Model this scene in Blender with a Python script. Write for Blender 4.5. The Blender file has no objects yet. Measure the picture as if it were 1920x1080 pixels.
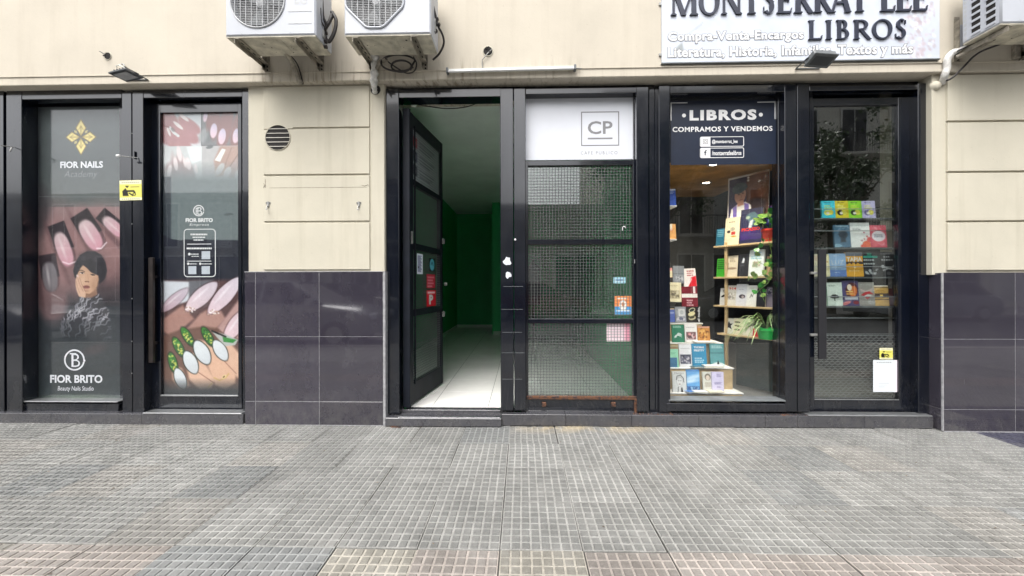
import bpy, bmesh, math, random
import numpy as np
from mathutils import Vector, Matrix
random.seed(7)
R_ = math.radians
scene = bpy.context.scene
COL = scene.collection

# ------------------------------------------------------------------ camera
F_PX, HZ, CAMY, CAMZ = 730.0, 534.0, -3.5, 1.27
YAW, ROLL = math.atan(0.024), R_(0.12)
cam_d = bpy.data.cameras.new('camera')
cam = bpy.data.objects.new('camera', cam_d); COL.objects.link(cam)
cam_d.sensor_width = 36; cam_d.lens = F_PX/1920*36
cam_d.shift_y = -6/1920; cam_d.clip_start = .05; cam_d.clip_end = 600
cam.location = (0, CAMY, CAMZ)
cam.rotation_euler = (Matrix.Rotation(YAW, 3, 'Z') @ Matrix.Rotation(R_(90), 3, 'X') @ Matrix.Rotation(-ROLL, 3, 'Z')).to_euler()
scene.camera = cam
# ------------------------------------------------------------------ sky, sun, exposure
w = bpy.data.worlds.new('World'); scene.world = w; w.use_nodes = True
nt = w.node_tree; nt.nodes.clear()
sky = nt.nodes.new('ShaderNodeTexSky'); sky.sky_type = 'NISHITA'; sky.sun_disc = False
sky.sun_elevation = R_(58); sky.sun_rotation = R_(200)
sky.air_density = 1.0; sky.dust_density = 6.0; sky.ozone_density = 1.0
hs = nt.nodes.new('ShaderNodeHueSaturation'); hs.inputs['Saturation'].default_value = .22
hs.inputs['Value'].default_value = 1.0
bg = nt.nodes.new('ShaderNodeBackground'); bg.inputs['Strength'].default_value = .15
wo = nt.nodes.new('ShaderNodeOutputWorld')
nt.links.new(sky.outputs[0], hs.inputs['Color']); nt.links.new(hs.outputs[0], bg.inputs[0]); nt.links.new(bg.outputs[0], wo.inputs[0])
sd = bpy.data.lights.new('sun', 'SUN'); sd.energy = .5; sd.angle = R_(35); sd.color = (1, .97, .92)
sun = bpy.data.objects.new('sun', sd); COL.objects.link(sun)
# sun stands over the street, behind the camera and a little to the left
sun.rotation_euler = Vector((.28, .52, -.85)).to_track_quat('-Z', 'Y').to_euler()
scene.cycles.diffuse_bounces = 8; scene.cycles.max_bounces = 14; scene.cycles.transparent_max_bounces = 24
scene.view_settings.view_transform = 'Standard'; scene.view_settings.look = 'None'
scene.view_settings.exposure = 1.35; scene.view_settings.gamma = 1.0
scene.view_settings.use_curve_mapping = False

# ------------------------------------------------------------------ pixel -> place helpers
_F = Vector((-math.sin(YAW), math.cos(YAW), 0)); _R = Vector((math.cos(YAW), math.sin(YAW), 0)); _U = Vector((0, 0, 1))
_a = -ROLL
_R2 = _R*math.cos(_a) + _U*math.sin(_a); _U2 = -_R*math.sin(_a) + _U*math.cos(_a)
def W(px, py, Y):
    d = _F + _R2*((px-960)/F_PX) + _U2*((HZ-py)/F_PX)
    k = (Y-CAMY)/d.y
    return Vector((d.x*k, Y, CAMZ + d.z*k))
def X(px, Y, py=480): return W(px, py, Y).x
def Z(py, Y, px=960): return W(px, py, Y).z
def RC(px0, py0, px1, py1, Y):
    mx, my = (px0+px1)/2, (py0+py1)/2
    return X(px0, Y, my), X(px1, Y, my), Z(py1, Y, mx), Z(py0, Y, mx)   # x0,x1,z0,z1

# ------------------------------------------------------------------ objects
def wl(o):
    v = Vector((0, 0, 0))
    while o is not None: v += o.location; o = o.parent
    return v
def link(o, parent=None):
    COL.objects.link(o)
    if parent is not None: o.parent = parent
    return o
def tag(o, label=None, cat=None, group=None, kind=None):
    if label: o['label'] = label
    if cat: o['category'] = cat
    if group: o['group'] = group
    if kind: o['kind'] = kind
    return o
def thing(name, label, cat, loc=(0, 0, 0), group=None, rotz=0):
    o = bpy.data.objects.new(name, None); o.location = loc; o.rotation_euler = (0, 0, rotz)
    o.empty_display_size = .1
    return tag(link(o), label, cat, group)

class MB:
    def __init__(s): s.v = []; s.f = []; s.m = []
    def add(s, vs, fs, mi=0):
        n = len(s.v); s.v += [tuple(v) for v in vs]; s.f += [tuple(i+n for i in f) for f in fs]; s.m += [mi]*len(fs); return s
    def box(s, x0, x1, y0, y1, z0, z1, mi=0, c=0.0):
        if x1 < x0: x0, x1 = x1, x0
        if y1 < y0: y0, y1 = y1, y0
        if z1 < z0: z0, z1 = z1, z0
        if c <= 0:
            vs = [(x, y, z) for z in (z0, z1) for y in (y0, y1) for x in (x0, x1)]
            return s.add(vs, [(0, 2, 3, 1), (4, 5, 7, 6), (0, 1, 5, 4), (2, 6, 7, 3), (0, 4, 6, 2), (1, 3, 7, 5)], mi)
        c = min(c, (x1-x0)*.45, (y1-y0)*.45, (z1-z0)*.45)
        bm = bmesh.new(); bmesh.ops.create_cube(bm, size=1)
        for v in bm.verts: v.co = Vector(((x0+x1)/2+v.co.x*(x1-x0), (y0+y1)/2+v.co.y*(y1-y0), (z0+z1)/2+v.co.z*(z1-z0)))
        bmesh.ops.bevel(bm, geom=bm.edges[:], offset=c, segments=1, affect='EDGES')
        bm.verts.index_update()
        s.add([v.co[:] for v in bm.verts], [[v.index for v in f.verts] for f in bm.faces], mi); bm.free()
        return s
    def bar(s, a, b, w, h=None, mi=0, up=(0, 0, 1)):
        a, b = Vector(a), Vector(b); h = h or w; d = (b-a).normalized(); u = Vector(up)
        if abs(d.dot(u)) > .98: u = Vector((0, 1, 0))
        sx = d.cross(u).normalized()*w/2; sz = sx.cross(d).normalized()*h/2
        vs = [p+i*sx+j*sz for p in (a, b) for j in (-1, 1) for i in (-1, 1)]
        return s.add(vs, [(0, 2, 3, 1), (4, 5, 7, 6), (0, 1, 5, 4), (2, 6, 7, 3), (0, 4, 6, 2), (1, 3, 7, 5)], mi)
    def tube(s, pts, r, n=8, mi=0, cap=True):
        pts = [Vector(p) for p in pts]; rr = r if isinstance(r, (list, tuple)) else [r]*len(pts)
        base = len(s.v); prev = None; rings = []
        for i, p in enumerate(pts):
            d = (pts[min(i+1, len(pts)-1)]-pts[max(i-1, 0)]).normalized()
            if prev is None:
                u = Vector((0, 0, 1)) if abs(d.z) < .9 else Vector((1, 0, 0)); prev = d.cross(u).normalized()
            prev = (prev-d*prev.dot(d)).normalized(); b = d.cross(prev)
            rings.append([p+(prev*math.cos(2*math.pi*k/n)+b*math.sin(2*math.pi*k/n))*rr[i] for k in range(n)])
        vs = [v for r_ in rings for v in r_]
        fs = [(i*n+k, i*n+(k+1) % n, (i+1)*n+(k+1) % n, (i+1)*n+k) for i in range(len(pts)-1) for k in range(n)]
        if cap: fs += [tuple(range(n-1, -1, -1)), tuple((len(pts)-1)*n+k for k in range(n))]
        return s.add(vs, fs, mi)
    def lathe(s, c, prof, n=20, mi=0, axis='z'):
        c = Vector(c); vs = []
        for (r, h) in prof:
            for k in range(n):
                a = 2*math.pi*k/n; p = (r*math.cos(a), r*math.sin(a), h)
                if axis == 'y': p = (p[0], p[2], p[1])
                if axis == 'x': p = (p[2], p[0], p[1])
                vs.append(c+Vector(p))
        fs = [(i*n+k, i*n+(k+1) % n, (i+1)*n+(k+1) % n, (i+1)*n+k) for i in range(len(prof)-1) for k in range(n)]
        return s.add(vs, fs, mi)
    def prism(s, poly, a, b, axis='y', mi=0):
        n = len(poly)
        def P(u, v, t): return (u, t, v) if axis == 'y' else ((t, u, v) if axis == 'x' else (u, v, t))
        vs = [P(u, v, a) for u, v in poly]+[P(u, v, b) for u, v in poly]
        return s.add(vs, [tuple(range(n)), tuple(range(2*n-1, n-1, -1))]+[(i, i+n, (i+1) % n+n, (i+1) % n) for i in range(n)], mi)
    def build(s, name, mat, parent=None, local=False, label=None, kind=None, smooth=False):
        me = bpy.data.meshes.new(name)
        off = Vector((0, 0, 0)) if local or parent is None else wl(parent)
        me.from_pydata([(v[0]-off.x, v[1]-off.y, v[2]-off.z) for v in s.v], [], s.f)
        for m in (mat if isinstance(mat, (list, tuple)) else [mat]): me.materials.append(m)
        if any(s.m): me.polygons.foreach_set('material_index', s.m)
        bm = bmesh.new(); bm.from_mesh(me); bmesh.ops.recalc_face_normals(bm, faces=bm.faces[:]); bm.to_mesh(me); bm.free()
        if smooth:
            me.polygons.foreach_set('use_smooth', [True]*len(me.polygons))
            me.set_sharp_from_angle(angle=R_(40))
        o = link(bpy.data.objects.new(name, me), parent)
        return tag(o, label=label, kind=kind)
def copyobj(o, loc=None, parent=None, rot=None):
    c = o.copy(); COL.objects.link(c)
    for k in ('label', 'category', 'group'):
        pass
    if parent is not None: c.parent = parent
    if loc is not None: c.location = loc
    if rot is not None: c.rotation_euler = rot
    return c
def kids(o): return list(o.children)

# ------------------------------------------------------------------ materials
def lin(c):
    return tuple((x/255/12.92 if x/255 <= .04045 else ((x/255+.055)/1.055)**2.4) for x in c)
class NT:
    def __init__(s, name):
        s.m = bpy.data.materials.new(name); s.m.use_nodes = True; s.t = s.m.node_tree; s.t.nodes.clear()
        s.out = s.t.nodes.new('ShaderNodeOutputMaterial')
    def n(s, t, **k):
        o = s.t.nodes.new('ShaderNode'+t)
        for a, b in k.items(): setattr(o, a, b)
        return o
    def l(s, a, b): s.t.links.new(a, b)
    def pos(s, scale=(1, 1, 1), world=True):
        g = s.n('NewGeometry').outputs['Position'] if world else s.n('TexCoord').outputs['Object']
        mp = s.n('Mapping'); mp.inputs['Scale'].default_value = scale; s.l(g, mp.inputs['Vector']); return mp.outputs[0]
    def noise(s, scale, detail=4, rough=.6, vec=None):
        o = s.n('TexNoise'); o.inputs['Scale'].default_value = scale; o.inputs['Detail'].default_value = detail
        o.inputs['Roughness'].default_value = rough
        if vec is not None: s.l(vec, o.inputs['Vector'])
        return o.outputs['Fac']
    def ramp(s, fac, stops):
        r = s.n('ValToRGB'); e = r.color_ramp.elements
        while len(e) < len(stops): e.new(.5)
        for i, (p, c) in enumerate(stops):
            e[i].position = p; e[i].color = (c if isinstance(c, tuple) else (c, c, c))+(1,) if not (isinstance(c, tuple) and len(c) == 4) else c
        s.l(fac, r.inputs[0]); return r.outputs[0]
    def mix(s, fac, a, b, mode='MIX'):
        m = s.n('Mix', data_type='RGBA', blend_type=mode)
        for sock, v in ((m.inputs[0], fac), (m.inputs[6], a), (m.inputs[7], b)):
            if isinstance(v, (int, float)): sock.default_value = v
            elif isinstance(v, tuple): sock.default_value = v+(1,)
            else: s.l(v, sock)
        return m.outputs[2]
    def math(s, op, a, b=0.0, clamp=False):
        m = s.n('Math', operation=op, use_clamp=clamp)
        for i, v in enumerate((a, b)):
            if isinstance(v, (int, float)): m.inputs[i].default_value = v
            else: s.l(v, m.inputs[i])
        return m.outputs[0]
    def bsdf(s, col, rough=.5, metal=0, bump=None, bstr=.2, bdist=.01, spec=.5, coat=0, emit=None, estr=0, coatr=.03, coatior=1.5):
        b = s.n('BsdfPrincipled')
        if isinstance(col, tuple): b.inputs['Base Color'].default_value = col+(1,)
        else: s.l(col, b.inputs['Base Color'])
        if isinstance(rough, (int, float)): b.inputs['Roughness'].default_value = rough
        else: s.l(rough, b.inputs['Roughness'])
        b.inputs['Metallic'].default_value = metal; b.inputs['Specular IOR Level'].default_value = spec
        b.inputs['Coat Weight'].default_value = coat; b.inputs['Coat Roughness'].default_value = coatr; b.inputs['Coat IOR'].default_value = coatior
        if emit: b.inputs['Emission Color'].default_value = emit+(1,); b.inputs['Emission Strength'].default_value = estr
        if bump is not None:
            bp = s.n('Bump'); bp.inputs['Strength'].default_value = bstr; bp.inputs['Distance'].default_value = bdist
            s.l(bump, bp.inputs['Height']); s.l(bp.outputs[0], b.inputs['Normal'])
        s.l(b.outputs[0], s.out.inputs[0]); return s.m
def simple(name, col, rough=.5, metal=0, var=.12, scale=9, bstr=.05, **k):
    t = NT(name); p = t.pos()
    n = t.noise(scale, 5, .6, p)
    lo = tuple(max(0, c*(1-var)) for c in col); hi = tuple(min(1, c*(1+var)) for c in col)
    return t.bsdf(t.ramp(n, [(.3, lo), (.7, hi)]), rough, metal, t.noise(scale*12, 2, .5, p), bstr, .004, **k)

M = {}
# cream wall plaster: mottled, rain streaks, grime band low on the fascia
def plaster(name, base, streak=.5, zb=None):
    t = NT(name); p = t.pos()
    big = t.noise(1.3, 6, .65, p); fine = t.noise(22, 5, .7, p)
    c = t.ramp(big, [(.25, tuple(x*.88 for x in base)), (.55, base), (.8, tuple(min(1, x*1.06) for x in base))])
    st = t.noise(1.0, 4, .6, t.pos((9, 9, .55)))
    stm = t.ramp(st, [(.52, 0.0), (.78, 1.0)])
    c = t.mix(t.math('MULTIPLY', stm, .33*streak), c, (.23, .19, .13))
    sp = t.ramp(t.noise(34, 3, .8, p), [(.67, 0.0), (.74, 1.0)])
    c = t.mix(t.math('MULTIPLY', sp, .22), c, (.18, .14, .10))
    if zb is not None:
        sx = t.n('SeparateXYZ'); t.l(t.n('NewGeometry').outputs['Position'], sx.inputs[0])
        mr = t.n('MapRange'); mr.inputs[1].default_value = zb; mr.inputs[2].default_value = zb+.22; mr.inputs[3].default_value = 1; mr.inputs[4].default_value = 0
        t.l(sx.outputs[2], mr.inputs[0])
        st2 = t.ramp(t.noise(1.0, 5, .7, t.pos((26, 9, 2.2))), [(.5, 0.0), (.66, 1.0)])
        # rust and drip stains sit below the two outdoor units and the tube lamp
        def zone(a, b):
            m1 = t.n('MapRange', interpolation_type='SMOOTHSTEP'); m1.inputs[1].default_value = a-.25; m1.inputs[2].default_value = a; t.l(sx.outputs[0], m1.inputs[0])
            m2 = t.n('MapRange', interpolation_type='SMOOTHSTEP'); m2.inputs[1].default_value = b; m2.inputs[2].default_value = b+.25; m2.inputs[3].default_value = 1; m2.inputs[4].default_value = 0; t.l(sx.outputs[0], m2.inputs[0])
            return t.math('MULTIPLY', m1.outputs[0], m2.outputs[0])
        zn = t.math('ADD', zone(-2.3, -.5), t.math('MULTIPLY', zone(-.1, .5), .6), True)
        zn = t.math('ADD', t.math('MULTIPLY', zn, .6), .12)
        c = t.mix(t.math('MULTIPLY', t.math('MULTIPLY', mr.outputs[0], st2), zn), c, (.16, .12, .075))
    return t.bsdf(c, .88, 0, t.mix(.5, fine, t.noise(90, 3, .7, p)), .25, .006, spec=.25)
CREAM = (.56, .54, .47)
M['fascia'] = plaster('plaster_fascia', (.53, .485, .405), .45, 3.10)
M['plaster'] = plaster('plaster_pier', (.50, .47, .385), .8)
def paint():
    t = NT('black_gloss_paint'); p = t.pos()
    n = t.noise(2.2, 6, .7, p)
    c = t.ramp(n, [(.3, (.0016, .0028, .0070)), (.7, (.0032, .0050, .0105))])
    ch = t.ramp(t.noise(55, 4, .9, t.pos((1, 1, .45))), [(.72, 0.0), (.75, 1.0)])
    c = t.mix(t.math('MULTIPLY', ch, .45), c, (.13, .12, .12))
    sx = t.n('SeparateXYZ'); t.l(t.n('NewGeometry').outputs['Position'], sx.inputs[0])
    mr = t.n('MapRange'); mr.inputs[1].default_value = .1; mr.inputs[2].default_value = .75; mr.inputs[3].default_value = 1; mr.inputs[4].default_value = .08; t.l(sx.outputs[2], mr.inputs[0])
    du = t.math('MULTIPLY', mr.outputs[0], t.ramp(t.noise(11, 7, .8, t.pos((1, 1, .35))), [(.42, 0.0), (.8, 1.0)]))
    c = t.mix(t.math('MULTIPLY', du, .16), c, (.10, .092, .08))
    r = t.math('ADD', t.ramp(t.noise(4, 5, .7, t.pos((2, 2, .6))), [(.3, .13), (.75, .30)]), t.math('MULTIPLY', du, .2))
    return t.bsdf(c, r, 0, t.noise(7, 3, .6, t.pos((1, 1, .4))), .05, .006, spec=.5, coat=.55, coatr=.05, coatior=1.75)
M['paint'] = paint()
M['paint_matt'] = simple('black_satin_paint', (.006, .008, .013), .55, var=.4, scale=5, spec=.25)
def rusty():
    t = NT('rusty_black_steel'); p = t.pos()
    n = t.ramp(t.noise(24, 6, .8, p), [(.40, 0.0), (.56, 1.0)])
    rc = t.ramp(t.noise(60, 4, .7, p), [(.3, (.055, .026, .015)), (.7, (.22, .09, .036))])
    return t.bsdf(t.mix(n, (.012, .012, .018), rc), t.ramp(n, [(0, .3), (1, .85)]), 0, t.noise(80, 4, .8, p), .5, .004)
M['rust'] = rusty()
def tilemat(name, a, b, rough):
    t = NT(name); p = t.pos()
    oi = t.n('ObjectInfo').outputs['Random']
    c = t.ramp(t.noise(2.3, 6, .7, p), [(.25, a), (.75, b)])
    sm = t.ramp(t.noise(5.5, 5, .75, t.pos((1, 1, .5))), [(.50, 0.0), (.72, 1.0)])
    c = t.mix(t.math('MULTIPLY', sm, .25), c, (.075, .073, .08))
    sx = t.n('SeparateXYZ'); t.l(t.n('NewGeometry').outputs['Position'], sx.inputs[0])
    mr = t.n('MapRange'); mr.inputs[1].default_value = 0; mr.inputs[2].default_value = .34; mr.inputs[3].default_value = 1; mr.inputs[4].default_value = 0; t.l(sx.outputs[2], mr.inputs[0])
    sp = t.math('MULTIPLY', mr.outputs[0], t.ramp(t.noise(16, 6, .8, t.pos((1, 1, .7))), [(.40, 0.0), (.72, 1.0)]))
    c = t.mix(t.math('MULTIPLY', sp, .5), c, (.12, .115, .105))
    sc = t.ramp(t.noise(40, 2, .9, t.pos((1.5, 1, .12))), [(.74, 0.0), (.76, 1.0)])
    c = t.mix(t.math('MULTIPLY', sc, .35), c, (.22, .22, .22))
    c = t.mix(1.0, c, t.ramp(oi, [(0, .86), (1, 1.14)]), 'MULTIPLY')
    return t.bsdf(c, t.ramp(t.noise(7, 5, .7, p), [(.3, rough*.7), (.8, rough*2)]), 0, t.noise(3, 2, .5, p), .04, .01, spec=.6, coat=1.0, coatr=.035, coatior=1.6)
M['dado'] = tilemat('dark_porcelain_tile', (.026, .023, .034), (.042, .038, .052), .05)
M['grout'] = simple('pale_grout', (.27, .27, .28), .9, var=.3, scale=30)
M['stone'] = tilemat('dark_step_stone', (.032, .032, .040), (.06, .06, .07), .22)
def glass(name, ior=.075, tint=(.93, .95, .95), rough=.0, dirt=.5):
    t = NT(name); p = t.pos()
    tr = t.n('BsdfTransparent'); tr.inputs[0].default_value = tint+(1,)
    gl = t.n('BsdfGlossy'); gl.inputs['Roughness'].default_value = rough
    wob = t.n('Bump'); wob.inputs['Strength'].default_value = .02; wob.inputs['Distance'].default_value = .02
    t.l(t.noise(1.7, 2, .5, p), wob.inputs['Height']); t.l(wob.outputs[0], gl.inputs['Normal'])
    # Schlick reflectance, the same from either face of the thin pane
    gm = t.n('NewGeometry'); vm = t.n('VectorMath', operation='DOT_PRODUCT'); t.l(gm.outputs['Normal'], vm.inputs[0]); t.l(gm.outputs['Incoming'], vm.inputs[1])
    cs = t.math('SUBTRACT', 1.0, t.math('ABSOLUTE', vm.outputs['Value']), True)
    fac_ = t.math('ADD', t.math('MULTIPLY', t.math('POWER', cs, 5.0), 1-ior), ior, True)
    mx = t.n('MixShader'); t.l(fac_, mx.inputs[0]); t.l(tr.outputs[0], mx.inputs[1]); t.l(gl.outputs[0], mx.inputs[2])
    df = t.n('BsdfDiffuse'); df.inputs[0].default_value = (.5, .5, .48, 1)
    sm = t.math('MULTIPLY', t.ramp(t.noise(3.2, 7, .75, t.pos((1.4, 1, .6))), [(.45, 0.0), (.85, 1.0)]), .045*dirt)
    m2 = t.n('MixShader'); t.l(sm, m2.inputs[0]); t.l(mx.outputs[0], m2.inputs[1]); t.l(df.outputs[0], m2.inputs[2])
    t.l(m2.outputs[0], t.out.inputs[0]); return t.m
M['glass'] = glass('window_glass')
M['glass_salon'] = glass('salon_glass', .045, (.96, .97, .97), 0, .5)
M['glass_cafe'] = glass('cafe_glass', .15, (.9, .93, .92), 0, .5)
M['glass_shop'] = glass('bookshop_glass', .085, (.95, .96, .96), 0, .4)
def printmat(name, rough=.45, coat=.0):
    t = NT(name); a = t.n('VertexColor'); a.layer_name = 'ink'
    return t.bsdf(a.outputs[0], rough, coat=coat, spec=.35)
M['print'] = printmat('printed_vinyl', .42)
M['bookprint'] = printmat('printed_card', .5, .1)
def pavement():
    # concrete tile, obj.color carries each tile's own tint
    res = []
    for nm, k in (('pad', .66), ('groove', 1.0)):
        t = NT('pavement_'+nm); p = t.pos()
        oc = t.n('ObjectInfo').outputs['Color']
        base = (.250*k, .252*k, .245*k) if nm == 'pad' else (.292, .29, .28)
        c = t.mix(1.0, oc, base, 'MULTIPLY')
        n1 = t.noise(.9, 6, .7, p); n2 = t.noise(9, 6, .75, p); n3 = t.noise(120, 3, .8, p)
        c = t.mix(1.0, c, t.ramp(n1, [(.28, .74), (.5, .98), (.75, 1.10)]), 'MULTIPLY')
        c = t.mix(1.0, c, t.ramp(n2, [(.25, .74), (.75, 1.24)]), 'MULTIPLY')
        c = t.mix(1.0, c, t.ramp(n3, [(.2, .68), (.8, 1.30)]), 'MULTIPLY')
        # pale dust fills the relief in places and dark gum spots
        if nm == 'pad':
            d = t.ramp(t.noise(3.5, 5, .7, p), [(.50, 0.0), (.75, 1.0)])
            c = t.mix(t.math('MULTIPLY', d, .45), c, (.26, .257, .245))
        g = t.ramp(t.noise(13, 2, .5, p), [(.74, 0.0), (.76, 1.0)])
        c = t.mix(t.math('MULTIPLY', g, .5), c, (.06, .06, .06))
        # rust wash by the cafe threshold
        sx = t.n('SeparateXYZ'); t.l(t.n('NewGeometry').outputs['Position'], sx.inputs[0])
        def seg(o, a, b, q):
            m1 = t.n('MapRange'); m1.inputs[1].default_value = a-q; m1.inputs[2].default_value = a; t.l(o, m1.inputs[0])
            m2 = t.n('MapRange'); m2.inputs[1].default_value = b; m2.inputs[2].default_value = b+q; m2.inputs[3].default_value = 1; m2.inputs[4].default_value = 0; t.l(o, m2.inputs[0])
            return t.math('MULTIPLY', m1.outputs[0], m2.outputs[0])
        z = t.math('MULTIPLY', seg(sx.outputs[0], .2, 1.0, .35), seg(sx.outputs[1], -.02, .2, .17))
        z = t.math('MULTIPLY', z, t.ramp(t.noise(3.4, 4, .7, p), [(.42, 0.0), (.6, 1.0)]))
        c = t.mix(t.math('MULTIPLY', z, .38), c, (.44, .33, .15))
        res.append(t.bsdf(c, t.ramp(n2, [(.3, .5), (.7, .8)]), 0, t.mix(.5, n2, n3), .5, .004, spec=.35))
    return res
M['pad'], M['groove'] = pavement()
M['joint'] = simple('joint_dirt', (.05, .048, .044), .95, var=.4, scale=20)
M['alu'] = simple('brushed_aluminium', (.45, .46, .47), .35, .9, scale=20)
M['steel'] = simple('grey_wire_steel', (.13, .14, .14), .4, .4)
M['wornbar'] = simple('worn_brown_bar', (.014, .010, .009), .4, var=.7, scale=14)
M['steel_lt'] = simple('zinc_steel', (.30, .30, .29), .45, .6, var=.25, scale=25)
M['bracket'] = simple('dirty_cream_bracket', (.26, .235, .19), .6, .1, var=.45, scale=22)
M['ac'] = simple('white_ac_enamel', (.44, .46, .50), .35, var=.05, scale=3)
M['ac_base'] = simple('grimy_base_plate', (.46, .43, .35), .6, var=.35, scale=12)
M['ac_dark'] = simple('fan_cavity', (.10, .10, .10), .7)
M['ac_wire'] = simple('grey_grille_wire', (.42, .43, .44), .5)
M['rubber'] = simple('black_cable', (.022, .018, .017), .5)
M['tape'] = simple('white_pipe_tape', (.62, .61, .58), .6, var=.3, scale=30, bstr=.3)
M['white'] = simple('white_print', (.72, .72, .72), .45, var=.03)
M['panelwhite'] = simple('white_sign_panel', (.50, .53, .58), .35, var=.06, scale=2.5)
M['cafepanel'] = simple('white_cafe_panel', (.62, .64, .69), .35, var=.04, scale=2.5)
M['slat'] = simple('dull_cream_slat', (.42, .40, .35), .6)
M['crack'] = simple('dirty_crack', (.22, .19, .15), .9, var=.5, scale=40)
M['ink'] = simple('grey_ink', (.20, .20, .21), .5)
M['inkblack'] = simple('black_ink', (.012, .012, .015), .5)
M['silverink'] = simple('silver_lettering', (.72, .72, .76), .4)
M['gold'] = simple('gold_lettering', (.62, .50, .18), .4)
M['navy'] = simple('navy_vinyl', (.010, .016, .034), .38, var=.15)
M['navyletter'] = simple('dark_relief_letter', (.022, .026, .045), .28, var=.2)
M['outline'] = simple('grey_letter_outline', (.20, .21, .23), .5)
M['wood'] = simple('pale_shelf_wood', (.50, .37, .20), .5, var=.2, scale=14)
M['brownceil'] = simple('varnished_wood_ceiling', (.45, .24, .08), .45, var=.35, scale=6)
M['darkwall'] = simple('dark_shop_wall', (.02, .024, .026), .6, var=.6, scale=3)
M['shelfwhite'] = simple('white_shelf_edge', (.74, .73, .70), .5)
M['greenwall'] = simple('green_wall_paint', (.025, .40, .14), .5, var=.1, scale=2)
M['ceil'] = simple('cafe_ceiling', (.74, .78, .74), .8, var=.08, scale=2)
M['whitefloor'] = simple('white_floor_tile', (.82, .81, .78), .28, var=.06, scale=4)
M['floorjoint'] = simple('grey_floor_joint', (.10, .10, .095), .9)
M['page'] = simple('book_pages', (.72, .68, .58), .8, scale=60)
M['redplastic'] = simple('red_plastic', (.55, .035, .02), .35)
M['greenplastic'] = simple('green_plastic', (.02, .40, .07), .35)
M['soil'] = simple('potting_soil', (.03, .02, .015), .95)
M['yellow'] = simple('yellow_label', (.7, .66, .2), .5)
M['lens'] = simple('floodlight_lens', (.42, .43, .44), .25)
M['lampbody'] = simple('dark_lamp_body', (.05, .055, .06), .4)
M['lampgrey'] = simple('grey_cast_lamp', (.12, .13, .135), .45, var=.25)
M['plasticwhite'] = simple('aged_white_plastic', (.66, .68, .64), .4, var=.12)
M['hole'] = simple('dark_cavity', (.015, .013, .012), .9)
def leafmat(name, a, b):
    t = NT(name); p = t.pos()
    return t.bsdf(t.ramp(t.noise(38, 3, .7, p), [(.35, a), (.65, b)]), .4, spec=.5)
M['pothos'] = leafmat('pothos_leaf', (.035, .17, .022), (.30, .42, .10))
M['pothosd'] = leafmat('pothos_leaf_dark', (.020, .12, .02), (.05, .26, .04))
M['blade'] = leafmat('spider_plant_leaf', (.10, .26, .06), (.50, .56, .32))
def lampm():
    t = NT('lit_downlight'); return t.bsdf((1, 1, 1), .5, emit=(1, .9, .75), estr=14)
M['downlight'] = lampm()

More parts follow.
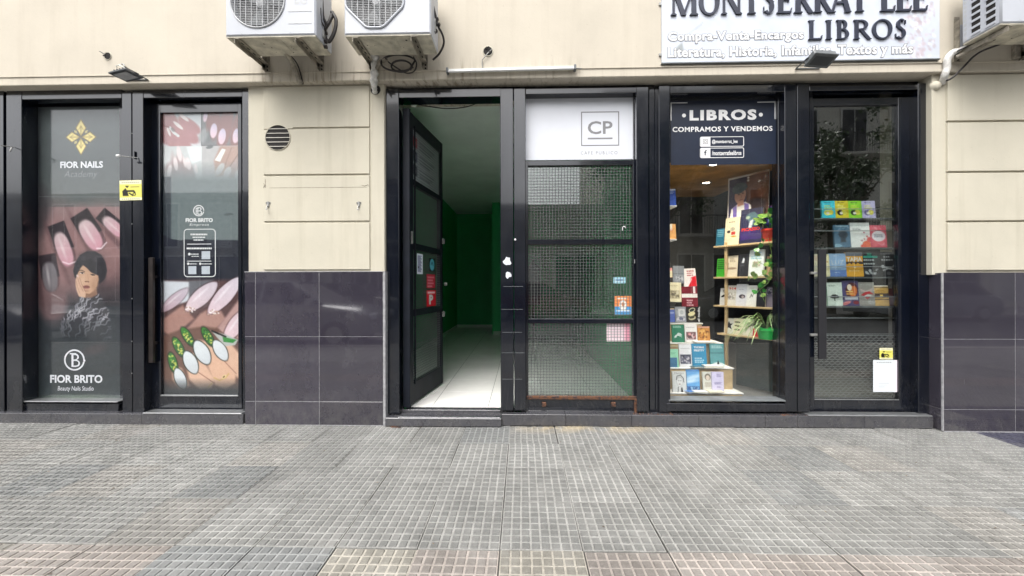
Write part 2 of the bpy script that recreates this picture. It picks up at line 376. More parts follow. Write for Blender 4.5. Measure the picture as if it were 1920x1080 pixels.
# ------------------------------------------------------------------ print painter (flat artwork only)
def sm(x): return np.clip(x, 0, 1)
class Cv:
    def __init__(s, x0, y0, x1, y1, step, bg=(0, 0, 0)):
        s.b = (x0, y0, x1, y1); s.nx = max(2, int(round(abs(x1-x0)/step))+1); s.ny = max(2, int(round(abs(y1-y0)/step))+1)
        s.px = abs(x1-x0)/(s.nx-1)
        s.X, s.Y = np.meshgrid(np.linspace(x0, x1, s.nx), np.linspace(y0, y1, s.ny))
        s.a = np.zeros((s.ny, s.nx, 3)); s.a[:] = bg
    def bl(s, m, col):
        m = sm(m)[..., None]; col = np.asarray(col, float)
        s.a = s.a*(1-m)+col*m
    def rect(s, x0, y0, x1, y1, col, al=1, soft=None):
        q = soft or s.px*.7
        m = sm((s.X-x0)/q+.5)*sm((x1-s.X)/q+.5)*sm((s.Y-y0)/q+.5)*sm((y1-s.Y)/q+.5); s.bl(m*al, col)
    def vgrad(s, y0, y1, c0, c1, al=1, x0=-1e9, x1=1e9):
        t = sm((s.Y-y0)/(y1-y0))[..., None]; col = np.array(c0)*(1-t)+np.array(c1)*t
        m = ((s.Y >= y0) & (s.Y <= y1) & (s.X >= x0) & (s.X <= x1))*al; s.bl(m, col)
    def ell(s, cx, cy, rx, ry, rot=0, col=(255, 255, 255), al=1, soft=None, col2=None, p=2.0):
        a = math.radians(rot); u = (s.X-cx)*math.cos(a)+(s.Y-cy)*math.sin(a); v = -(s.X-cx)*math.sin(a)+(s.Y-cy)*math.cos(a)
        d = (np.abs(u/rx)**p+np.abs(v/ry)**p)**(1/p); q = soft or s.px*.8
        m = sm((1-d)*min(rx, ry)/q+.5)
        if col2 is not None:
            t = sm(v/ry*.5+.5)[..., None]; c = np.array(col)*(1-t)+np.array(col2)*t
        else: c = col
        s.bl(m*al, c)
    def poly(s, pts, col, al=1, soft=None):
        q = soft or s.px*.8; ins = np.zeros(s.X.shape, bool); dm = np.full(s.X.shape, 1e9)
        for (x1, y1), (x2, y2) in zip(pts, pts[1:]+pts[:1]):
            if y1 != y2:
                c = ((y1 > s.Y) != (y2 > s.Y)) & (s.X < (x2-x1)*(s.Y-y1)/(y2-y1)+x1); ins ^= c
            L = (x2-x1)**2+(y2-y1)**2+1e-9; t = sm(((s.X-x1)*(x2-x1)+(s.Y-y1)*(y2-y1))/L)
            dm = np.minimum(dm, np.hypot(s.X-x1-t*(x2-x1), s.Y-y1-t*(y2-y1)))
        s.bl(sm(np.where(ins, dm, -dm)/q+.5)*al, col)
    def line(s, pts, wd, col, al=1):
        dm = np.full(s.X.shape, 1e9)
        for (x1, y1), (x2, y2) in zip(pts, pts[1:]):
            L = (x2-x1)**2+(y2-y1)**2+1e-9; t = sm(((s.X-x1)*(x2-x1)+(s.Y-y1)*(y2-y1))/L)
            dm = np.minimum(dm, np.hypot(s.X-x1-t*(x2-x1), s.Y-y1-t*(y2-y1)))
        s.bl(sm((wd/2-dm)/(s.px*.8)+.5)*al, col)
    def noise(s, amp, sc, seed=0):
        r = np.random.RandomState(seed); gx = (s.X-s.b[0])/sc; gy = (s.Y-s.b[1])/sc
        g = r.rand(int(gy.max())+3, int(gx.max())+3); i = gx.astype(int); j = gy.astype(int); u = gx-i; v = gy-j
        u = u*u*(3-2*u); v = v*v*(3-2*v)
        n = (g[j, i]*(1-u)+g[j, i+1]*u)*(1-v)+(g[j+1, i]*(1-u)+g[j+1, i+1]*u)*v
        return (n-.5)*2*amp
    def grain(s, amp, sc, seed=0): s.a = s.a+s.noise(amp, sc, seed)[..., None]
    def mesh(s, name, fn, mat, parent=None, local=False, label=None):
        """fn(U,V) with U 0..1 left-right, V 0..1 top-bottom -> xyz arrays"""
        U, V = np.meshgrid(np.linspace(0, 1, s.nx), np.linspace(0, 1, s.ny)); x, y, z = fn(U, V)
        off = Vector((0, 0, 0)) if local or parent is None else wl(parent)
        co = np.stack([x-off.x, y-off.y+0*x, z-off.z], -1).reshape(-1, 3)
        idx = np.arange(s.nx*s.ny).reshape(s.ny, s.nx)
        q = np.stack([idx[:-1, :-1], idx[1:, :-1], idx[1:, 1:], idx[:-1, 1:]], -1).reshape(-1, 4)
        me = bpy.data.meshes.new(name); me.vertices.add(len(co)); me.vertices.foreach_set('co', co.ravel())
        me.loops.add(q.size); me.loops.foreach_set('vertex_index', q.ravel().astype(np.int32))
        me.polygons.add(len(q)); me.polygons.foreach_set('loop_start', np.arange(0, q.size, 4, dtype=np.int32))
        me.update(calc_edges=True); me.validate()
        c = np.clip(s.a, 0, 255)/255; c = np.where(c <= .04045, c/12.92, ((c+.055)/1.055)**2.4)
        c = np.concatenate([c, np.ones(c.shape[:2]+(1,))], -1).reshape(-1)
        at = me.color_attributes.new('ink', 'FLOAT_COLOR', 'POINT'); at.data.foreach_set('color', c.astype(np.float32))
        me.materials.append(mat)
        o = link(bpy.data.objects.new(name, me), parent); tag(o, label=label); return o
def flat(rc, Y):
    x0, x1, z0, z1 = rc
    return lambda U, V: (x0+(x1-x0)*U, Y+0*U, z1+(z0-z1)*V)

# ------------------------------------------------------------------ lettering
def text_mesh(txt, bold=0.0, ext=0.0, space=1.0):
    c = bpy.data.curves.new('t', 'FONT'); c.body = txt; c.size = 1; c.offset = bold; c.extrude = ext; c.resolution_u = 3
    c.space_character = space
    o = bpy.data.objects.new('t', c); COL.objects.link(o)
    dg = bpy.context.evaluated_depsgraph_get(); me = bpy.data.meshes.new_from_object(o.evaluated_get(dg))
    bpy.data.objects.remove(o); bpy.data.curves.remove(c)
    v = np.array([p.co[:] for p in me.vertices]); f = [tuple(p.vertices) for p in me.polygons]; bpy.data.meshes.remove(me)
    return v, f
def lettering(txt, rc, Y, mat, parent, bold=.0, th=.0008, space=1.0, slant=0, local=False, label=None, name='lettering', box=None, refbold=None):
    """fits txt in rc=(x0,x1,z0,z1); box=(ymin,ymax) font units mapped to z0..z1"""
    v, f = text_mesh(txt, bold, 0, space)
    ref = v if refbold is None else text_mesh(txt, refbold, 0, space)[0]
    x0, x1, z0, z1 = rc
    a, b = ref[:, 0].min(), ref[:, 0].max(); c, d = (ref[:, 1].min(), ref[:, 1].max()) if box is None else box
    u = (v[:, 0]-a)/(b-a); h = (v[:, 1]-c)/(d-c)
    xx = x0+(x1-x0)*u+slant*h*(z1-z0); zz = z0+(z1-z0)*h
    mb = MB(); n = len(v)
    # front at Y, extruded back by th with side walls from boundary edges
    vs = [(xx[i], Y, zz[i]) for i in range(n)]
    if th <= .001: mb.add(vs, f)
    else:
        from collections import Counter
        e = Counter(); 
        for q in f:
            for i in range(len(q)): e[tuple(sorted((q[i], q[(i+1) % len(q)])))] += 1
        bd = [k for k, k2 in e.items() if k2 == 1]
        mb.add(vs+[(p[0], Y+th, p[2]) for p in vs], f+[(i, j, j+n, i+n) for i, j in bd])
    o = mb.build(name, mat, parent, local=local, label=label)
    return o

# roman capitals with serifs: thick and thin strokes, for the relief letters of the shop sign
def roman(mb, ch, x0, x1, z0, z1, yf, yb):
    Hh = z1-z0; Wd = x1-x0; T = .165*Hh; t = .075*Hh; s = .055*Hh; e = [0]
    def P(u, v): return (x0+u*Wd, z0+v*Hh)
    def poly(pts):
        e[0] += 1; k = e[0]*.0004
        mb.prism([P(u, v) for u, v in pts], yf+k, yb, 'y')
    def stem(u, thick=True, sf=True, v0=0, v1=1):
        wd = (T if thick else t)/Wd/2
        poly([(u-wd, v0), (u+wd, v0), (u+wd, v1), (u-wd, v1)])
        if sf:
            sw = wd+.07*Hh/Wd
            if v0 == 0: poly([(u-sw, 0), (u+sw, 0), (u+sw, .03), (u+wd, .07), (u-wd, .07), (u-sw, .03)])
            if v1 == 1: poly([(u-sw, 1), (u-sw, .97), (u-wd, .93), (u+wd, .93), (u+sw, .97), (u+sw, 1)])
    def diag(u0, v0, u1, v1, thick):
        wd = (T if thick else t)/Wd/2*1.08
        poly([(u0-wd, v0), (u0+wd, v0), (u1+wd, v1), (u1-wd, v1)])
    def hbar(u0, u1, v, th=None):
        th = (th or t)/Hh/2; poly([(u0, v-th), (u1, v-th), (u1, v+th), (u0, v+th)])
    def arc(cu, cv, ru, rv, a0, a1, thick_side=True, n=14):
        pts_o = []; pts_i = []
        for i in range(n+1):
            a = math.radians(a0+(a1-a0)*i/n); k = abs(math.cos(a))
            wd = (t+(T-t)*k) ; pts_o.append((cu+ru*math.cos(a), cv+rv*math.sin(a)))
            pts_i.append((cu+(ru-wd/Wd)*math.cos(a), cv+(rv-(t/Hh))*math.sin(a)))
        for i in range(n):
            e[0] += .15
            k = e[0]*.0004
            mb.prism([P(*pts_o[i]), P(*pts_o[i+1]), P(*pts_i[i+1]), P(*pts_i[i])], yf+k, yb, 'y')
    wT = T/Wd/2; wt = t/Wd/2
    if ch == 'I': stem(.5)
    elif ch == 'L': stem(.24); hbar(.2, .95, .035); poly([(.86, 0), (.95, 0), (1, .22), (.95, .22)])
    elif ch == 'T': stem(.5, True); hbar(.02, .98, .965); poly([(.0, .78), (.05, .78), (.14, 1), (.02, 1)]); poly([(1, .78), (.95, .78), (.86, 1), (.98, 1)])
    elif ch == 'E':
        stem(.22); hbar(.2, .92, .035); hbar(.2, .88, .965); hbar(.2, .78, .52)
        poly([(.83, 0), (.93, 0), (1, .2), (.95, .2)]); poly([(.8, 1), (.9, 1), (.94, .8), (.89, .8)]); poly([(.74, .42), (.8, .42), (.8, .62), (.74, .62)])
    elif ch == 'O': arc(.5, .5, .5, .52, 0, 360, n=28)
    elif ch == 'N': stem(.14, False); stem(.88, False); diag(.12, 1, .86, 0, True)
    elif ch == 'M': stem(.13, False); stem(.88, True); diag(.15, 1, .5, 0, True); diag(.86, 1, .5, 0, False)
    elif ch == 'A': diag(.12, 0, .5, 1, False); diag(.86, 0, .5, 1, True); hbar(.24, .74, .36); hbar(.0, .26, .015, .04*Hh); hbar(.7, 1, .015, .04*Hh)
    elif ch == 'R':
        stem(.22); arc(.42, .74, .42, .27, -90, 90); hbar(.22, .44, .965); hbar(.22, .44, .505); diag(.92, 0, .46, .5, True); hbar(.84, 1.04, .015, .04*Hh)
    elif ch == 'B':
        stem(.22); arc(.42, .75, .36, .26, -90, 90); arc(.42, .27, .50, .28, -90, 90); hbar(.22, .44, .965); hbar(.22, .44, .52); hbar(.22, .44, .035)
    elif ch == 'S':
        arc(.52, .75, .36, .27, 40, 262); arc(.46, .265, .42, .28, -140, 88); diag(.28, .66, .7, .42, True)
        poly([(.84, .76), (.9, .76), (.9, .98), (.84, .94)]); poly([(.06, .04), (.12, .08), (.12, .26), (.06, .26)])
# ================================================================== ground
GX0, GX1 = -14.0, 14.0
pav = MB().box(-30, 30, -4.6, .35, -.35, -.012).build('pavement', M['joint']); tag(pav, kind='structure')
TW, TD = .40, .42
def tile_mesh(seed=0):
    rq = random.Random(seed)
    a = MB(); w, d = TW-.006, TD-.006
    a.box(-w/2, w/2, -d/2, d/2, -.011, -.0045, 1)
    n = 8; cw, cd = w/n, d/n; g = .0050
    for i in range(n):
        for j in range(n):
            x0 = -w/2+i*cw+g; x1 = -w/2+(i+1)*cw-g; y0 = -d/2+j*cd+g; y1 = -d/2+(j+1)*cd-g
            b = .0025; zb = -.0045; q = rq.random(); zt = -.0038 if q < .02*seed else rq.uniform(-.0008, .0006)
            x0 += rq.uniform(-.0008, .0008); x1 += rq.uniform(-.0008, .0008); y0 += rq.uniform(-.0008, .0008); y1 += rq.uniform(-.0008, .0008)
            vs = [(x0, y0, zb), (x1, y0, zb), (x1, y1, zb), (x0, y1, zb), (x0+b, y0+b, zt), (x1-b, y0+b, zt), (x1-b, y1-b, zt), (x0+b, y1-b, zt)]
            a.add(vs, [(4, 5, 6, 7), (0, 1, 5, 4), (1, 2, 6, 5), (2, 3, 7, 6), (3, 0, 4, 7)], 0)
    return a
tile0 = None
rnd = random.Random(11)
XJ = -.105
nrows, cols = 7, range(-17, 18)
for r in range(nrows):
    for cidx in cols:
        if tile0 is None: tile0 = []
        vi = rnd.choice((0, 0, 0, 1, 1, 2, 3)) if len(tile0) >= 4 else len(tile0)
        if len(tile0) < 4:
            o = tile_mesh(vi).build('paving_tile', [M['pad'], M['groove']], pav, local=True); tile0.append(o)
        else:
            o = tile0[vi].copy(); COL.objects.link(o)
        x = XJ+(cidx+.5)*TW+rnd.uniform(-.0035, .0035); y = .05-(r+.5)*TD+rnd.uniform(-.002, .002)
        o.location = (x, y, rnd.uniform(-.0045, .0015))
        o.rotation_euler = (rnd.uniform(-.004, .004), rnd.uniform(-.004, .004), rnd.choice((0, math.pi))+rnd.uniform(-.004, .004))
        k = rnd.uniform(.88, 1.08); tint = (k, k*1.0, k*.985)
        if rnd.random() < .12: tint = (k*.82, k*.84, k*.85)
        if rnd.random() < .08: tint = (k*1.04, k*1.01, k*.97)
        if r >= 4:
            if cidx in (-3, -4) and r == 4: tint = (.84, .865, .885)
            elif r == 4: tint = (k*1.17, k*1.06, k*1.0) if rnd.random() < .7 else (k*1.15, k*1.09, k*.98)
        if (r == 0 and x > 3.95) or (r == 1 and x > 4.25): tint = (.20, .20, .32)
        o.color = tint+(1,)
m = MB(); rl = random.Random(31)                       # grit, butts and leaf crumbs caught in the relief
for i in range(160):
    x = rl.uniform(-4.6, 4.6); y = -abs(rl.gauss(0, .7)) if i % 2 else rl.uniform(-1.9, 0); s_ = rl.uniform(.003, .009); a_ = rl.uniform(0, 6.28)
    if y < -1.9: continue
    ux, uy = math.cos(a_)*s_, math.sin(a_)*s_
    m.add([(x-ux, y-uy, .0005), (x-uy*.5, y+ux*.5, .0012), (x+ux*1.3, y+uy*1.3, .0006), (x+uy*.5, y-ux*.5, .0018), (x, y, .0045)], [(0, 1, 4), (1, 2, 4), (2, 3, 4), (3, 0, 4)])
tag(m.build('pavement_litter', simple('dry_litter', (.13, .10, .07), .9, var=.8, scale=3)), 'scattered grit and dry leaf crumbs on the pavement', 'litter', kind='stuff')
# beyond the laid-out rows the same paving carries on as one sheet with real relief strips
mb = MB()
def pave_sheet(x0, x1, y0, y1):
    mb.box(x0, x1, y0, y1, -.012, -.0035, 1)
    nx = int((x1-x0)/TW*2); ny = int((y1-y0)/TD*2)
    for i in range(nx):
        for j in range(ny):
            a = x0+(i+.05)*(x1-x0)/nx; b = x0+(i+.95)*(x1-x0)/nx; c = y0+(j+.05)*(y1-y0)/ny; d = y0+(j+.95)*(y1-y0)/ny
            mb.add([(a, c, -.0003), (b, c, -.0003), (b, d, -.0003), (a, d, -.0003), (a, c, -.0035), (b, c, -.0035), (b, d, -.0035), (a, d, -.0035)], [(0, 1, 2, 3), (0, 1, 5, 4), (2, 3, 7, 6)], 0)
xa, xb = XJ-17*TW, XJ+18*TW; yb_ = .05-nrows*TD
pave_sheet(-30, xa, yb_, .05); pave_sheet(xb, 30, yb_, .05); pave_sheet(-30, 30, -4.45, yb_)
o = mb.build('far_paving', [M['pad'], M['groove']], pav); tag(o, kind='stuff'); o.color = (.95, .95, .93, 1)
asph = simple('asphalt', (.05, .05, .052), .85, var=.3, scale=30, bstr=.4)
conc = simple('kerb_concrete', (.30, .29, .27), .8, var=.25, scale=8)
tag(MB().box(-30, 30, -4.75, -4.6, -.4, -.002, c=.01).build('kerb', conc), kind='structure')
tag(MB().box(-60, 60, -13.0, -4.75, -.5, -.13).build('road', asph), kind='structure')
tag(MB().box(-60, 60, -18.0, -13.0, -.5, .0).build('opposite_pavement', conc), kind='structure')
tag(MB().box(-200, 200, -220, 60, -.8, -.5).build('ground', asph), kind='structure')

# ================================================================== facade
SOF = 3.105
fac = thing('building_facade', 'cream plastered ground floor facade with raised wall blocks and dark tiled base', 'building')
m = MB()
m.box(-9, 9, -.04, .5, SOF, 7.2, c=.006)
m.build('fascia', M['fascia'], fac)
m = MB(); m.box(-9, 9, -.048, -.0402, SOF+.075, SOF+.083); m.build('fascia_ledge', M['fascia'], fac)
# upper storey windows (out of frame, there for other viewpoints)
PY = .03
# pier between salon and cafe
ax0, ax1, az0, az1 = RC(468, 160, 722, 510, PY)
pier = MB().box(ax0-.012, ax1, PY, .5, az0-.02, SOF+.002, c=.003).build('pier', M['plaster'], fac)
bz = [Z(y, PY-.012, 600) for y in (161, 239, 241.5, 327, 329.5, 415, 417.5, 506)]
bxl, bxr = X(494, PY-.012), X(693, PY-.012)
for i in range(4):
    zt, zb = bz[2*i], bz[2*i+1]
    x0 = bxl
    MB().box(x0, bxr, PY-.012, PY+.01, zb+.003, min(zt, SOF-.004)-.002, c=.003).build('wall_block', M['plaster'], pier)
# filler patch where the groove left of the vent was plastered over
MB().box(bxl, X(549, PY-.012), PY-.0118, PY+.01, bz[1]-.006, bz[1]+.006).build('groove_filler', M['plaster'], pier)
for (a, y0, b, y1) in ((505, 351.3, 688, 352.0), (497, 336, 498, 352)): 
    q = RC(a, y0, b, y1, PY-.012); MB().box(q[0], q[1], PY-.0128, PY, q[2], q[3]).build('repair_seam', M['crack'], pier)
for pts in (((494, 344), (497, 347), (494, 352)), ((678, 347), (684, 349), (690, 346), (692, 350))):
    MB().tube([W(x, y, PY-.0125) for x, y in pts], .0022, 5).build('crack', M['crack'], pier)
# strip of plaster trim by cafe door
MB().box(X(697, PY-.012), X(721, PY-.012), PY-.012, PY+.02, az0, SOF-.002, c=.003).build('edge_strip', M['plaster'], pier)

# pier on the right
QY = -.02
qx0 = X(1778, QY); 
pier2 = MB().box(X(1748, .0), 9, .0, .5, Z(511, .0, 1800)-.02, SOF+.002, c=.003).build('pier', M['plaster'], fac)
MB().box(X(1744, .03), X(1752, .02), .02, .2, Z(511, .0, 1800), SOF-.002, c=.004).build('corner_moulding', M['plaster'], pier2)
bz2 = [Z(y, QY, 1850) for y in (139, 226, 228.5, 321, 323.5, 414, 416.5, 507)]
for i in range(4):
    MB().box(qx0, 9, QY, .02, bz2[2*i+1]+.003, min(bz2[2*i], SOF-.004)-.002, c=.003).build('wall_block', M['plaster'], pier2)
# side of the building left of the salon
MB().box(-9, X(-60, .05), .03, .5, 0, SOF, c=.003).build('pier', M['plaster'], fac)

# dado tiles ---------------------------------------------------------
def dado(x0, x1, vj, z1, zj, Y, parent_name='dado', side=None):
    base = MB().box(x0+.002, x1-.002, Y+.0015, .45, -.01, z1-.004).build(parent_name, M['grout'], fac)
    xs = [x0]+vj+[x1]; zs = [z1]+zj+[.004]; g = .0015
    for i in range(len(xs)-1):
        for j in range(len(zs)-1):
            MB().box(xs[i]+(g if i else 0), xs[i+1]-(g if i < len(xs)-2 else 0), Y, Y+.012, zs[j+1]+(g if j < len(zs)-2 else 0), zs[j]-(g if j else 0), c=.0012).build('wall_tile', M['dado'], base)
    return base
DY = -.012
d1 = dado(X(459, DY), X(717, DY), [X(478.5, DY), X(598, DY)], Z(510, DY, 590), [Z(631, DY, 590), Z(753, DY, 590)], DY)
MB().box(X(717.5, DY), X(722, DY), DY+.002, .4, -.01, Z(510, DY, 590)+.004).build('corner_trim', M['grout'], d1)
MB().box(X(459, DY)-.003, X(722, DY), DY-.002, DY+.03, Z(510, DY, 590), Z(510, DY, 590)+.006).build('cap_strip', M['grout'], d1)
DY2 = -.06
xs2 = X(1770, DY2, 650)
d2 = dado(xs2, xs2+4.0, [X(1904, DY2, 650), X(2035, DY2, 650), X(2165, DY2, 650), X(2290, DY2, 650)], Z(511, DY2, 1830), [Z(636, DY2, 1830), Z(768, DY2, 1830)], DY2)
# its tiled return towards the bookshop door
zt = Z(511, DY2, 1830); zj = [Z(636, DY2, 1830), Z(768, DY2, 1830)]; zz = [zt]+zj+[.004]
for j in range(3):
    MB().box(xs2-.012, xs2-.001, DY2+.014, .14, zz[j+1]+.0016, zz[j]-.0016, c=.0012).build('wall_tile', M['dado'], d2)
MB().box(xs2-.011, xs2+.002, DY2+.002, DY2+.013, .004, zt).build('corner_trim', M['grout'], d2)

# ventilation grille, hooks, holes ----------------------------------
c = W(521, 258, PY-.014); rr = .118
t = thing('round_vent', 'round ventilation opening with white louvre slats on the cream wall', 'vent', c)
MB().lathe(c, [(rr, .012), (rr, -.004), (rr*.965, -.006), (rr*.95, .02)], 32, axis='y').build('rim', M['plaster'], t, smooth=True)
MB().lathe(c+Vector((0, .001, 0)), [(0, 0), (rr*.96, 0)], 32, axis='y').build('cavity', M['hole'], t)
for i in range(5):
    z = c.z+rr*(-.68+i*.34); hw = math.sqrt(max(0, (rr*.95)**2-(z-c.z)**2))
    MB().add([(c.x-hw, c.y-.004, z-.003), (c.x+hw, c.y-.004, z-.003), (c.x+hw, c.y-.0015, z+.003), (c.x-hw, c.y-.0015, z+.003),
              (c.x-hw, c.y-.002, z-.004), (c.x+hw, c.y-.002, z-.004), (c.x+hw, c.y+.0005, z+.002), (c.x-hw, c.y+.0005, z+.002)],
             [(0, 1, 2, 3), (4, 5, 6, 7), (0, 1, 5, 4), (2, 3, 7, 6), (0, 3, 7, 4), (1, 2, 6, 5)]).build('slat', M['slat'], t)
for px, lab in ((503, 'small zinc wall hook left under the round vent'), (673, 'small zinc wall hook near the right edge of the cream pier')):
    h = W(px, 385, PY-.013); t = thing('wall_hook', lab, 'hook', h, 'hooks on the cream pier')
    m = MB(); m.box(h.x-.022, h.x+.022, h.y-.003, h.y, h.z+.012, h.z+.030, c=.002); m.box(h.x-.008, h.x+.010, h.y-.008, h.y, h.z-.015, h.z+.034, c=.002); m.build('plate', M['steel_lt'], t)
    for sx in (-.017, .017): MB().lathe((h.x+sx, h.y-.004, h.z+.022), [(0, 0), (.004, 0), (.004, .003)], 8, axis='y').build('screw', M['hole'], t)
    MB().tube([(h.x, h.y-.006, h.z+.004), (h.x-.004, h.y-.018, h.z-.02), (h.x-.002, h.y-.03, h.z-.045), (h.x+.008, h.y-.034, h.z-.05), (h.x+.012, h.y-.03, h.z-.035)], .0035, 8).build('hook_arm', M['steel_lt'], t, smooth=True)
def walljunction(px, py, r, lab, wire):
    h = W(px, py, -.042); t = thing('cable_hole', lab, 'hole', h)
    MB().lathe((h.x, h.y, h.z), [(r*1.15, .001), (r, -.004), (r*.9, -.002), (r*.88, .0005)], 20, axis='y').build('rim', M['plaster'], t, smooth=True)
    MB().lathe((h.x, h.y-.0008, h.z), [(0, 0), (r*.93, 0)], 20, axis='y').build('cavity', M['hole'], t)
    for k, w_ in enumerate(wire):
        MB().tube([(h.x+a, h.y+b, h.z+c_) for a, b, c_ in w_], .004, 6).build('wire', M['rubber'] if k % 2 == 0 else M['steel_lt'], t, smooth=True)
walljunction(202, 105, .034, 'open cable hole with stub of wire left above the salon', [[(-.01, -.004, .01), (.02, -.03, .0), (.0, -.04, -.02), (-.02, -.02, -.01)], [(-.02, -.004, .01), (-.045, -.03, .028)]])
h = W(915, 96, -.042); e = W(905, 128, -.06)
walljunction(915, 96, .044, 'open cable hole with loose wires above the tube lamp', [[(-.02, -.003, .02), (.01, -.02, .03), (.03, -.02, .0), (.01, -.02, -.02)], [(.0, -.006, -.02), (.035, -.02, .005), (.0, -.02, -.03), (-.05, -.014, -.085), (-.052, -.012, -.12), (-.045, -.012, -.158)]])

# cable scrap beside the left floodlight
m = MB(); a = W(228, 120, -.05); m.tube([a, a+Vector((.03, -.01, -.008)), a+Vector((.045, -.015, -.03))], .006, 6)
tag(m.build('cable_stub', M['steel_lt'], smooth=True), 'short bent cable stub above the small square floodlight', 'cable')

# ================================================================== lamps and tube on the fascia
p0, p1 = W(837, 134.5, -.065), W(1080, 128.5, -.065)
t = thing('tube_lamp', 'white fluorescent tube batten slightly tilted over the cafe entrance', 'lamp', p0)
MB().bar(p0+Vector((0, .012, .012)), p1+Vector((0, .012, .012)), .03, .022).build('batten', M['plasticwhite'], t)
MB().tube([p0+Vector((.02, -.012, -.004)), p1+Vector((-.02, -.012, -.004))], .0095, 12).build('tube', M['white'], t, smooth=True)
for q, s_ in ((p0, 1), (p1, -1)): MB().box(q.x, q.x+.02*s_, q.y-.026, q.y+.024, q.z-.018, q.z+.026, c=.003).build('end_cap', M['lampgrey'], t)
MB().tube([p1+Vector((0, .01, .01)), p1+Vector((.05, .0, .0))], .004, 6).build('pin', M['steel_lt'], t)

def flood(name, lab, c, size, tilt, rz, th, body, lensm, armlen=.06):
    t = bpy.data.objects.new(name, None); t.location = c; link(t); tag(t, lab, 'floodlight', 'floodlights on the fascia')
    R = Matrix.Rotation(rz, 3, 'Z') @ Matrix.Rotation(tilt, 3, 'X')
    def tr(mb_):
        mb_.v = [tuple(R @ Vector(v)) for v in mb_.v]; return mb_
    w, h_ = size
    m = MB(); m.box(-w/2, w/2, 0, th, -h_/2, h_/2, c=.01); m.box(-w/2-.006, w/2+.006, -.008, .006, -h_/2-.006, h_/2+.006, c=.003)
    tr(m).build('housing', body, t, local=True)
    m = MB(); m.box(-w/2+.018, w/2-.018, -.010, -.0085, -h_/2+.018, h_/2-.018); tr(m).build('lens', lensm, t, local=True)
    for k in range(5):
        m = MB(); x = -w*.36+k*w*.18; m.box(x-.003, x+.003, th-.002, th+.014, -h_*.4, h_*.4); tr(m).build('cooling_fin', body, t, local=True)
    m = MB(); P = [R @ Vector((-w/2-.008, th*.5, 0)), R @ Vector((w/2+.008, th*.5, 0))]
    wy = -.042-c.y
    bck = [Vector((P[0].x*.9, wy, P[0].z*.3+.01)), Vector((P[1].x*.9, wy, P[1].z*.3+.01))]
    m.bar(P[0], bck[0], .012, .004); m.bar(P[1], bck[1], .012, .004); m.bar(bck[0], bck[1], .02, .005)
    m.build('yoke', body, t, local=True)
    return t
cc = W(236, 141, -.15)
flood('floodlight', 'small square black floodlight facing down, loose cable behind, above the salon', cc, (.20, .125), R_(86), R_(-15), .020, M['lampbody'], M['lens'])
a = W(220, 128, -.06); b = W(246, 133, -.10)
tag(MB().tube([a, a+Vector((.02, -.03, .006)), a+Vector((.07, -.05, 0)), b], .004, 6).build('cable', M['plasticwhite'], smooth=True), 'thin pale cable looping behind the small square floodlight', 'cable')
cc = W(1540, 113, -.20)
flood('floodlight', 'dark grey weathered floodlight on a yoke tilted down below the sign', cc, (.205, .115), R_(66), R_(8), .05, M['lampgrey'], M['lampbody'])

# ================================================================== sign
SY = -.062
sx0, sx1, sz0, sz1 = RC(1241, -75, 1762, 113.5, SY)
sign = thing('shop_sign', 'white lightbox sign with dark relief serif letters above the bookshop', 'sign', (sx0, SY, sz0))
cv = Cv(1241, -75, 1762, 114, 2.4, (194, 200, 211))
cv.grain(5, 40, 3); cv.grain(3, 9, 5)
rg = random.Random(3)
for i in range(150):                                                # faded floral ornament printed at the right end
    q = rg.random(); xx = rg.gauss(1722, 15); yy = rg.uniform(10, 112)
    if xx > 1756: continue
    wd_ = 8+26*abs(math.sin(yy*.06)); xx = 1722+(xx-1722)*wd_/20
    cv.ell(min(1752, xx), yy, rg.uniform(1.5, 4.5), rg.uniform(1.5, 4), rg.uniform(0, 180), rg.choice([(186, 172, 180), (196, 184, 190), (170, 158, 164), (224, 226, 230)]), .6)
cv.poly([(1262, 92), (1279, 76), (1283, 94)], (150, 156, 158))
cv.line([(1290, 62), (1318, 40)], 1.2, (150, 160, 165), .7); cv.line([(1316, 44), (1305, 52)], 1.0, (150, 160, 165), .6)
MB().box(sx0, sx1, SY+.0006, SY+.02, sz0, sz1, c=.002).build('panel', M['panelwhite'], sign)
cv.mesh('printed_face', flat((sx0+.002, sx1-.002, sz0+.002, sz1-.002), SY), M['print'], sign)
MB().box(sx0-.004, sx1+.004, SY-.002, SY+.021, sz0-.008, sz0).build('lower_edge', M['lampgrey'], sign)
def roman_word(letters, y0, y1, yf=-.078):
    for ch, a, b in letters:
        x0, x1, z0, z1 = RC(a, y0(a), b, y1(a), yf)
        mm = MB(); roman(mm, ch, x0, x1, z0, z1, yf, SY-.0004)
        mm.build('letter_'+ch.lower(), M['navyletter'], sign)
bl = lambda p: 27.3-(p-1270)*.0185
roman_word([('M', 1257, 1308), ('O', 1311, 1350), ('N', 1353, 1391), ('T', 1394, 1426), ('S', 1431, 1455), ('E', 1459, 1486), ('R', 1490, 1524),
            ('R', 1527, 1560), ('A', 1557, 1597), ('T', 1596, 1630), ('L', 1653, 1680), ('E', 1683, 1711), ('E', 1714, 1741)], lambda p: bl(p)-50, bl)
b2 = lambda p: 73.5-(p-1515)*.013
roman_word([('L', 1516, 1543), ('I', 1547, 1563), ('B', 1569, 1595), ('R', 1600, 1634), ('O', 1637, 1674), ('S', 1679, 1702)], lambda p: b2(p)-36, b2)
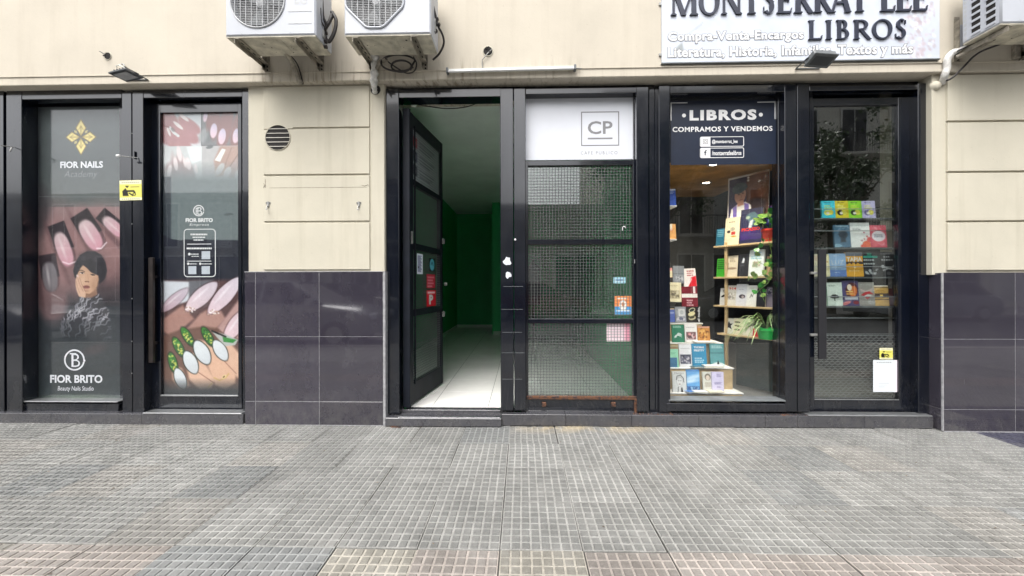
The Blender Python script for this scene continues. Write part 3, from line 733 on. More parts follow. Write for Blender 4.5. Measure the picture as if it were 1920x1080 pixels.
for txt, a, y0, b, y1, sl in (('Compra-Venta-Encargos', 1253, 57.5, 1507, 79.5, 0), ('Literatura, Historia, Infantiles, Textos y más', 1252.5, 85, 1712, 109, 0)):
    rc = RC(a, y0, b, y1, SY-.004)
    rc = (rc[0], rc[1], rc[2]-0.001, rc[3])
    # each line drops a touch to the left, as the sheet hangs
    lettering(txt, rc, SY-.0022, M['outline'], sign, bold=.068, space=1.05, th=.002, refbold=.025)
    lettering(txt, rc, SY-.0032, M['white'], sign, bold=.027, space=1.05, th=.0009, refbold=.025)
for px, py in ((1237, 8), (1237, 103)): 
    q = W(px, py, -.045); MB().box(q.x-.008, q.x+.014, q.y-.008, q.y+.004, q.z-.01, q.z+.01).build('clip', M['steel_lt'], sign)

# ================================================================== air conditioners
def ac_unit(x0, x1, z0, kind, lab):
    yf, yr, H = -.42, -.15, .56
    t = thing('air_conditioner', lab, 'air conditioner', (x0, yr, z0), 'outdoor units on the fascia')
    wd = x1-x0; z1 = z0+H
    if kind == 'side':
        MB().box(x0, x1, yf, yr, z0, z1, c=.012).build('casing', M['ac'], t, smooth=True)
    else:
        cx = x0+wd*(.36 if kind == 'round' else .355); cz = z0+.285; rr = .215 if kind == 'round' else .225
        m = MB(); n = 48; ring = []; outer = []
        for k in range(n):
            a = 2*math.pi*(k+.5)/n; ca, sa = math.cos(a), math.sin(a)
            if kind == 'round': q = rr
            else:
                q = min(rr/max(abs(ca), 1e-6), rr/max(abs(sa), 1e-6), rr*1.28/(abs(ca)+abs(sa)))
            ring.append((cx+q*ca, cz+q*sa))
            # ray to the front rectangle
            ts = []
            if ca > 0: ts.append((x1-.012-cx)/ca)
            if ca < 0: ts.append((x0+.012-cx)/ca)
            if sa > 0: ts.append((z1-.012-cz)/sa)
            if sa < 0: ts.append((z0+.012-cz)/sa)
            outer.append((cx+min(ts)*ca, cz+min(ts)*sa))
        for k in range(n):
            j = (k+1) % n
            m.add([(ring[k][0], yf, ring[k][1]), (ring[j][0], yf, ring[j][1]), (outer[j][0], yf, outer[j][1]), (outer[k][0], yf, outer[k][1])], [(0, 1, 2, 3)])
            m.add([(ring[k][0], yf, ring[k][1]), (ring[j][0], yf, ring[j][1]), (ring[j][0], yf+.07, ring[j][1]), (ring[k][0], yf+.07, ring[k][1])], [(0, 1, 2, 3)])
        xa, xb, za, zb = x0+.012, x1-.012, z0+.012, z1-.012
        # corner fills between the rays and the rectangle, then the rounded rim and shell
        m.box(x0, x1, yf+.0715, yr, z0, z1, c=.008)
        for (a0, a1, b0, b1) in ((xa, xb, za, za), (xa, xb, zb, zb), (xa, xa, za, zb), (xb, xb, za, zb)):
            pass
        for (cxx, czz) in ((xa, za), (xb, za), (xa, zb), (xb, zb)):
            near = sorted(outer, key=lambda p: (p[0]-cxx)**2+(p[1]-czz)**2)[:6]
            pa = min((p for p in near if abs(p[0]-cxx) < 1e-6), key=lambda p: abs(p[1]-czz), default=None)
            pb = min((p for p in near if abs(p[1]-czz) < 1e-6), key=lambda p: abs(p[0]-cxx), default=None)
            if pa and pb: m.add([(cxx, yf, czz), (pa[0], yf, pa[1]), (pb[0], yf, pb[1])], [(0, 1, 2)])
        m.add([(xa, yf, za), (xb, yf, za), (xb, yf, zb), (xa, yf, zb), (x0, yf+.012, z0), (x1, yf+.012, z0), (x1, yf+.012, z1), (x0, yf+.012, z1)],
              [(0, 1, 5, 4), (1, 2, 6, 5), (2, 3, 7, 6), (3, 0, 4, 7)])
        m.add([(x0, yf+.012, z0), (x1, yf+.012, z0), (x1, yf+.012, z1), (x0, yf+.012, z1), (x0, yf+.073, z0), (x1, yf+.073, z0), (x1, yf+.073, z1), (x0, yf+.073, z1)],
              [(0, 1, 5, 4), (1, 2, 6, 5), (2, 3, 7, 6), (3, 0, 4, 7)])
        m.build('casing', M['ac'], t)
        MB().lathe((cx, yf+.069, cz), [(0, 0), (rr*1.12, 0)], 32, axis='y').build('fan_cavity', M['ac_dark'], t)
        for k in range(3):
            a = k*2.094+.5; m = MB(); pts = []
            for q, rad in ((-.5, .05), (-.62, .19), (.25, .19), (.5, .05)):
                pts.append((cx+rad*math.cos(a+q), yf+.05-(.02 if q > 0 else 0), cz+rad*math.sin(a+q)))
            m.add(pts+[(p[0], p[1]+.004, p[2]) for p in pts], [(0, 1, 2, 3), (4, 5, 6, 7), (0, 1, 5, 4), (1, 2, 6, 5), (2, 3, 7, 6), (3, 0, 4, 7)])
            m.build('fan_blade', M['lampgrey'], t)
        MB().lathe((cx, yf+.04, cz), [(.0, -.02), (.03, -.018), (.04, 0), (.04, .03)], 16, axis='y').build('fan_hub', M['ac_wire'], t, smooth=True)
        m = MB(); z = cz-rr
        k = 0
        while z < cz+rr:
            dz = z-cz
            hw = math.sqrt(max(0, rr*rr-dz*dz)) if kind == 'round' else min(rr, rr*1.28-abs(dz))
            if hw > .02: m.box(cx-hw, cx+hw, yf-.006, yf-.0035, z-.0013, z+.0013)
            z += .0135
        for x in np.arange(-.18, .19, .045):
            hh = math.sqrt(max(0, rr*rr-x*x)) if kind == 'round' else min(rr, rr*1.28-abs(x))
            if hh > .02: m.box(cx+x-.002, cx+x+.002, yf-.0095, yf-.0065, cz-hh, cz+hh)
        g = m.build('fan_grille', M['ac_wire'], t); g['kind'] = 'stuff'
        m = MB(); pts = []
        for k in range(n+1):
            a = 2*math.pi*(k+.5)/n; ca, sa = math.cos(a), math.sin(a)
            q = rr+.006 if kind == 'round' else min(rr/max(abs(ca), 1e-6), rr/max(abs(sa), 1e-6), rr*1.28/(abs(ca)+abs(sa)))+.008
            pts.append((cx+q*ca, yf-.004, cz+q*sa))
        m.tube(pts, .006 if kind == 'round' else .009, 8, cap=False).build('grille_rim', M['ac_wire'] if kind == 'round' else M['ac'], t, smooth=True)
        if kind == 'round':
            lx = X(553, yf-.004); lettering('LG', (lx, X(575, yf-.004), Z(8, yf, 564), Z(-14, yf, 564)), yf-.0015, M['ac_wire'], t, bold=.02)
            for yy in (21, 44): MB().box(X(541, yf), X(585, yf), yf-.002, yf+.001, Z(yy+.6, yf, 564), Z(yy-.6, yf, 564)).build('panel_groove', M['ac_wire'], t)
    # grimy pan underneath, screws on the lower lip
    m = MB(); m.box(x0+.006, x1-.006, yf+.008, yr-.004, z0-.010, z0+.002, c=.002); bp = m.build('base_plate', M['ac_base'], t)
    for k in range(7):
        r = random.Random(int(x0*100)+k); qx, qy = x0+wd*r.uniform(.15, .85), r.uniform(yf+.05, yr-.04)
        MB().lathe((qx, qy, z0-.0106), [(0, 0), (r.choice((.006, .009, .004)), 0)], 8).build('drain_hole', M['hole'], bp)
    MB().box(x0+wd*.4, x0+wd*.58, yf+.04, yr-.06, z0-.0135, z0-.0102, c=.001).build('pressed_panel', M['ac_base'], bp)
    for u in (.18, .34, .72): MB().lathe((x0+wd*u, yf-.0015, z0+.022), [(0, 0), (.004, 0), (.004, .002)], 8, axis='y').build('screw', M['ac_wire'], t)
    # L brackets: slotted arm under the unit, leg down the wall
    for u in ((.13, .80) if kind != 'side' else (.1, .8)):
        bx = x0+wd*u; m = MB()
        m.box(bx-.02, bx+.02, yf+.0, -.043, z0-.022, z0-.018); m.box(bx-.022, bx-.018, yf+.0, -.043, z0-.058, z0-.018)
        m.box(bx-.022, bx+.022, -.047, -.042, z0-.085, z0+.30); m.box(bx-.022, bx-.018, -.085, -.047, z0-.08, z0+.25)
        br = m.build('bracket', M['bracket'], t)
        for k in range(4):
            yy = yf+.05+k*.07
            MB().box(bx-.005, bx+.005, yy, yy+.03, z0-.0235, z0-.0221).build('slot', M['hole'], br)
        for zz in (z0-.07, z0-.04): MB().lathe((bx+.004, -.048, zz), [(0, -.002), (.008, -.002), (.008, .002)], 6, axis='y').build('bolt', M['hole'], br)
    return t
xA0, xA1 = X(422, -.42, 60), X(592, -.42, 60); zA = Z(66.5, -.42, 500)
ac1 = ac_unit(xA0, xA1, zA, 'round', 'white outdoor unit with a round fan grille, leftmost over the pier')
xB0, xB1 = X(645, -.42, 60), X(808, -.42, 60); zB = Z(64, -.42, 720)
ac2 = ac_unit(xB0, xB1, zB, 'octagon', 'white outdoor unit with an eight-sided fan grille above the cafe door')
zC = Z(43, -.42, 1877); xC0 = X(1877, -.42, 43)
ac3 = ac_unit(xC0, xC0+.78, zC, 'side', 'white outdoor unit seen from its louvred side at the right edge')
for cidx, (ya, yb) in enumerate(((-.385, -.325), (-.285, -.225))):
    m = MB(); m.box(xC0-.001, xC0+.003, ya, yb, zC+.03, zC+.53); m.build('side_cavity', M['hole'], ac3)
    for k in range(10):
        z = zC+.034+k*.053
        MB().box(xC0-.006, xC0-.0015, ya-.004, yb+.004, z-.011, z+.008, c=.001).build('louvre', M['ac'], ac3)
for k in range(14):
    z = zC+.032+k*.037
    MB().box(xC0-.0015, xC0+.004, -.19, -.17, z-.012, z+.010).build('side_slot', M['ac_wire'], ac3)
# piping and cables
def pipe(name, pts, r, mat, lab, n=10):
    return tag(MB().tube(pts, r, n).build(name, mat, smooth=True), lab, 'cable' if 'cable' in name else 'pipe')
def spline(pts, n=8):
    P = [Vector(p) for p in pts]; P = [2*P[0]-P[1]]+P+[2*P[-1]-P[-2]]; out = []
    for i in range(1, len(P)-2):
        for k in range(n):
            t = k/n; out.append(.5*((2*P[i])+(-P[i-1]+P[i+1])*t+(2*P[i-1]-5*P[i]+4*P[i+1]-P[i+2])*t*t+(-P[i-1]+3*P[i]-3*P[i+1]+P[i+2])*t**3))
    return out+[P[-2]]
def wp(l): return [W(*q) for q in l]
# unit one: valves and hoses on its right side, drain bundle into the wall
t = thing('valve_cluster', 'tangled black hoses and valves on the right flank of the leftmost unit', 'pipes', W(612, 60, -.3))
MB().tube(spline(wp([(604, -6, -.3), (606, 30, -.30), (612, 48, -.28), (604, 66, -.28), (612, 82, -.26)])), .010, 8).build('hose', M['rubber'], t, smooth=True)
MB().tube(spline(wp([(622, 22, -.25), (630, 38, -.25), (627, 60, -.25), (616, 78, -.25), (608, 60, -.27), (618, 40, -.26), (624, 26, -.25)])), .015, 8).build('hose', M['rubber'], t, smooth=True)
MB().tube(spline(wp([(601, 15, -.34), (603, 40, -.33), (611, 55, -.3)])), .006, 8).build('hose', M['rubber'], t, smooth=True)
q = W(606, 66, -.30); MB().box(q.x-.012, q.x+.012, q.y-.02, q.y+.02, q.z-.03, q.z+.04, c=.005).build('valve', M['steel_lt'], t)
for py in (62, 78, 88):
    q = W(611, py, -.28); MB().lathe(q, [(0, -.016), (.014, -.014), (.016, .01), (0, .014)], 10, axis='x').build('valve_cap', M['rubber'], t, smooth=True)
pipe('drain_pipe', spline(wp([(536, 99, -.18), (545, 112, -.12), (553, 130, -.075), (560, 148, -.058), (567, 158, -.045)])), [.020]*8*4+[.014], M['bracket'], 'brown lagged pipe dropping from the leftmost unit to the ledge')
pipe('drain_cable', spline(wp([(540, 99, -.15), (556, 118, -.09), (564, 140, -.06), (568, 158, -.05)])), .005, M['rubber'], 'thin dark cable beside the brown lagged pipe')
# unit two
pipe('power_cable', spline(wp([(812, 10, -.3), (818, 35, -.28), (822, 50, -.26), (830, 66, -.22), (832, 82, -.18), (824, 100, -.14), (812, 112, -.10)])), .009, M['rubber'], 'black cable arcing down beside the eight-sided-grille unit')
t = thing('valve_cluster', 'dark valves on the right flank of the unit over the cafe door', 'pipes', W(820, 45, -.3))
for py, dx in ((36, 0), (46, 3), (58, -2)):
    q = W(819+dx, py, -.27); MB().lathe(q, [(0, -.02), (.013, -.018), (.016, .012), (0, .018)], 10, axis='x').build('valve_cap', M['rubber'], t, smooth=True)
q = W(815, 50, -.28); MB().box(q.x-.01, q.x+.012, q.y-.02, q.y+.02, q.z-.05, q.z+.06, c=.004).build('valve', M['steel_lt'], t)
pts = []
for k in range(34):
    a = k/33*4*math.pi+.6; r1 = 1+.25*math.sin(a*.5)
    pts.append(W(750+27*math.cos(a)*r1*(.8 if a > 6 else 1.05), 120+13*math.sin(a)*r1+(4 if a > 6 else -2), -.10-.015*math.sin(a*.7)))
pipe('coiled_cable', spline(pts, 3), .008, M['rubber'], 'black cable coiled under the eight-sided-grille unit')
pipe('coiled_cable', spline(wp([(722, 108, -.15), (728, 116, -.09), (745, 128, -.08), (762, 137, -.075), (776, 134, -.075), (781, 120, -.085), (775, 106, -.12)])), .006, M['rubber'], 'thin outer loop of black cable below the coil')
m = MB(); pts = spline(wp([(703, 103, -.10), (703, 118, -.075), (702, 135, -.07), (701, 150, -.065), (702, 165, -.04), (703, 172, .01)]), 6)
tag(m.tube(pts, [.032+.005*math.sin(i*1.1)-.012*(i > 22) for i in range(len(pts))], 10).build('pipe_bundle', M['tape'], smooth=True), 'white taped pipe bundle entering the wall left of the cafe door', 'pipe')
pipe('lagging', spline(wp([(725, 112, -.12), (714, 116, -.09), (707, 124, -.08), (704, 132, -.075)])), .018, M['bracket'], 'short grey lagged branch joining the white taped bundle')
q = W(704, 168, .015); tag(MB().lathe(q, [(0, -.001), (.042, -.001), (.046, .004)], 16, axis='y').build('wall_opening', M['hole']), 'rough dark hole where the white taped bundle goes in', 'hole')
# unit three
pts = spline(wp([(1905, 22, -.35), (1868, 48, -.28), (1835, 70, -.2), (1805, 90, -.12), (1785, 100, -.08), (1776, 112, -.07), (1775, 128, -.06), (1771, 142, -.05), (1766, 156, .0)]), 6)
tag(MB().tube(pts, [.010]*18+[.012, .014, .017, .020]+[.026]*(len(pts)-22), 12).build('pipe_bundle', M['tape'], smooth=True), 'thick white taped pipe bundle bending into the corner by the right pier', 'pipe')
pipe('conduit', wp([(1792, 108, -.09), (1840, 86, -.16), (1925, 40, -.32)]), .017, M['bracket'], 'straight cream conduit below the louvred unit')
pipe('power_cable', spline(wp([(1930, 62, -.2), (1895, 76, -.15), (1850, 92, -.10), (1828, 104, -.09), (1808, 124, -.08), (1790, 142, -.07), (1778, 150, -.05), (1768, 150, -.03)])), .008, M['rubber'], 'dark cable sagging from the louvred unit to the wall corner')
pipe('power_cable', spline(wp([(1930, 20, -.36), (1890, 42, -.33), (1850, 66, -.25), (1812, 88, -.14), (1790, 98, -.1), (1783, 106, -.08)])), .006, M['rubber'], 'thin black cable running along the straight cream conduit')
q = W(1905, 98, -.05); tag(MB().box(q.x-.03, q.x+.02, q.y-.02, q.y+.01, q.z-.06, q.z+.06, c=.004).build('wall_bracket', M['bracket']), 'cream wall bracket at the right edge under the louvred unit', 'bracket')
q = W(1803, 70, -.05); tag(MB().box(q.x-.03, q.x+.03, q.y-.02, q.y+.01, q.z-.1, q.z+.1, c=.004).build('wall_bracket', M['ac']), 'white vertical bracket strip left of the louvred unit', 'bracket')
# ragged lump of mortar where the bundle goes in
q = W(1757, 160, -.01); m = MB(); m.lathe(q, [(0, -.018), (.022, -.015), (.036, -.004), (.045, .02)], 14, axis='y')
tag(m.build('mortar_patch', M['plaster'], smooth=True), 'lumpy pale mortar patch at the top of the right pier', 'patch')
# ================================================================== shopfronts
FY, GY = .05, .17
def fb(name, px0, py0, px1, py1, Y0, Y1, parent, mat=None, c=.003, label=None):
    x0, x1, z0, z1 = RC(px0, py0, px1, py1, Y0)
    return MB().box(x0, x1, Y0, Y1, z0, z1, c=c).build(name, mat or M['paint'], parent, label=label)
def pane(px0, py0, px1, py1, Y, parent, mat=None, name='glass_pane'):
    x0, x1, z0, z1 = RC(px0, py0, px1, py1, Y)
    return MB().box(x0, x1, Y, Y+.005, z0, z1).build(name, mat or M['glass'], parent)
PZ = .105     # top of the stone plinth

# ---------------- nail salon
s1 = thing('salon_shopfront', 'black framed nail salon shopfront with two printed glass panels, far left', 'shopfront', W(235, 775, FY))
fb('post', -46, 166, 7, 775, FY, .22, s1); fb('post', 12, 172, 41, 775, FY, .22, s1)
fb('post', 229, 172, 247, 775, FY, .24, s1); fb('post', 248.5, 172, 269, 775, FY, .24, s1)
fb('post', 454.5, 166, 467, 782, FY, .24, s1)
bx0, bx1, bz0, bz1 = RC(-46, 166, 467, 184.5, FY+.004)
for a, b, y0, y1 in ((12, 228, 168, 185.5), (248, 454, 168, 182.5)): fb('top_beam', a, y0, b, y1, FY+.004, .24, s1)
MB().box(bx0, bx1, .12, .25, Z(187, .12, 240), SOF+.01).build('head_filler', M['paint'], s1)
fb('jamb', 41, 186, 52, 770, .14, .22, s1); fb('jamb', 224, 186, 231, 770, .16, .22, s1)
fb('bottom_sill', 38, 757, 222, 776, FY+.02, .24, s1)
x0, x1, z0, z1 = RC(44, 752, 222, 757, .07); MB().box(x0, x1, .06, .2, z1-.01, z1, c=.002).build('sill_plate', M['alu'], s1)
win_g = pane(66, 200, 228, 757, .165, s1, M['glass_salon'])
# door of the salon
def quadframe(name, px0, py0, px1, py1, l, t_, r, b, Y0, Y1, parent, mat=None):
    x0, x1, z0, z1 = RC(px0, py0, px1, py1, Y0); k = (x1-x0)/(px1-px0)
    l, t_, r, b = l*k, t_*k, r*k, b*k; m = MB()
    m.box(x0, x0+l, Y0, Y1, z0, z1, c=.003); m.box(x1-r, x1, Y0, Y1, z0, z1, c=.003)
    m.box(x0+l-.002, x1-r+.002, Y0+.0015, Y1-.0015, z1-t_, z1-.001, c=.002); m.box(x0+l-.002, x1-r+.002, Y0+.0015, Y1-.0015, z0+.001, z0+b, c=.002)
    return m.build(name, mat or M['paint'], parent), (x0+l, x1-r, z0+b, z1-t_)
dr, inn = quadframe('door', 280, 193, 453, 774, 21, 17, 7, 31, .13, .18, s1)
MB().box(inn[0], inn[1], .15, .155, inn[2], inn[3]).build('glass_pane', M['glass_salon'], dr)
MB().box(inn[0], inn[1], .126, .134, inn[2]-.004, inn[2]+.010, c=.002).build('glazing_bead', M['alu'], dr)
m = MB(); hx0, hx1, hz0, hz1 = RC(279.5, 483, 288.5, 680, .085)
m.box(hx0, hx1, .075, .10, hz0, hz1, c=.004)
for zz in (hz0+.18, hz1-.18): m.box(hx0+.01, hx1-.01, .10, .135, zz-.012, zz+.012)
m.build('handle', M['wornbar'], dr, label='long vertical bar handle with worn brownish paint')
fb('jamb', 268, 186, 281, 775, .14, .24, s1)
# printed film inside the panes -------------------------------------
cv = Cv(66, 200, 228, 757, 1.15, (62, 68, 72))
cv.vgrad(200, 300, (92, 100, 102), (74, 82, 84)); cv.vgrad(300, 390, (74, 82, 84), (92, 98, 98))
cv.rect(66, 200, 76, 757, (34, 38, 44), .5, 8)
cv.vgrad(388, 500, (150, 118, 118), (120, 84, 84)); cv.vgrad(499, 575, (120, 84, 84), (52, 50, 58)); cv.vgrad(574, 757, (52, 56, 64), (54, 62, 70))
cv.ell(200, 430, 60, 50, 20, (178, 140, 138), .5, 30); cv.ell(100, 440, 40, 60, 10, (150, 112, 112), .6, 30)
cv.ell(72, 395, 24, 45, 0, (60, 54, 60), .8, 16)
for (cx, cy, rx, ry, rot) in ((128, 457, 22, 60, -22), (178, 432, 22, 58, -28), (228, 425, 20, 56, -42), (92, 515, 21, 50, -10)):
    cv.ell(cx, cy+25, rx*1.6, ry*1.35, rot, (156, 108, 108), .6, 12); cv.ell(cx-rx*.9, cy+20, 5, ry, rot, (96, 62, 66), .6, 5)
def nail(cx, cy, rx, ry, rot, tip=None, base=(206, 178, 180), low=(214, 140, 158), al=1):
    a = math.radians(rot)
    cv.ell(cx, cy, rx*1.12, ry*1.05, rot, (70, 40, 50), .55*al, 2.5, p=2.6)
    if tip:
        tx, ty = cx+ry*.62*math.sin(a), cy-ry*.62*math.cos(a)
        pts = [(-1.15, -1.32), (1.05, -1.34), (1.18, .15), (-1.15, .15)]
        cv.poly([(cx+u*rx*math.cos(a)-v*ry*math.sin(a), cy+u*rx*math.sin(a)+v*ry*math.cos(a)) for u, v in pts], tip, al, 2)
    cv.ell(cx-.1*ry*math.sin(a)*-1, cy+.1*ry*math.cos(a), rx*.93, ry*.92, rot, base, al, 3, low, p=2.5)
    cv.ell(cx-rx*.25*math.cos(a), cy-rx*.25*math.sin(a), rx*.16, ry*.55, rot, (238, 226, 228), .45*al, 3)
nail(121, 464, 15, 36, -19, (48, 38, 46)); nail(172, 438, 17, 34, -31, (46, 36, 42)); nail(216, 424, 12, 28, -48, (48, 38, 44)); nail(94, 516, 15, 30, -8, (52, 42, 50), (136, 128, 134), (112, 106, 112), .9)
for k in range(12): cv.ell(118+k*2.3, 495-abs(k-5)*.8, 1.3, 1.3, 0, (245, 225, 230), .8); cv.ell(182+k*1.6, 466-(k > 5)*(k-5)*1.8, 1.4, 1.4, 0, (245, 222, 228), .8)
# woman with short dark bob, cheek in hand, zebra jacket
jk = [(148, 552), (160, 556), (183, 549), (190, 555), (196, 572), (204, 582), (206, 600), (210, 622), (208, 640), (196, 646), (178, 640), (160, 632), (140, 634), (118, 630), (112, 616), (116, 600), (124, 588), (136, 576), (146, 562)]
base_ = cv.a.copy(); cv.poly(jk, (58, 56, 64), 1, 5)
rg = random.Random(5)
for i in range(64):
    xx = rg.uniform(112, 208); yy = rg.uniform(552, 640); c_ = rg.choice([(150, 148, 158), (128, 126, 138), (184, 180, 190), (168, 166, 174)])
    an = math.radians(-58+40*(xx-150)/60+rg.uniform(-10, 10)); pts = [(xx, yy)]; ph = rg.uniform(0, 6)
    for k in range(9):
        q = an+.75*math.sin(ph+k*1.15); pts.append((pts[-1][0]+3.2*math.cos(q), pts[-1][1]+3.2*math.sin(q)))
    cv.line(pts, rg.uniform(1.4, 3.0), c_, .85)
jc = cv.a.copy(); cv.a = base_
ins_ = Cv(66, 200, 228, 757, 1.15, (0, 0, 0)); ins_.poly(jk, (1, 1, 1), 1, 4); mk_ = ins_.a[..., :1]*np.clip((650-cv.Y)/50, 0, 1)[..., None]
cv.a = cv.a*(1-mk_)+jc*mk_
cv.poly([(154, 545), (180, 538), (183, 552), (172, 558), (158, 558)], (150, 104, 80), 1, 3)
HR = (52, 49, 56)
cv.poly([(140, 520), (137, 508), (141, 492), (150, 478), (163, 471), (178, 471), (190, 478), (198, 492), (201, 508), (197, 522), (188, 532), (180, 532), (160, 505), (146, 512), (143, 522)], HR, 1, 1.6)
cv.ell(172, 484, 20, 11, 8, (70, 66, 73), .7, 10); cv.ell(192, 506, 7, 20, -4, (44, 41, 48), .8, 5)
cv.poly([(146, 513), (151, 503), (156, 497), (163, 503), (171, 511), (184, 517), (185, 524), (182, 536), (176, 545), (168, 551), (160, 550), (152, 543), (146, 530)], (212, 160, 124), 1, 1.8)
cv.ell(178, 532, 6, 14, 12, (190, 138, 104), .7, 5); cv.ell(156, 528, 7, 9, 0, (224, 176, 142), .6, 5); cv.ell(160, 505, 6, 4, 30, (206, 156, 122), .8, 3)
cv.poly([(155, 496), (164, 503), (173, 511), (185, 516), (192, 514), (190, 500), (170, 486), (154, 488)], HR, 1, 1.4); cv.poly([(156, 495), (148, 506), (144, 518), (140, 519), (141, 500), (150, 490)], HR, 1, 1.2)
cv.line([(148, 507.5), (153, 506.5), (159, 509.5)], 1.5, (80, 56, 48)); cv.ell(154, 512, 4.0, 1.7, 6, (232, 214, 204)); cv.ell(154.3, 512, 1.9, 1.7, 0, (44, 32, 34)); cv.line([(149.5, 511.3), (154, 510.2), (158.5, 512.2)], 1.0, (56, 38, 38))
cv.ell(174.5, 515.5, 3.6, 1.4, 8, (60, 42, 42)); cv.line([(170, 514.2), (178, 515.8)], 1.0, (56, 38, 38))
cv.line([(164.5, 514), (165.5, 521), (166.5, 526)], 1.1, (190, 138, 106), .8); cv.ell(163, 527.8, 4.3, 1.6, 2, (166, 110, 84), .9); cv.ell(160.5, 528, 1, .8, 0, (96, 56, 48)); cv.ell(166, 528.4, 1, .8, 0, (96, 56, 48))
cv.ell(162, 538.5, 6.6, 3.3, 0, (176, 96, 88)); cv.ell(162, 536.6, 5.4, 1.6, 0, (154, 80, 76)); cv.line([(156, 538), (168, 538.4)], 1.0, (96, 44, 46)); cv.ell(162, 541.5, 4, 1, 0, (206, 140, 124), .7); cv.ell(162, 545.5, 5, 1.4, 0, (176, 124, 96), .7)
cv.poly([(141.5, 527), (145, 515), (148, 517), (150, 526), (156, 540), (161, 550), (160, 558), (148, 556), (144, 545), (142, 536)], (222, 172, 140), 1, 1.6)
cv.line([(145.5, 519), (149, 532), (156, 546)], 1.1, (168, 114, 90), .8); cv.line([(143, 527), (146, 540), (150, 550)], 1.0, (170, 118, 94), .7); cv.line([(149.5, 521), (153, 533), (160, 546)], 1.0, (150, 100, 78), .7); cv.ell(145.2, 517, 1.5, 2.4, -10, (232, 196, 184))
cv.ell(178, 655, 22, 9, -14, (94, 66, 70), .6, 8)
cv.vgrad(600, 757, (46, 52, 58), (56, 66, 62), .35)
cv.ell(150, 755, 90, 14, 0, (96, 118, 84), .7, 10)
# faint ceiling-line of the room behind the frosted top
cv.line([(66, 368), (228, 370)], 1.2, (120, 128, 128), .7); cv.rect(90, 228, 226, 246, (96, 106, 108), .35, 8)
cv.grain(3.5, 7, 9); cv.grain(2.5, 2.4, 4)
cv.a = cv.a*.72+cv.a.mean(-1, keepdims=True)*.24
# gold flower emblem
for k in range(4):
    a = k*math.pi/2; f_ = lambda u, v: (152.5+u*math.cos(a)-v*math.sin(a), 257+u*math.sin(a)+v*math.cos(a))
    L = 33 if k % 2 else 28; L0 = 5
    cv.poly([f_(L0-3, 0), f_(17, -9.5), f_(L, 0), f_(17, 9.5)], (226, 208, 132), 1, 1.0)
    cv.line([f_(17, -9.5), f_(L, 0), f_(17, 9.5), f_(L0-3, 0), f_(17, -9.5)], 1.5, (128, 104, 48)); cv.line([f_(L0, 0), f_(21, 0)], 1.2, (134, 110, 56)); cv.line([f_(14, 4), f_(21, 0), f_(14, -4)], 1.0, (150, 128, 70))
    b_ = lambda u, v: (152.5+u*math.cos(a+.785)-v*math.sin(a+.785), 257+u*math.sin(a+.785)+v*math.cos(a+.785))
    cv.poly([b_(10, 0), b_(14, -2.5), b_(18.5, 0), b_(14, 2.5)], (196, 180, 120), 1, 1.0)
P1 = RC(66, 200, 228, 757, .175)
pr = cv.mesh('window_print', flat(P1, .175), M['print'], s1, label='dark window print of manicured nails and a short haired woman in a zebra jacket')
LY = .1742
def ptxt(txt, a, y0, b, y1, mat, parent, Y=LY, **k):
    return lettering(txt, RC(a, y0, b, y1, Y), Y, mat, parent, **k)
def ring(px, py, r0, r1, Y, mat, parent, gap=None, name='emblem'):
    c0 = W(px, py, Y); k = (Y-CAMY)/F_PX; m = MB(); n = 36
    for i in range(n):
        a, b = 2*math.pi*i/n, 2*math.pi*(i+1)/n
        if gap and gap[0] < math.degrees(a) % 360 < gap[1]: continue
        vs = [(c0.x+r*k*math.cos(t), Y, c0.z+r*k*math.sin(t)) for r, t in ((r0, a), (r1, a), (r1, b), (r0, b))]; m.add(vs, [(0, 1, 2, 3)])
    return m.build(name, mat, parent)
ptxt('FIOR NAILS', 113, 302.5, 193, 315, M['silverink'], pr, bold=.03)
ptxt('Academy', 119, 320, 180, 336, M['outline'], pr, slant=.25, bold=-.008)
ring(139.5, 675, 17.5, 20.5, LY, M['silverink'], pr, (340, 360))
ptxt('B', 134, 663, 150, 688, M['silverink'], pr, bold=-.01); ptxt('T', 131, 662, 143, 688, M['silverink'], pr, Y=LY-.0002, bold=-.015)
ring(158, 676, 0, 2.2, LY, M['silverink'], pr)
ptxt('FIOR BRITO', 94, 703, 192, 718, M['silverink'], pr, bold=.03)
ptxt('Beauty Nails Studio', 108, 724, 175, 735, M['silverink'], pr, slant=.1, bold=.0)

cv = Cv(301, 210, 448, 745, 1.15, (40, 46, 56))
# four small hand photographs
def photo(x0, y0, x1, y1, bgc):
    cv.rect(x0, y0, x1, y1, bgc)
cv.vgrad(210, 271, (206, 212, 216), (214, 212, 216), 1, 301, 374)
for (cx, cy, rx, ry, rot) in ((310, 236, 22, 34, -8), (331, 238, 8, 32, -52), (351, 232, 11, 26, -55), (344, 248, 13, 30, -58), (331, 262, 12, 28, -58), (318, 262, 9, 30, -25)):
    cv.ell(cx, cy, rx, ry, rot, (204, 142, 142), 1, 3, (180, 118, 122))
for (cx, cy, rx, ry, rot) in ((330, 232, 3.2, 12, -50), (341, 217, 3.2, 12, -52), (312, 244, 2.5, 9, -20)): cv.ell(cx, cy, rx, ry, rot, (246, 232, 230))
cv.line([(314, 236), (322, 246), (330, 252)], 5, (232, 230, 230)); cv.ell(320, 240, 3, 5, -40, (130, 110, 112), .7); cv.line([(301, 232), (312, 235)], 3, (150, 80, 88), .7)
cv.rect(375, 210, 448, 271, (122, 122, 124)); cv.noise
for (x0_, c_) in ((382, (146, 150, 152)), (388, (100, 106, 108)), (378, (158, 160, 160))): cv.ell(x0_, 252, 8, 14, 20, c_, .7, 5)
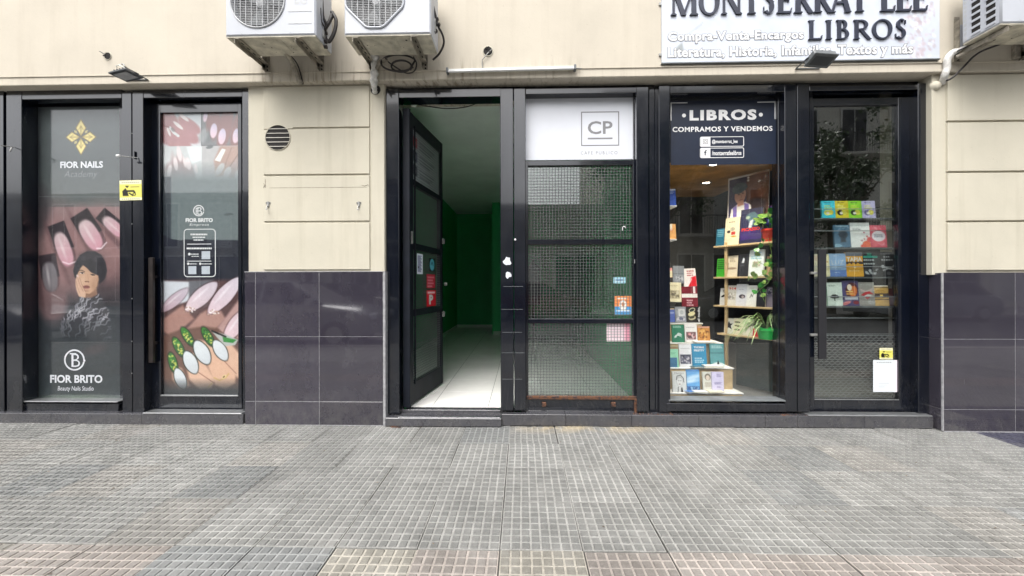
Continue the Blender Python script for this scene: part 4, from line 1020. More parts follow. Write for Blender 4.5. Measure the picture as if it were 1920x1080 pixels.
for (cx, cy, rx, ry, rot) in ((400, 226, 10, 34, 4), (420, 236, 13, 48, 12), (446, 238, 13, 44, 14), (390, 220, 6, 22, 8)):
    cv.ell(cx, cy, rx, ry, rot, (168, 118, 116), 1, 4, (146, 100, 98))
for (cx, cy, rx, ry, rot) in ((398, 243, 6.5, 14, 6), (414, 254, 7, 15, 8), (441, 253, 6.5, 14, 10), (382, 216, 4, 10, 8)): cv.ell(cx, cy, rx, ry, rot, (206, 196, 222), 1, 1.2, (238, 200, 212))
cv.rect(301, 271.5, 375, 345, (206, 208, 208)); cv.poly([(345, 272), (375, 272), (375, 298), (356, 306)], (226, 230, 230), 1, 2)
for (cx, cy, rx, ry, rot) in ((312, 330, 14, 28, 10), (335, 320, 11, 34, -6), (352, 326, 10, 26, -14), (322, 318, 5, 28, -6)): cv.ell(cx, cy, rx, ry, rot, (190, 152, 150), .9, 5, (120, 116, 120))
for (cx, cy, rx, ry, rot) in ((332, 286, 4.5, 15, -10), (325, 305, 4, 13, -8), (349, 305, 5, 12, -14), (342, 302, 2.5, 11, -14), (364, 315, 3, 9, -10), (313, 318, 4, 12, 12)): cv.ell(cx, cy, rx, ry, rot, (240, 222, 222), .95, 1.5)
cv.rect(375, 271.5, 448, 345, (186, 182, 182)); cv.poly([(410, 272), (448, 272), (448, 330), (402, 330), (398, 300)], (184, 146, 130), 1, 4)
cv.poly([(432, 345), (422, 318), (440, 296), (448, 290), (448, 345)], (176, 150, 144), 1, 4); cv.line([(446, 286), (420, 324)], 1.8, (128, 96, 88), .8); cv.line([(432, 276), (418, 312)], 1.5, (134, 100, 92), .6)
cv.poly([(414, 277), (421, 279), (410, 302), (400, 299)], (240, 242, 234), 1, 1.3)
for (cx, cy, rx, ry, rot) in ((410, 316, 6, 13, 32), (424, 322, 6, 11, 26), (444, 326, 5, 11, 22)): cv.ell(cx, cy, rx, ry, rot, (206, 204, 204), .9, 1.5)
cv.ell(390, 274, 7, 3, -10, (90, 96, 98), .9)
cv.vgrad(308, 340, (112, 120, 122), (112, 122, 122), .0)
# fade into the frosted grey band, then the dark band
t_ = sm((cv.Y-300)/38)[..., None]; cv.a = np.where(cv.Y[..., None] > 300, cv.a*(1-t_)+np.array((104, 116, 118))*t_, cv.a)
cv.rect(301, 336, 448, 452, (104, 116, 118)); cv.rect(301, 330, 316, 452, (46, 54, 64), .9, 3)
cv.poly([(316, 448), (334, 451), (344, 449), (448, 451), (448, 530), (301, 530), (301, 440)], (30, 34, 50), 1, 1.6)
cv.ell(426, 402, 9, 2.6, -4, (74, 84, 88), .9)
for yy in range(340, 448, 9): cv.line([(317, yy), (447, yy+.5)], .9, (96, 108, 110), .6)
# large photograph of two manicured hands
cv.rect(301, 526, 448, 745, (92, 62, 62), 1, 8)
cv.poly([(301, 528), (372, 530), (350, 566), (301, 582)], (206, 210, 218), 1, 4); cv.poly([(350, 528), (398, 526), (376, 545), (350, 560)], (104, 104, 112), 1, 4)
cv.poly([(301, 600), (338, 574), (360, 600), (330, 624), (312, 632), (301, 624)], (176, 128, 116), 1, 5); cv.poly([(340, 625), (372, 590), (404, 572), (420, 600), (396, 626)], (180, 134, 122), 1, 5)
cv.poly([(404, 618), (448, 560), (448, 640), (420, 632)], (190, 148, 142), 1, 5)
def nl(cx, cy, rx, ry, rot, c1, c2, tip=None):
    cv.ell(cx, cy, rx*1.14, ry*1.05, rot, (70, 40, 46), .6, 2.5, p=1.8); cv.ell(cx, cy, rx, ry, rot, c1, 1, 1.6, c2, p=1.75)
    a = math.radians(rot); cv.ell(cx-rx*.3*math.cos(a), cy-rx*.3*math.sin(a), rx*.16, ry*.5, rot, (244, 238, 242), .5, 2)
nl(374, 558, 15, 40, 48, (206, 192, 204), (226, 198, 206)); nl(418, 556, 15, 46, 42, (212, 200, 212), (226, 196, 206)); nl(322, 565, 10, 34, 50, (200, 186, 200), (196, 160, 172)); nl(440, 612, 14, 38, 36, (220, 196, 206), (232, 196, 204))
for k in range(26):
    a = rg.uniform(0, 6.28); rr_ = rg.uniform(2, 9)
    cv.ell(349+rr_*1.4*math.cos(a), 582+rr_*.8*math.sin(a), 1.6, 1.3, 0, rg.choice([(240, 226, 220), (180, 140, 120), (250, 244, 240)]), .9); cv.ell(395+rr_*1.3*math.cos(a), 588+rr_*.7*math.sin(a), 1.6, 1.3, 0, rg.choice([(240, 226, 220), (190, 150, 130), (250, 244, 240)]), .9)
cv.poly([(301, 632), (330, 622), (378, 614), (404, 618), (430, 640), (448, 660), (448, 735), (320, 740), (301, 715)], (120, 84, 72), 1, 5)
for pts, c_ in ((((340, 668), (368, 664), (400, 716), (392, 732), (372, 736), (350, 716)), (232, 184, 156)), (((366, 640), (398, 644), (440, 700), (438, 722), (420, 734), (400, 726)), (230, 180, 150)),
                (((400, 640), (424, 640), (448, 668), (448, 716), (436, 706)), (228, 180, 152)), (((318, 690), (336, 694), (352, 728), (332, 736), (318, 716)), (214, 168, 144))):
    cv.poly(list(pts), c_, 1, 5)
cv.line([(350, 690), (398, 722)], 2, (150, 100, 80), .7); cv.line([(398, 660), (440, 704)], 2, (150, 100, 80), .6)
for (cx, cy, rx, ry, rot, gx, gy, gr) in ((375, 664, 13, 25, -30, 347, 634, -32), (353, 683, 12, 23, -26, 330, 654, -28), (333, 714, 10, 21, -22, 319, 684, -16), (410, 660, 11, 22, -32, 386, 634, -30)):
    a = math.radians(gr)
    cv.ell(gx, gy, 9, 22, gr, (16, 40, 26), .9, 2); cv.ell(gx, gy, 7.6, 20, gr, (64, 142, 48), 1, 1.5, (40, 96, 50))
    for k in range(26):
        u, v = rg.uniform(-5, 5), rg.uniform(-15, 15); cv.ell(gx+u*math.cos(a)-v*math.sin(a), gy+u*math.sin(a)+v*math.cos(a), 1.9, 1.3, rg.uniform(0, 180), rg.choice([(206, 214, 84), (230, 220, 110), (116, 190, 70), (24, 74, 40)]), .9)
    cv.ell(cx, cy, rx*1.16, ry*1.07, rot, (24, 36, 34), .85, 1.8, p=1.8); cv.ell(cx, cy, rx, ry, rot, (226, 230, 234), 1, 1.4, (208, 212, 218), p=1.8)
cv.poly([(392, 622), (420, 630), (444, 640), (438, 650), (420, 652), (404, 636)], (188, 190, 186), 1, 2); cv.poly([(414, 634), (441, 640), (434, 646), (416, 644)], (60, 148, 66), 1, 1.5); cv.line([(394, 623), (420, 634)], 3.5, (34, 34, 36))
cv.line([(398, 712), (408, 717), (420, 712), (426, 704)], 2.2, (214, 176, 96)); cv.ell(417, 710, 5, 3, -40, (236, 210, 150)); cv.ell(416.5, 710.2, 2.6, 1.4, -40, (120, 84, 50)); cv.line([(386, 731), (394, 722)], 1.8, (214, 180, 100))
t_ = sm((cv.Y-712)/24)[..., None]*sm((452-cv.X)/1)[..., None]*.95; cv.a = np.where(cv.Y[..., None] > 712, cv.a*(1-t_)+np.array((64, 68, 72))*t_, cv.a)
cv.grain(3, 5, 2); cv.grain(2.5, 2.2, 8)
cv.a = cv.a*.82+cv.a.mean(-1, keepdims=True)*.15
P2 = (inn[0], inn[1], inn[2], inn[3])
PX0, PX1 = 301, 447.5
pr2 = cv.mesh('door_print', flat(P2, .160), M['print'], dr, label='door print of manicured hands above and below a white contact card')
def dtx(txt, a, y0, b, y1, mat=None, **k): return ptxt(txt, a, y0, b, y1, mat or M['white'], pr2, Y=.1592, **k)
ring(372.5, 395, 9, 10.8, .1592, M['white'], pr2, (345, 360)); dtx('B', 370, 388.5, 379, 402.5, bold=-.005); dtx('F', 367, 389.5, 373, 403)
dtx('FIOR BRITO', 348, 409, 399, 416.5, bold=.045); dtx('Empresa', 355, 419, 391, 424.5, slant=.3)
# contact card outline and its unreadable lines
m = MB(); A = RC(344.5, 429, 404.5, 519.5, .1592); k = (A[1]-A[0])/60; w_ = 1.5*k; pts = []
for cx, cz, a0 in ((A[1]-7*k, A[3]-7*k, 0), (A[0]+7*k, A[3]-7*k, 90), (A[0]+7*k, A[2]+7*k, 180), (A[1]-7*k, A[2]+7*k, 270)):
    for i in range(6): a = math.radians(a0+i*18); pts.append((cx, cz, a))
for i in range(len(pts)):
    p, q = pts[i], pts[(i+1) % len(pts)]
    f_ = lambda s_, r: (s_[0]+r*math.cos(s_[2]), .1592, s_[1]+r*math.sin(s_[2]))
    m.add([f_(p, 7*k), f_(q, 7*k), f_(q, 7*k-w_), f_(p, 7*k-w_)], [(0, 1, 2, 3)])
m.build('card_outline', M['white'], pr2)
m = MB()
def bars(m, rows, Y, broken=True, seed=1):
    r = random.Random(seed)
    for a, b, y, h in rows:
        x = a
        while x < b:
            L = min(b-x, r.uniform(3, 7)) if broken else b-x
            q = RC(x, y-h/2, x+L-(.6 if broken else 0), y+h/2, Y); m.box(q[0], q[1], Y, Y+.0005, q[2], q[3]); x += L
bars(m, [(357, 389, 439.5, 3), (361, 385, 445, 2.2), (363, 382, 450, 2.2), (350, 397.5, 465.7, 3)], .1590)
bars(m, [(351, 396, 457.6, 1.3), (351, 396, 489.6, 1.3)], .1590, False)
bars(m, [(358, 373, 476.5, 1.6), (359, 373, 480.5, 1.4), (356, 370, 494.8, 1.5), (378, 398, 494.8, 1.5)], .1590)
m.build('small_print', M['white'], pr2)
m = MB()
for a, y0, b, y1 in ((378, 471, 394, 486), (353, 499, 368, 514), (378, 499, 393.5, 514)):
    q = RC(a, y0, b, y1, .1590); m.box(q[0], q[1], .1590, .1595, q[2], q[3])
m.build('blank_square', M['panelwhite'], pr2)
for a in (353, 375.5): ring(a, 494.5, 0, 2.3, .1590, M['white'], pr2, name='dot')
ring(355, 476.5, 0, 2.6, .1590, M['white'], pr2, name='dot')
# screws down the salon posts and the double cafe post
for px, ys in ((245, (250, 420, 560, 640, 700)),):
    for y_ in ys:
        q = W(px+2.4, y_, FY-.001); MB().lathe(q, [(0, -.0015), (.004, -.001), (.005, .001)], 8, axis='y').build('screw', M['steel_lt'], s1)
# backing so that nothing shows from the side
MB().box(X(60, .2), X(452, .2), .20, .23, .1, SOF).build('dark_backing', M['hole'], s1)
# little rod brackets on the frame
for a, b, c_, lab in (((258, 296), (222, 292), (232, 291), 'thin steel rod bracket with a white tip on the salon post'), ((26, 276), (2, 273), (21, 284), 'thin steel rod bracket with a hooked tip at the left edge')):
    p, q = W(a[0], a[1], .045), W(b[0], b[1], -.05)
    t = thing('rod_bracket', lab, 'bracket', p, 'rod brackets on the salon frame')
    MB().tube([p, q], .004, 8).build('rod', M['steel_lt'], t, smooth=True)
    if a[0] > 100:
        MB().lathe(q, [(0, -.018), (.010, -.016), (.012, 0), (.009, .014), (0, .016)], 12, axis='x').build('tip', M['white'], t, smooth=True)
        MB().box(p.x-.028, p.x-.022, .036, .05, p.z-.01, p.z+.06, c=.001).build('mount', M['paint'], t)
    else:
        r = W(22, 277, .01); MB().tube([r, r+Vector((.006, -.01, -.02)), r+Vector((0, -.012, -.04))], .006, 8).build('tip', M['steel_lt'], t, smooth=True)
def sticker(px0, py0, px1, py1, Y, name, lab, paint, parent=None, mat=None, cat='sticker', bgc=(232, 224, 90), rot=0, step=1.0):
    cv_ = Cv(px0, py0, px1, py1, step, bgc); paint(cv_); x0, x1, z0, z1 = RC(px0, py0, px1, py1, Y)
    t = parent
    o = cv_.mesh(name, flat((x0, x1, z0, z1), Y), mat or M['print'], t)
    if parent is None:
        off = Vector(((x0+x1)/2, Y, z0)); 
        o.data.transform(Matrix.Translation(-off)); o.location = off; o.rotation_euler = (0, rot, 0); tag(o, lab, cat)
    elif lab: o['label'] = lab
    return o
def alarm(cv_):
    x0, y0, x1, y1 = cv_.b; k = (x1-x0)/41.; f_ = lambda u, v: (x0+u*k, y0+v*k)
    cv_.rect(x0, y0, x1, y0+7*k, (214, 212, 186)); cv_.rect(x0, y1-5*k, x1, y1, (214, 212, 186))
    for i in range(9): cv_.rect(x0+(4+i*3.8)*k, y0+3*k, x0+(6.6+i*3.8)*k, y0+5*k, (120, 118, 90), .8); cv_.rect(x0+(4+i*3.8)*k, y1-3.4*k, x0+(6.6+i*3.8)*k, y1-1.6*k, (130, 128, 96), .8)
    K = (26, 24, 22)
    cv_.poly([f_(10, 10), f_(18, 10), f_(14, 14.5)], K); cv_.poly([f_(6, 29), f_(5, 20), f_(11, 14), f_(15, 22), f_(17, 29)], K, 1, 1); cv_.line([f_(13, 20), f_(26, 20), f_(28, 23)], 3.2*k, K)
    cv_.line([f_(18, 24), f_(24, 28)], 2.5*k, K); cv_.ell(*f_(27, 26), 3.2*k, 3*k, 0, K); cv_.ell(*f_(27, 26), 1.5*k, 1.4*k, 0, (226, 218, 90)); cv_.line([f_(21, 12.5), f_(36, 12.5)], 1.3*k, K, .6)
sticker(224.5, 338, 266, 375.5, .0465, 'sticker', 'yellow warning sticker with a black pictogram on the salon post', alarm, bgc=(206, 200, 96), rot=R_(-1))

# ---------------- cafe
s2 = thing('cafe_shopfront', 'black framed cafe shopfront with an open door and a gridded window', 'shopfront', W(950, 775, FY))
fb('post', 724.5, 166, 748, 776, FY, .20, s2)
fb('post', 938.5, 166, 962.5, 770, FY, .20, s2); fb('post', 964, 166, 985.5, 770, FY, .20, s2)
fb('post', 1194, 163, 1216.5, 772, FY, .20, s2); fb('post', 1217.5, 163, 1228, 773, FY+.03, .20, s2)
fb('top_beam', 748, 167, 938.5, 182, FY+.003, .20, s2); fb('top_beam', 985.5, 165, 1194, 175, FY+.003, .20, s2)
hx0, hx1 = X(722, .11), X(1750, .11)
MB().box(hx0, X(1228, .11), .11, .24, Z(176, .11, 960), SOF+.01).build('head_filler', M['paint'], s2)
# thin weld seams and pale scuffs on the double post
for y in (537, 580, 623, 661.5, 711): fb('weld_seam', 940+((y*7) % 5), y-.35, 984-((y*3) % 8), y+.35, FY-.001, FY+.001, s2, M['lampgrey'], c=0)
for (a, y0, b, y1, sd_) in ((942, 481, 960, 499, 1), (947, 508, 959, 523, 2)):
    r = random.Random(sd_); m = MB(); pts = []
    for i in range(14):
        an = 2*math.pi*i/14; q = r.uniform(.62, 1.05); u = W((a+b)/2+(b-a)/2*q*math.cos(an), (y0+y1)/2+(y1-y0)/2*q*math.sin(an), FY); pts.append((u.x, u.z))
    m.prism(pts, FY-.0016, FY-.0004); tag(m.build('torn_sticker', M['cafepanel']), 'torn white sticker scrap on the double post, %s of two' % ('upper' if sd_ == 1 else 'lower'), 'sticker', 'torn scraps on the double post')
q = W(966, 449, FY-.002); tag(MB().lathe(q, [(0, -.004), (.009, -.003), (.010, .002)], 12, axis='y').build('lock_plug', M['white'], smooth=True), 'small white plug in the double post beside the gridded window', 'plug')
# upper panel with the cafe mark
PYY = .145
x0, x1, z0, z1 = RC(985, 176, 1189, 299.5, PYY)
pn = MB().box(x0, x1, PYY, PYY+.01, z0, z1+.04, c=.001).build('sign_panel', M['cafepanel'], s2, label='white panel with grey square cafe mark')
MB().box(x0-.03, x0, .09, .2, z0-.5, z1+.04).build('jamb', M['paint'], s2); fb('jamb', 1188.5, 178, 1197, 770, .12, .2, s2)
TY = PYY-.0008
q0 = RC(1089.5, 209, 1161, 273.5, TY); k = (q0[1]-q0[0])/71.5; m = MB(); wd_ = 2*k
m.box(q0[0], q0[1], TY, TY+.0006, q0[3]-wd_, q0[3]); m.box(q0[0], q0[1], TY, TY+.0006, q0[2], q0[2]+wd_); m.box(q0[0], q0[0]+wd_, TY+.0001, TY+.0006, q0[2], q0[3]); m.box(q0[1]-wd_, q0[1], TY+.0001, TY+.0006, q0[2], q0[3])
u = RC(1102, 258, 1148.5, 261, TY); m.box(u[0], u[1], TY, TY+.0006, u[2], u[3]); m.build('mark_border', M['ink'], pn)
lettering('CP', RC(1102, 227, 1148.5, 251.5, TY), TY, M['ink'], pn, bold=.018)
lettering('CAFÉ PÚBLICO.', RC(1089, 282, 1161, 289.5, TY), TY, M['ink'], pn, bold=-.005, space=1.4)
# gridded glazing: frame, rails, panes, wire
gr, gi = quadframe('window_frame', 985.5, 300.5, 1194, 771, 5, 9, 6.5, 24, .10, .16, s2)
zr = [Z(y, .10, 1090) for y in (448.5, 458, 598, 606.5)]
for a, b in ((zr[1], zr[0]), (zr[3], zr[2])): MB().box(gi[0]-.003, gi[1]+.003, .103, .155, a, b, c=.003).build('rail', M['paint'], gr)
lo = MB().box(gi[0]-.02, gi[1]+.03, .088, .112, gi[2]-.008, gi[2]+.024, c=.003).build('rusty_rail', M['rust'], gr)
for px in (1020, 1150): 
    q = W(px, 756, .09); MB().box(q.x-.02, q.x+.02, .078, .10, q.z-.03, q.z+.01, c=.004).build('rusty_clip', M['rust'], lo)
q = W(1192, 758, .08); MB().box(q.x-.012, q.x+.012, .07, .10, .10, q.z+.05, c=.004).build('rust_streak', M['rust'], gr)
spans = [(zr[0], gi[3]), (zr[2], zr[1]), (gi[2], zr[3])]
for (a, b) in spans:
    MB().box(gi[0], gi[1], .135, .140, a, b).build('glass_pane', M['glass_cafe'], gr)
    m = MB(); n = 34; dx = (gi[1]-gi[0])/n
    for i in range(1, n): m.box(gi[0]+i*dx-.0018, gi[0]+i*dx+.0018, .118, .1205, a, b)
    nz = int(round((b-a)/dx*1.05)); dz = (b-a)/nz
    for j in range(nz+1): m.box(gi[0], gi[1], .1208, .1232, a+j*dz-.0018, a+j*dz+.0018)
    o = m.build('wire_mesh', M['steel'], gr); o['kind'] = 'stuff'
def paint_blue(c_): c_.rect(*c_.b, (150, 214, 232)); x0, y0, x1, y1 = c_.b; c_.rect(x0+2, y0+2, x1-2, y1-2, (206, 232, 240)); c_.rect(x0+4, y0+4, x1-5, y1-5, (96, 150, 190))
def paint_mp(c_):
    x0, y0, x1, y1 = c_.b; c_.rect(x0, y0, x1, (y0+y1)/2+2, (242, 150, 90)); c_.rect(x0, (y0+y1)/2+2, x1, y1, (88, 168, 226)); c_.ell((x0+x1)/2, (y0+y1)/2, 7, 10, 0, (244, 240, 236)); c_.ell((x0+x1)/2, (y0+y1)/2-2, 3, 4, 0, (210, 150, 110)); c_.rect(x0+3, y1-9, x1-3, y1-6, (240, 244, 250))
    c_.rect(x0+4, y0+3, x1-8, y0+6, (250, 240, 230))
def paint_pk(c_):
    x0, y0, x1, y1 = c_.b; c_.rect(x0+34, y0, x1, y1, (220, 110, 140), .6, 6)
    for i in range(5): c_.rect(x0+6, y0+6+i*6, x0+30, y0+7.5+i*6, (206, 170, 180), .7)
sticker(1150, 519.5, 1173, 531.5, .131, 'sticker', 'small light blue sticker on the cafe glass', paint_blue, gr, bgc=(200, 230, 240))
sticker(1152.5, 555, 1184, 590, .131, 'sticker', 'orange and blue square sticker', paint_mp, gr, bgc=(240, 150, 90))
sticker(1137.5, 600, 1182, 640, .131, 'sticker', 'white paper with pink edge', paint_pk, gr, bgc=(244, 226, 232))
m = MB(); q = W(1167, 432, .10); m.tube([q, q+Vector((.0, -.008, .03)), q+Vector((.02, -.01, .036)), q+Vector((.026, -.006, .02))], .004, 6); m.build('hook', M['white'], gr, smooth=True)
q = W(1190, 487, .095); MB().tube([q, q+Vector((-.006, -.02, 0)), q+Vector((-.006, -.02, -.035))], .004, 6).build('hook', M['steel_lt'], gr, smooth=True)
fb('jamb', 985.5, 770, 1194, 776, .1, .18, s2)
# open door leaf ----------------------------------------------------
hA = W(753, 765, .13); lfa = Vector((-1.085, .15, 0)); lfb = Vector((-.945, 1.05, 0))
dvec = (lfb-lfa); LW = dvec.length; ang = math.atan2(dvec.y, dvec.x)
Z0, Z1 = .125, 2.925
door = thing('door', None, None, lfa); door.parent = s2; door.location = lfa-s2.location; door.rotation_euler = (0, 0, ang)
del_keys = [k_ for k_ in ('category',) if k_ in door.keys()]
for k_ in del_keys: del door[k_]
door['label'] = 'tall glazed door leaf standing open into the room'
zt_ = [Z0, Z0+.20, .965, 1.03, 1.62, 1.68, 2.245, 2.30, 2.80, Z1]
# local: x along the leaf, visible face towards -y
m = MB(); m.box(0, .10, -.025, .025, Z0, Z1, c=.003); m.box(LW-.06, LW, -.025, .025, Z0, Z1, c=.003)
for a, b in ((0, 1), (2, 3), (4, 5), (6, 7), (8, 9)): m.box(.098, LW-.058, -.023, .023, zt_[a], zt_[b], c=.003)
m.box(.125, .14, -.035, -.02, Z0+.18, Z1-.1, c=.002)
m.build('leaf_frame', M['paint_matt'], door, local=True)
m = MB(); m.box(-.035, -.006, -.05, .02, Z0, Z1, c=.004); m.build('lock_stile', M['paint_matt'], door, local=True)
for i, (a, b) in enumerate(((1, 2), (3, 4), (5, 6), (7, 8))):
    MB().box(.10, LW-.06, .002, .007, zt_[a], zt_[b]).build('glass_pane', M['glass'], door, local=True)
    m = MB(); n = 30; dx = (LW-.16)/n
    for k in range(1, n): m.box(.10+k*dx-.0014, .10+k*dx+.0014, -.016, -.0135, zt_[a], zt_[b])
    nz = max(2, int((zt_[b]-zt_[a])/dx))
    for k in range(nz+1): z = zt_[a]+(zt_[b]-zt_[a])*k/nz; m.box(.10, LW-.06, -.0133, -.011, z-.0014, z+.0014)
    o = m.build('wire_mesh', M['steel'], door, local=True); o['kind'] = 'stuff'
def lflat(x0, x1, z0, z1, y): return lambda U, V: (x0+(x1-x0)*U, y+0*U, z1+(z0-z1)*V)
cv = Cv(0, 0, 80, 50, 1, (206, 210, 216))
for i, c_ in enumerate(((196, 30, 50), (40, 44, 90), (30, 34, 60))):
    cv.rect(6, 6+i*14, 16, 16+i*14, c_); cv.rect(9, 9+i*14, 13, 13+i*14, (230, 230, 235))
    for j in range(3): cv.rect(22, 7+i*14+j*3.4, 22+[44, 38, 30][j], 8.6+i*14+j*3.4, (120, 124, 134), .8)
cv.mesh('notice_panel', lflat(.10, LW-.06, zt_[7], zt_[8], .0005), M['print'], door, local=True, label='white upper panel listing social contacts')
def dst(u0, u1, z0, z1, bgc, fn, lab):
    c_ = Cv(0, 0, 30, 30*(z1-z0)/(u1-u0), 1, bgc); fn(c_); c_.mesh('sticker', lflat(u0, u1, z0, z1, -.019), M['print'], door, local=True, label=lab)
def f1(c_):
    for i in range(22): c_.rect(4, 4+i*(c_.b[3]-8)/22, 26-(i*7) % 9, 4+i*(c_.b[3]-8)/22+1.4, (110, 112, 150), .8)
    c_.rect(4, c_.b[3]*.62, 10, c_.b[3]*.72, (40, 40, 60))
dst(.20, .34, 1.38, 1.585, (222, 226, 238), f1, 'white opening hours sheet')
dst(.52, .67, 1.42, 1.56, (14, 26, 24), lambda c_: (c_.ell(15, c_.b[3]/2, 13, c_.b[3]*.46, 0, (96, 180, 200)), c_.line([(9, c_.b[3]*.5), (15, c_.b[3]*.3), (21, c_.b[3]*.55)], 3, (30, 90, 110))), 'round pale blue sticker')
dst(.44, .68, 1.235, 1.385, (176, 26, 50), lambda c_: [c_.rect(3, 3+i*4, 27-(i*5) % 8, 5+i*4, (232, 170, 180), .8) for i in range(4)], 'red sticker with small white lines')
dst(.44, .70, 1.04, 1.215, (206, 26, 46), lambda c_: (c_.rect(3, 2, 27, 4.2, (240, 220, 224))), 'red sticker with a big white letter P')
lettering('P', (.51, .62, 1.06, 1.165), -.0196, M['white'], door, bold=.05, local=True)
for z in (.9, 1.75): MB().box(LW-.02, LW+.012, -.05, -.02, z, z+.06, c=.004).build('hinge', M['steel_lt'], door, local=True)
MB().lathe((LW+.02, -.055, 1.28), [(0, -.02), (.018, -.018), (.022, 0), (.018, .018), (0, .02)], 12, axis='y').build('door_knob', M['steel_lt'], door, local=True, smooth=True)
MB().box(.02, .045, -.05, -.024, 1.66, 1.78, c=.003).build('latch', M['steel_lt'], door, local=True)
# plinth step ------------------------------------------------------
st = thing('stone_plinth', 'low dark stone plinth running under the cafe and bookshop', 'plinth', W(1200, 795, 0))
zs = PZ
xsj = [X(724, .0), X(940, .0), X(1060, .0), X(1184, .0), X(1310, .0), X(1435, .0), X(1495, .0), X(1620, .0), X(1750, .0)]
core = MB().box(xsj[0]+.01, xsj[-1], .03, .25, -.02, zs-.032).build('core', M['stone'], st)
for i in range(len(xsj)-1):
    if i: MB().box(xsj[i]+.0012, xsj[i+1]-.0012, .0, .12, .004, zs-(.0 if i else .0), c=.002).build('stone_slab', M['stone'], st)
    else: MB().box(xsj[0], xsj[1]-.0012, -.035, .115, .004, zs-.028, c=.003).build('stone_slab', M['stone'], st)
MB().box(X(748, .06), X(937, .06), .118, .2, zs-.06, zs-.002, c=.002).build('threshold_slab', M['stone'], st)
x0, x1, z0, z1 = RC(1516, 777, 1748, 782, .0); MB().box(X(748, .0), X(937, .0), -.034, -.02, zs-.0275, zs-.02, c=.001).build('pale_step_edge', M['grout'], st)
MB().box(x0, x1, -.004, .09, zs+.0006, zs+.012, c=.002).build('metal_threshold', M['alu'], st)
st1 = thing('stone_plinth', 'low dark stone plinth under the nail salon, at the left', 'plinth', W(230, 790, 0))
xs1 = [X(-60, 0), X(95, 0), X(265, 0), X(455, 0)]
for i in range(3): MB().box(xs1[i]+.001, xs1[i+1]-.001, .0, .24, -.01, Z(776, .0, 240), c=.002).build('stone_slab', M['stone'], st1)
x0, x1, z0, z1 = RC(268, 778, 453, 783, -.0); MB().box(x0, x1, -.004, .11, Z(776, .0, 240)+.0005, Z(776, 0, 240)+.012, c=.002).build('metal_threshold', M['alu'], st1)
# debris by the post foot
r = random.Random(9); m = MB()
for i in range(90):
    k = i % 3; x = (r.uniform(-1.18, -1.08), r.uniform(1.0, 1.35), r.uniform(2.3, 2.7))[k]; y = r.uniform(.005, .045); s_ = r.uniform(.003, .008)
    z = zs if k else -.0
    if k == 0: y = r.uniform(-.06, -.04)
    m.lathe((x, y, z), [(0, 0), (s_, s_*.2), (s_*.6, s_), (0, s_*1.1)], 5)
o = m.build('litter_crumbs', M['rust']); tag(o, 'rusty crumbs gathered on the plinth edge', 'debris', kind='stuff')

# ---------------- bookshop front
s3 = thing('bookshop_front', 'black framed bookshop front with display window and glazed door', 'shopfront', W(1490, 775, FY))
fb('post', 1236, 160, 1256.5, 773, FY, .20, s3); fb('post', 1228.5, 163, 1235.5, 773, FY+.03, .2, s3)
fb('post', 1472, 158, 1494, 772, FY, .22, s3); fb('post', 1495.5, 158, 1518, 772, FY, .22, s3)
fb('post', 1722, 156, 1744, 778, FY, .3, s3)
fb('top_beam', 1256.5, 160, 1472, 173, FY+.003, .22, s3); fb('top_beam', 1518, 160, 1722, 168.5, FY+.003, .22, s3)
MB().box(X(1236, .12), X(1730, .12), .12, .28, Z(178, .12, 1480), SOF+.01).build('head_filler', M['paint'], s3)
fb('jamb', 1459.5, 176, 1473, 770, .13, .22, s3)
fb('bottom_sill', 1250, 757, 1474, 772, FY-.004, .22, s3)
x0, x1, z0, z1 = RC(1254, 750, 1473, 757, .05); MB().box(x0, x1, .045, .18, z1-.012, z1, c=.002).build('sill_plate', M['lampgrey'], s3)
pane(1256, 182, 1461, 757, .165, s3, M['glass_shop'])
# navy header print on the glass
NV = .162
q = RC(1257.5, 188, 1457.5, 308.5, NV)
nv = MB().box(q[0], q[1], NV, NV+.0015, q[2], q[3]).build('header_print', M['navy'], s3, label='navy header print with white capitals')
NT_ = NV-.0008
def nt_(txt, a, y0, b, y1, mat=None, **k): return lettering(txt, RC(a, y0, b, y1, k.pop('Y', NT_)), k.pop('YY', NT_), mat or M['white'], nv, **k)
nt_('LIBROS', 1293, 205.5, 1418.5, 225.5, bold=.05, space=1.2)
nt_('COMPRAMOS Y VENDEMOS', 1261, 237, 1448.5, 246.5, bold=.025, space=1.1)
for a, y in ((1282.5, 216.5), (1426.5, 215)): ring(a, y, 0, 3.6, NT_, M['white'], nv, name='dot')
for grp in (((1257.5, 192, 1289, 193.6), (1257.5, 193.6, 1259, 226)), ((1420, 190.5, 1454, 192.2), (1452.4, 192.2, 1454, 223))):
    m = MB()
    for a, y0, b, y1 in grp:
        u = RC(a, y0, b, y1, NT_); m.box(u[0], u[1], NT_, NT_+.0006, u[2], u[3]+.0001)
    m.build('corner_line', M['white'], nv)
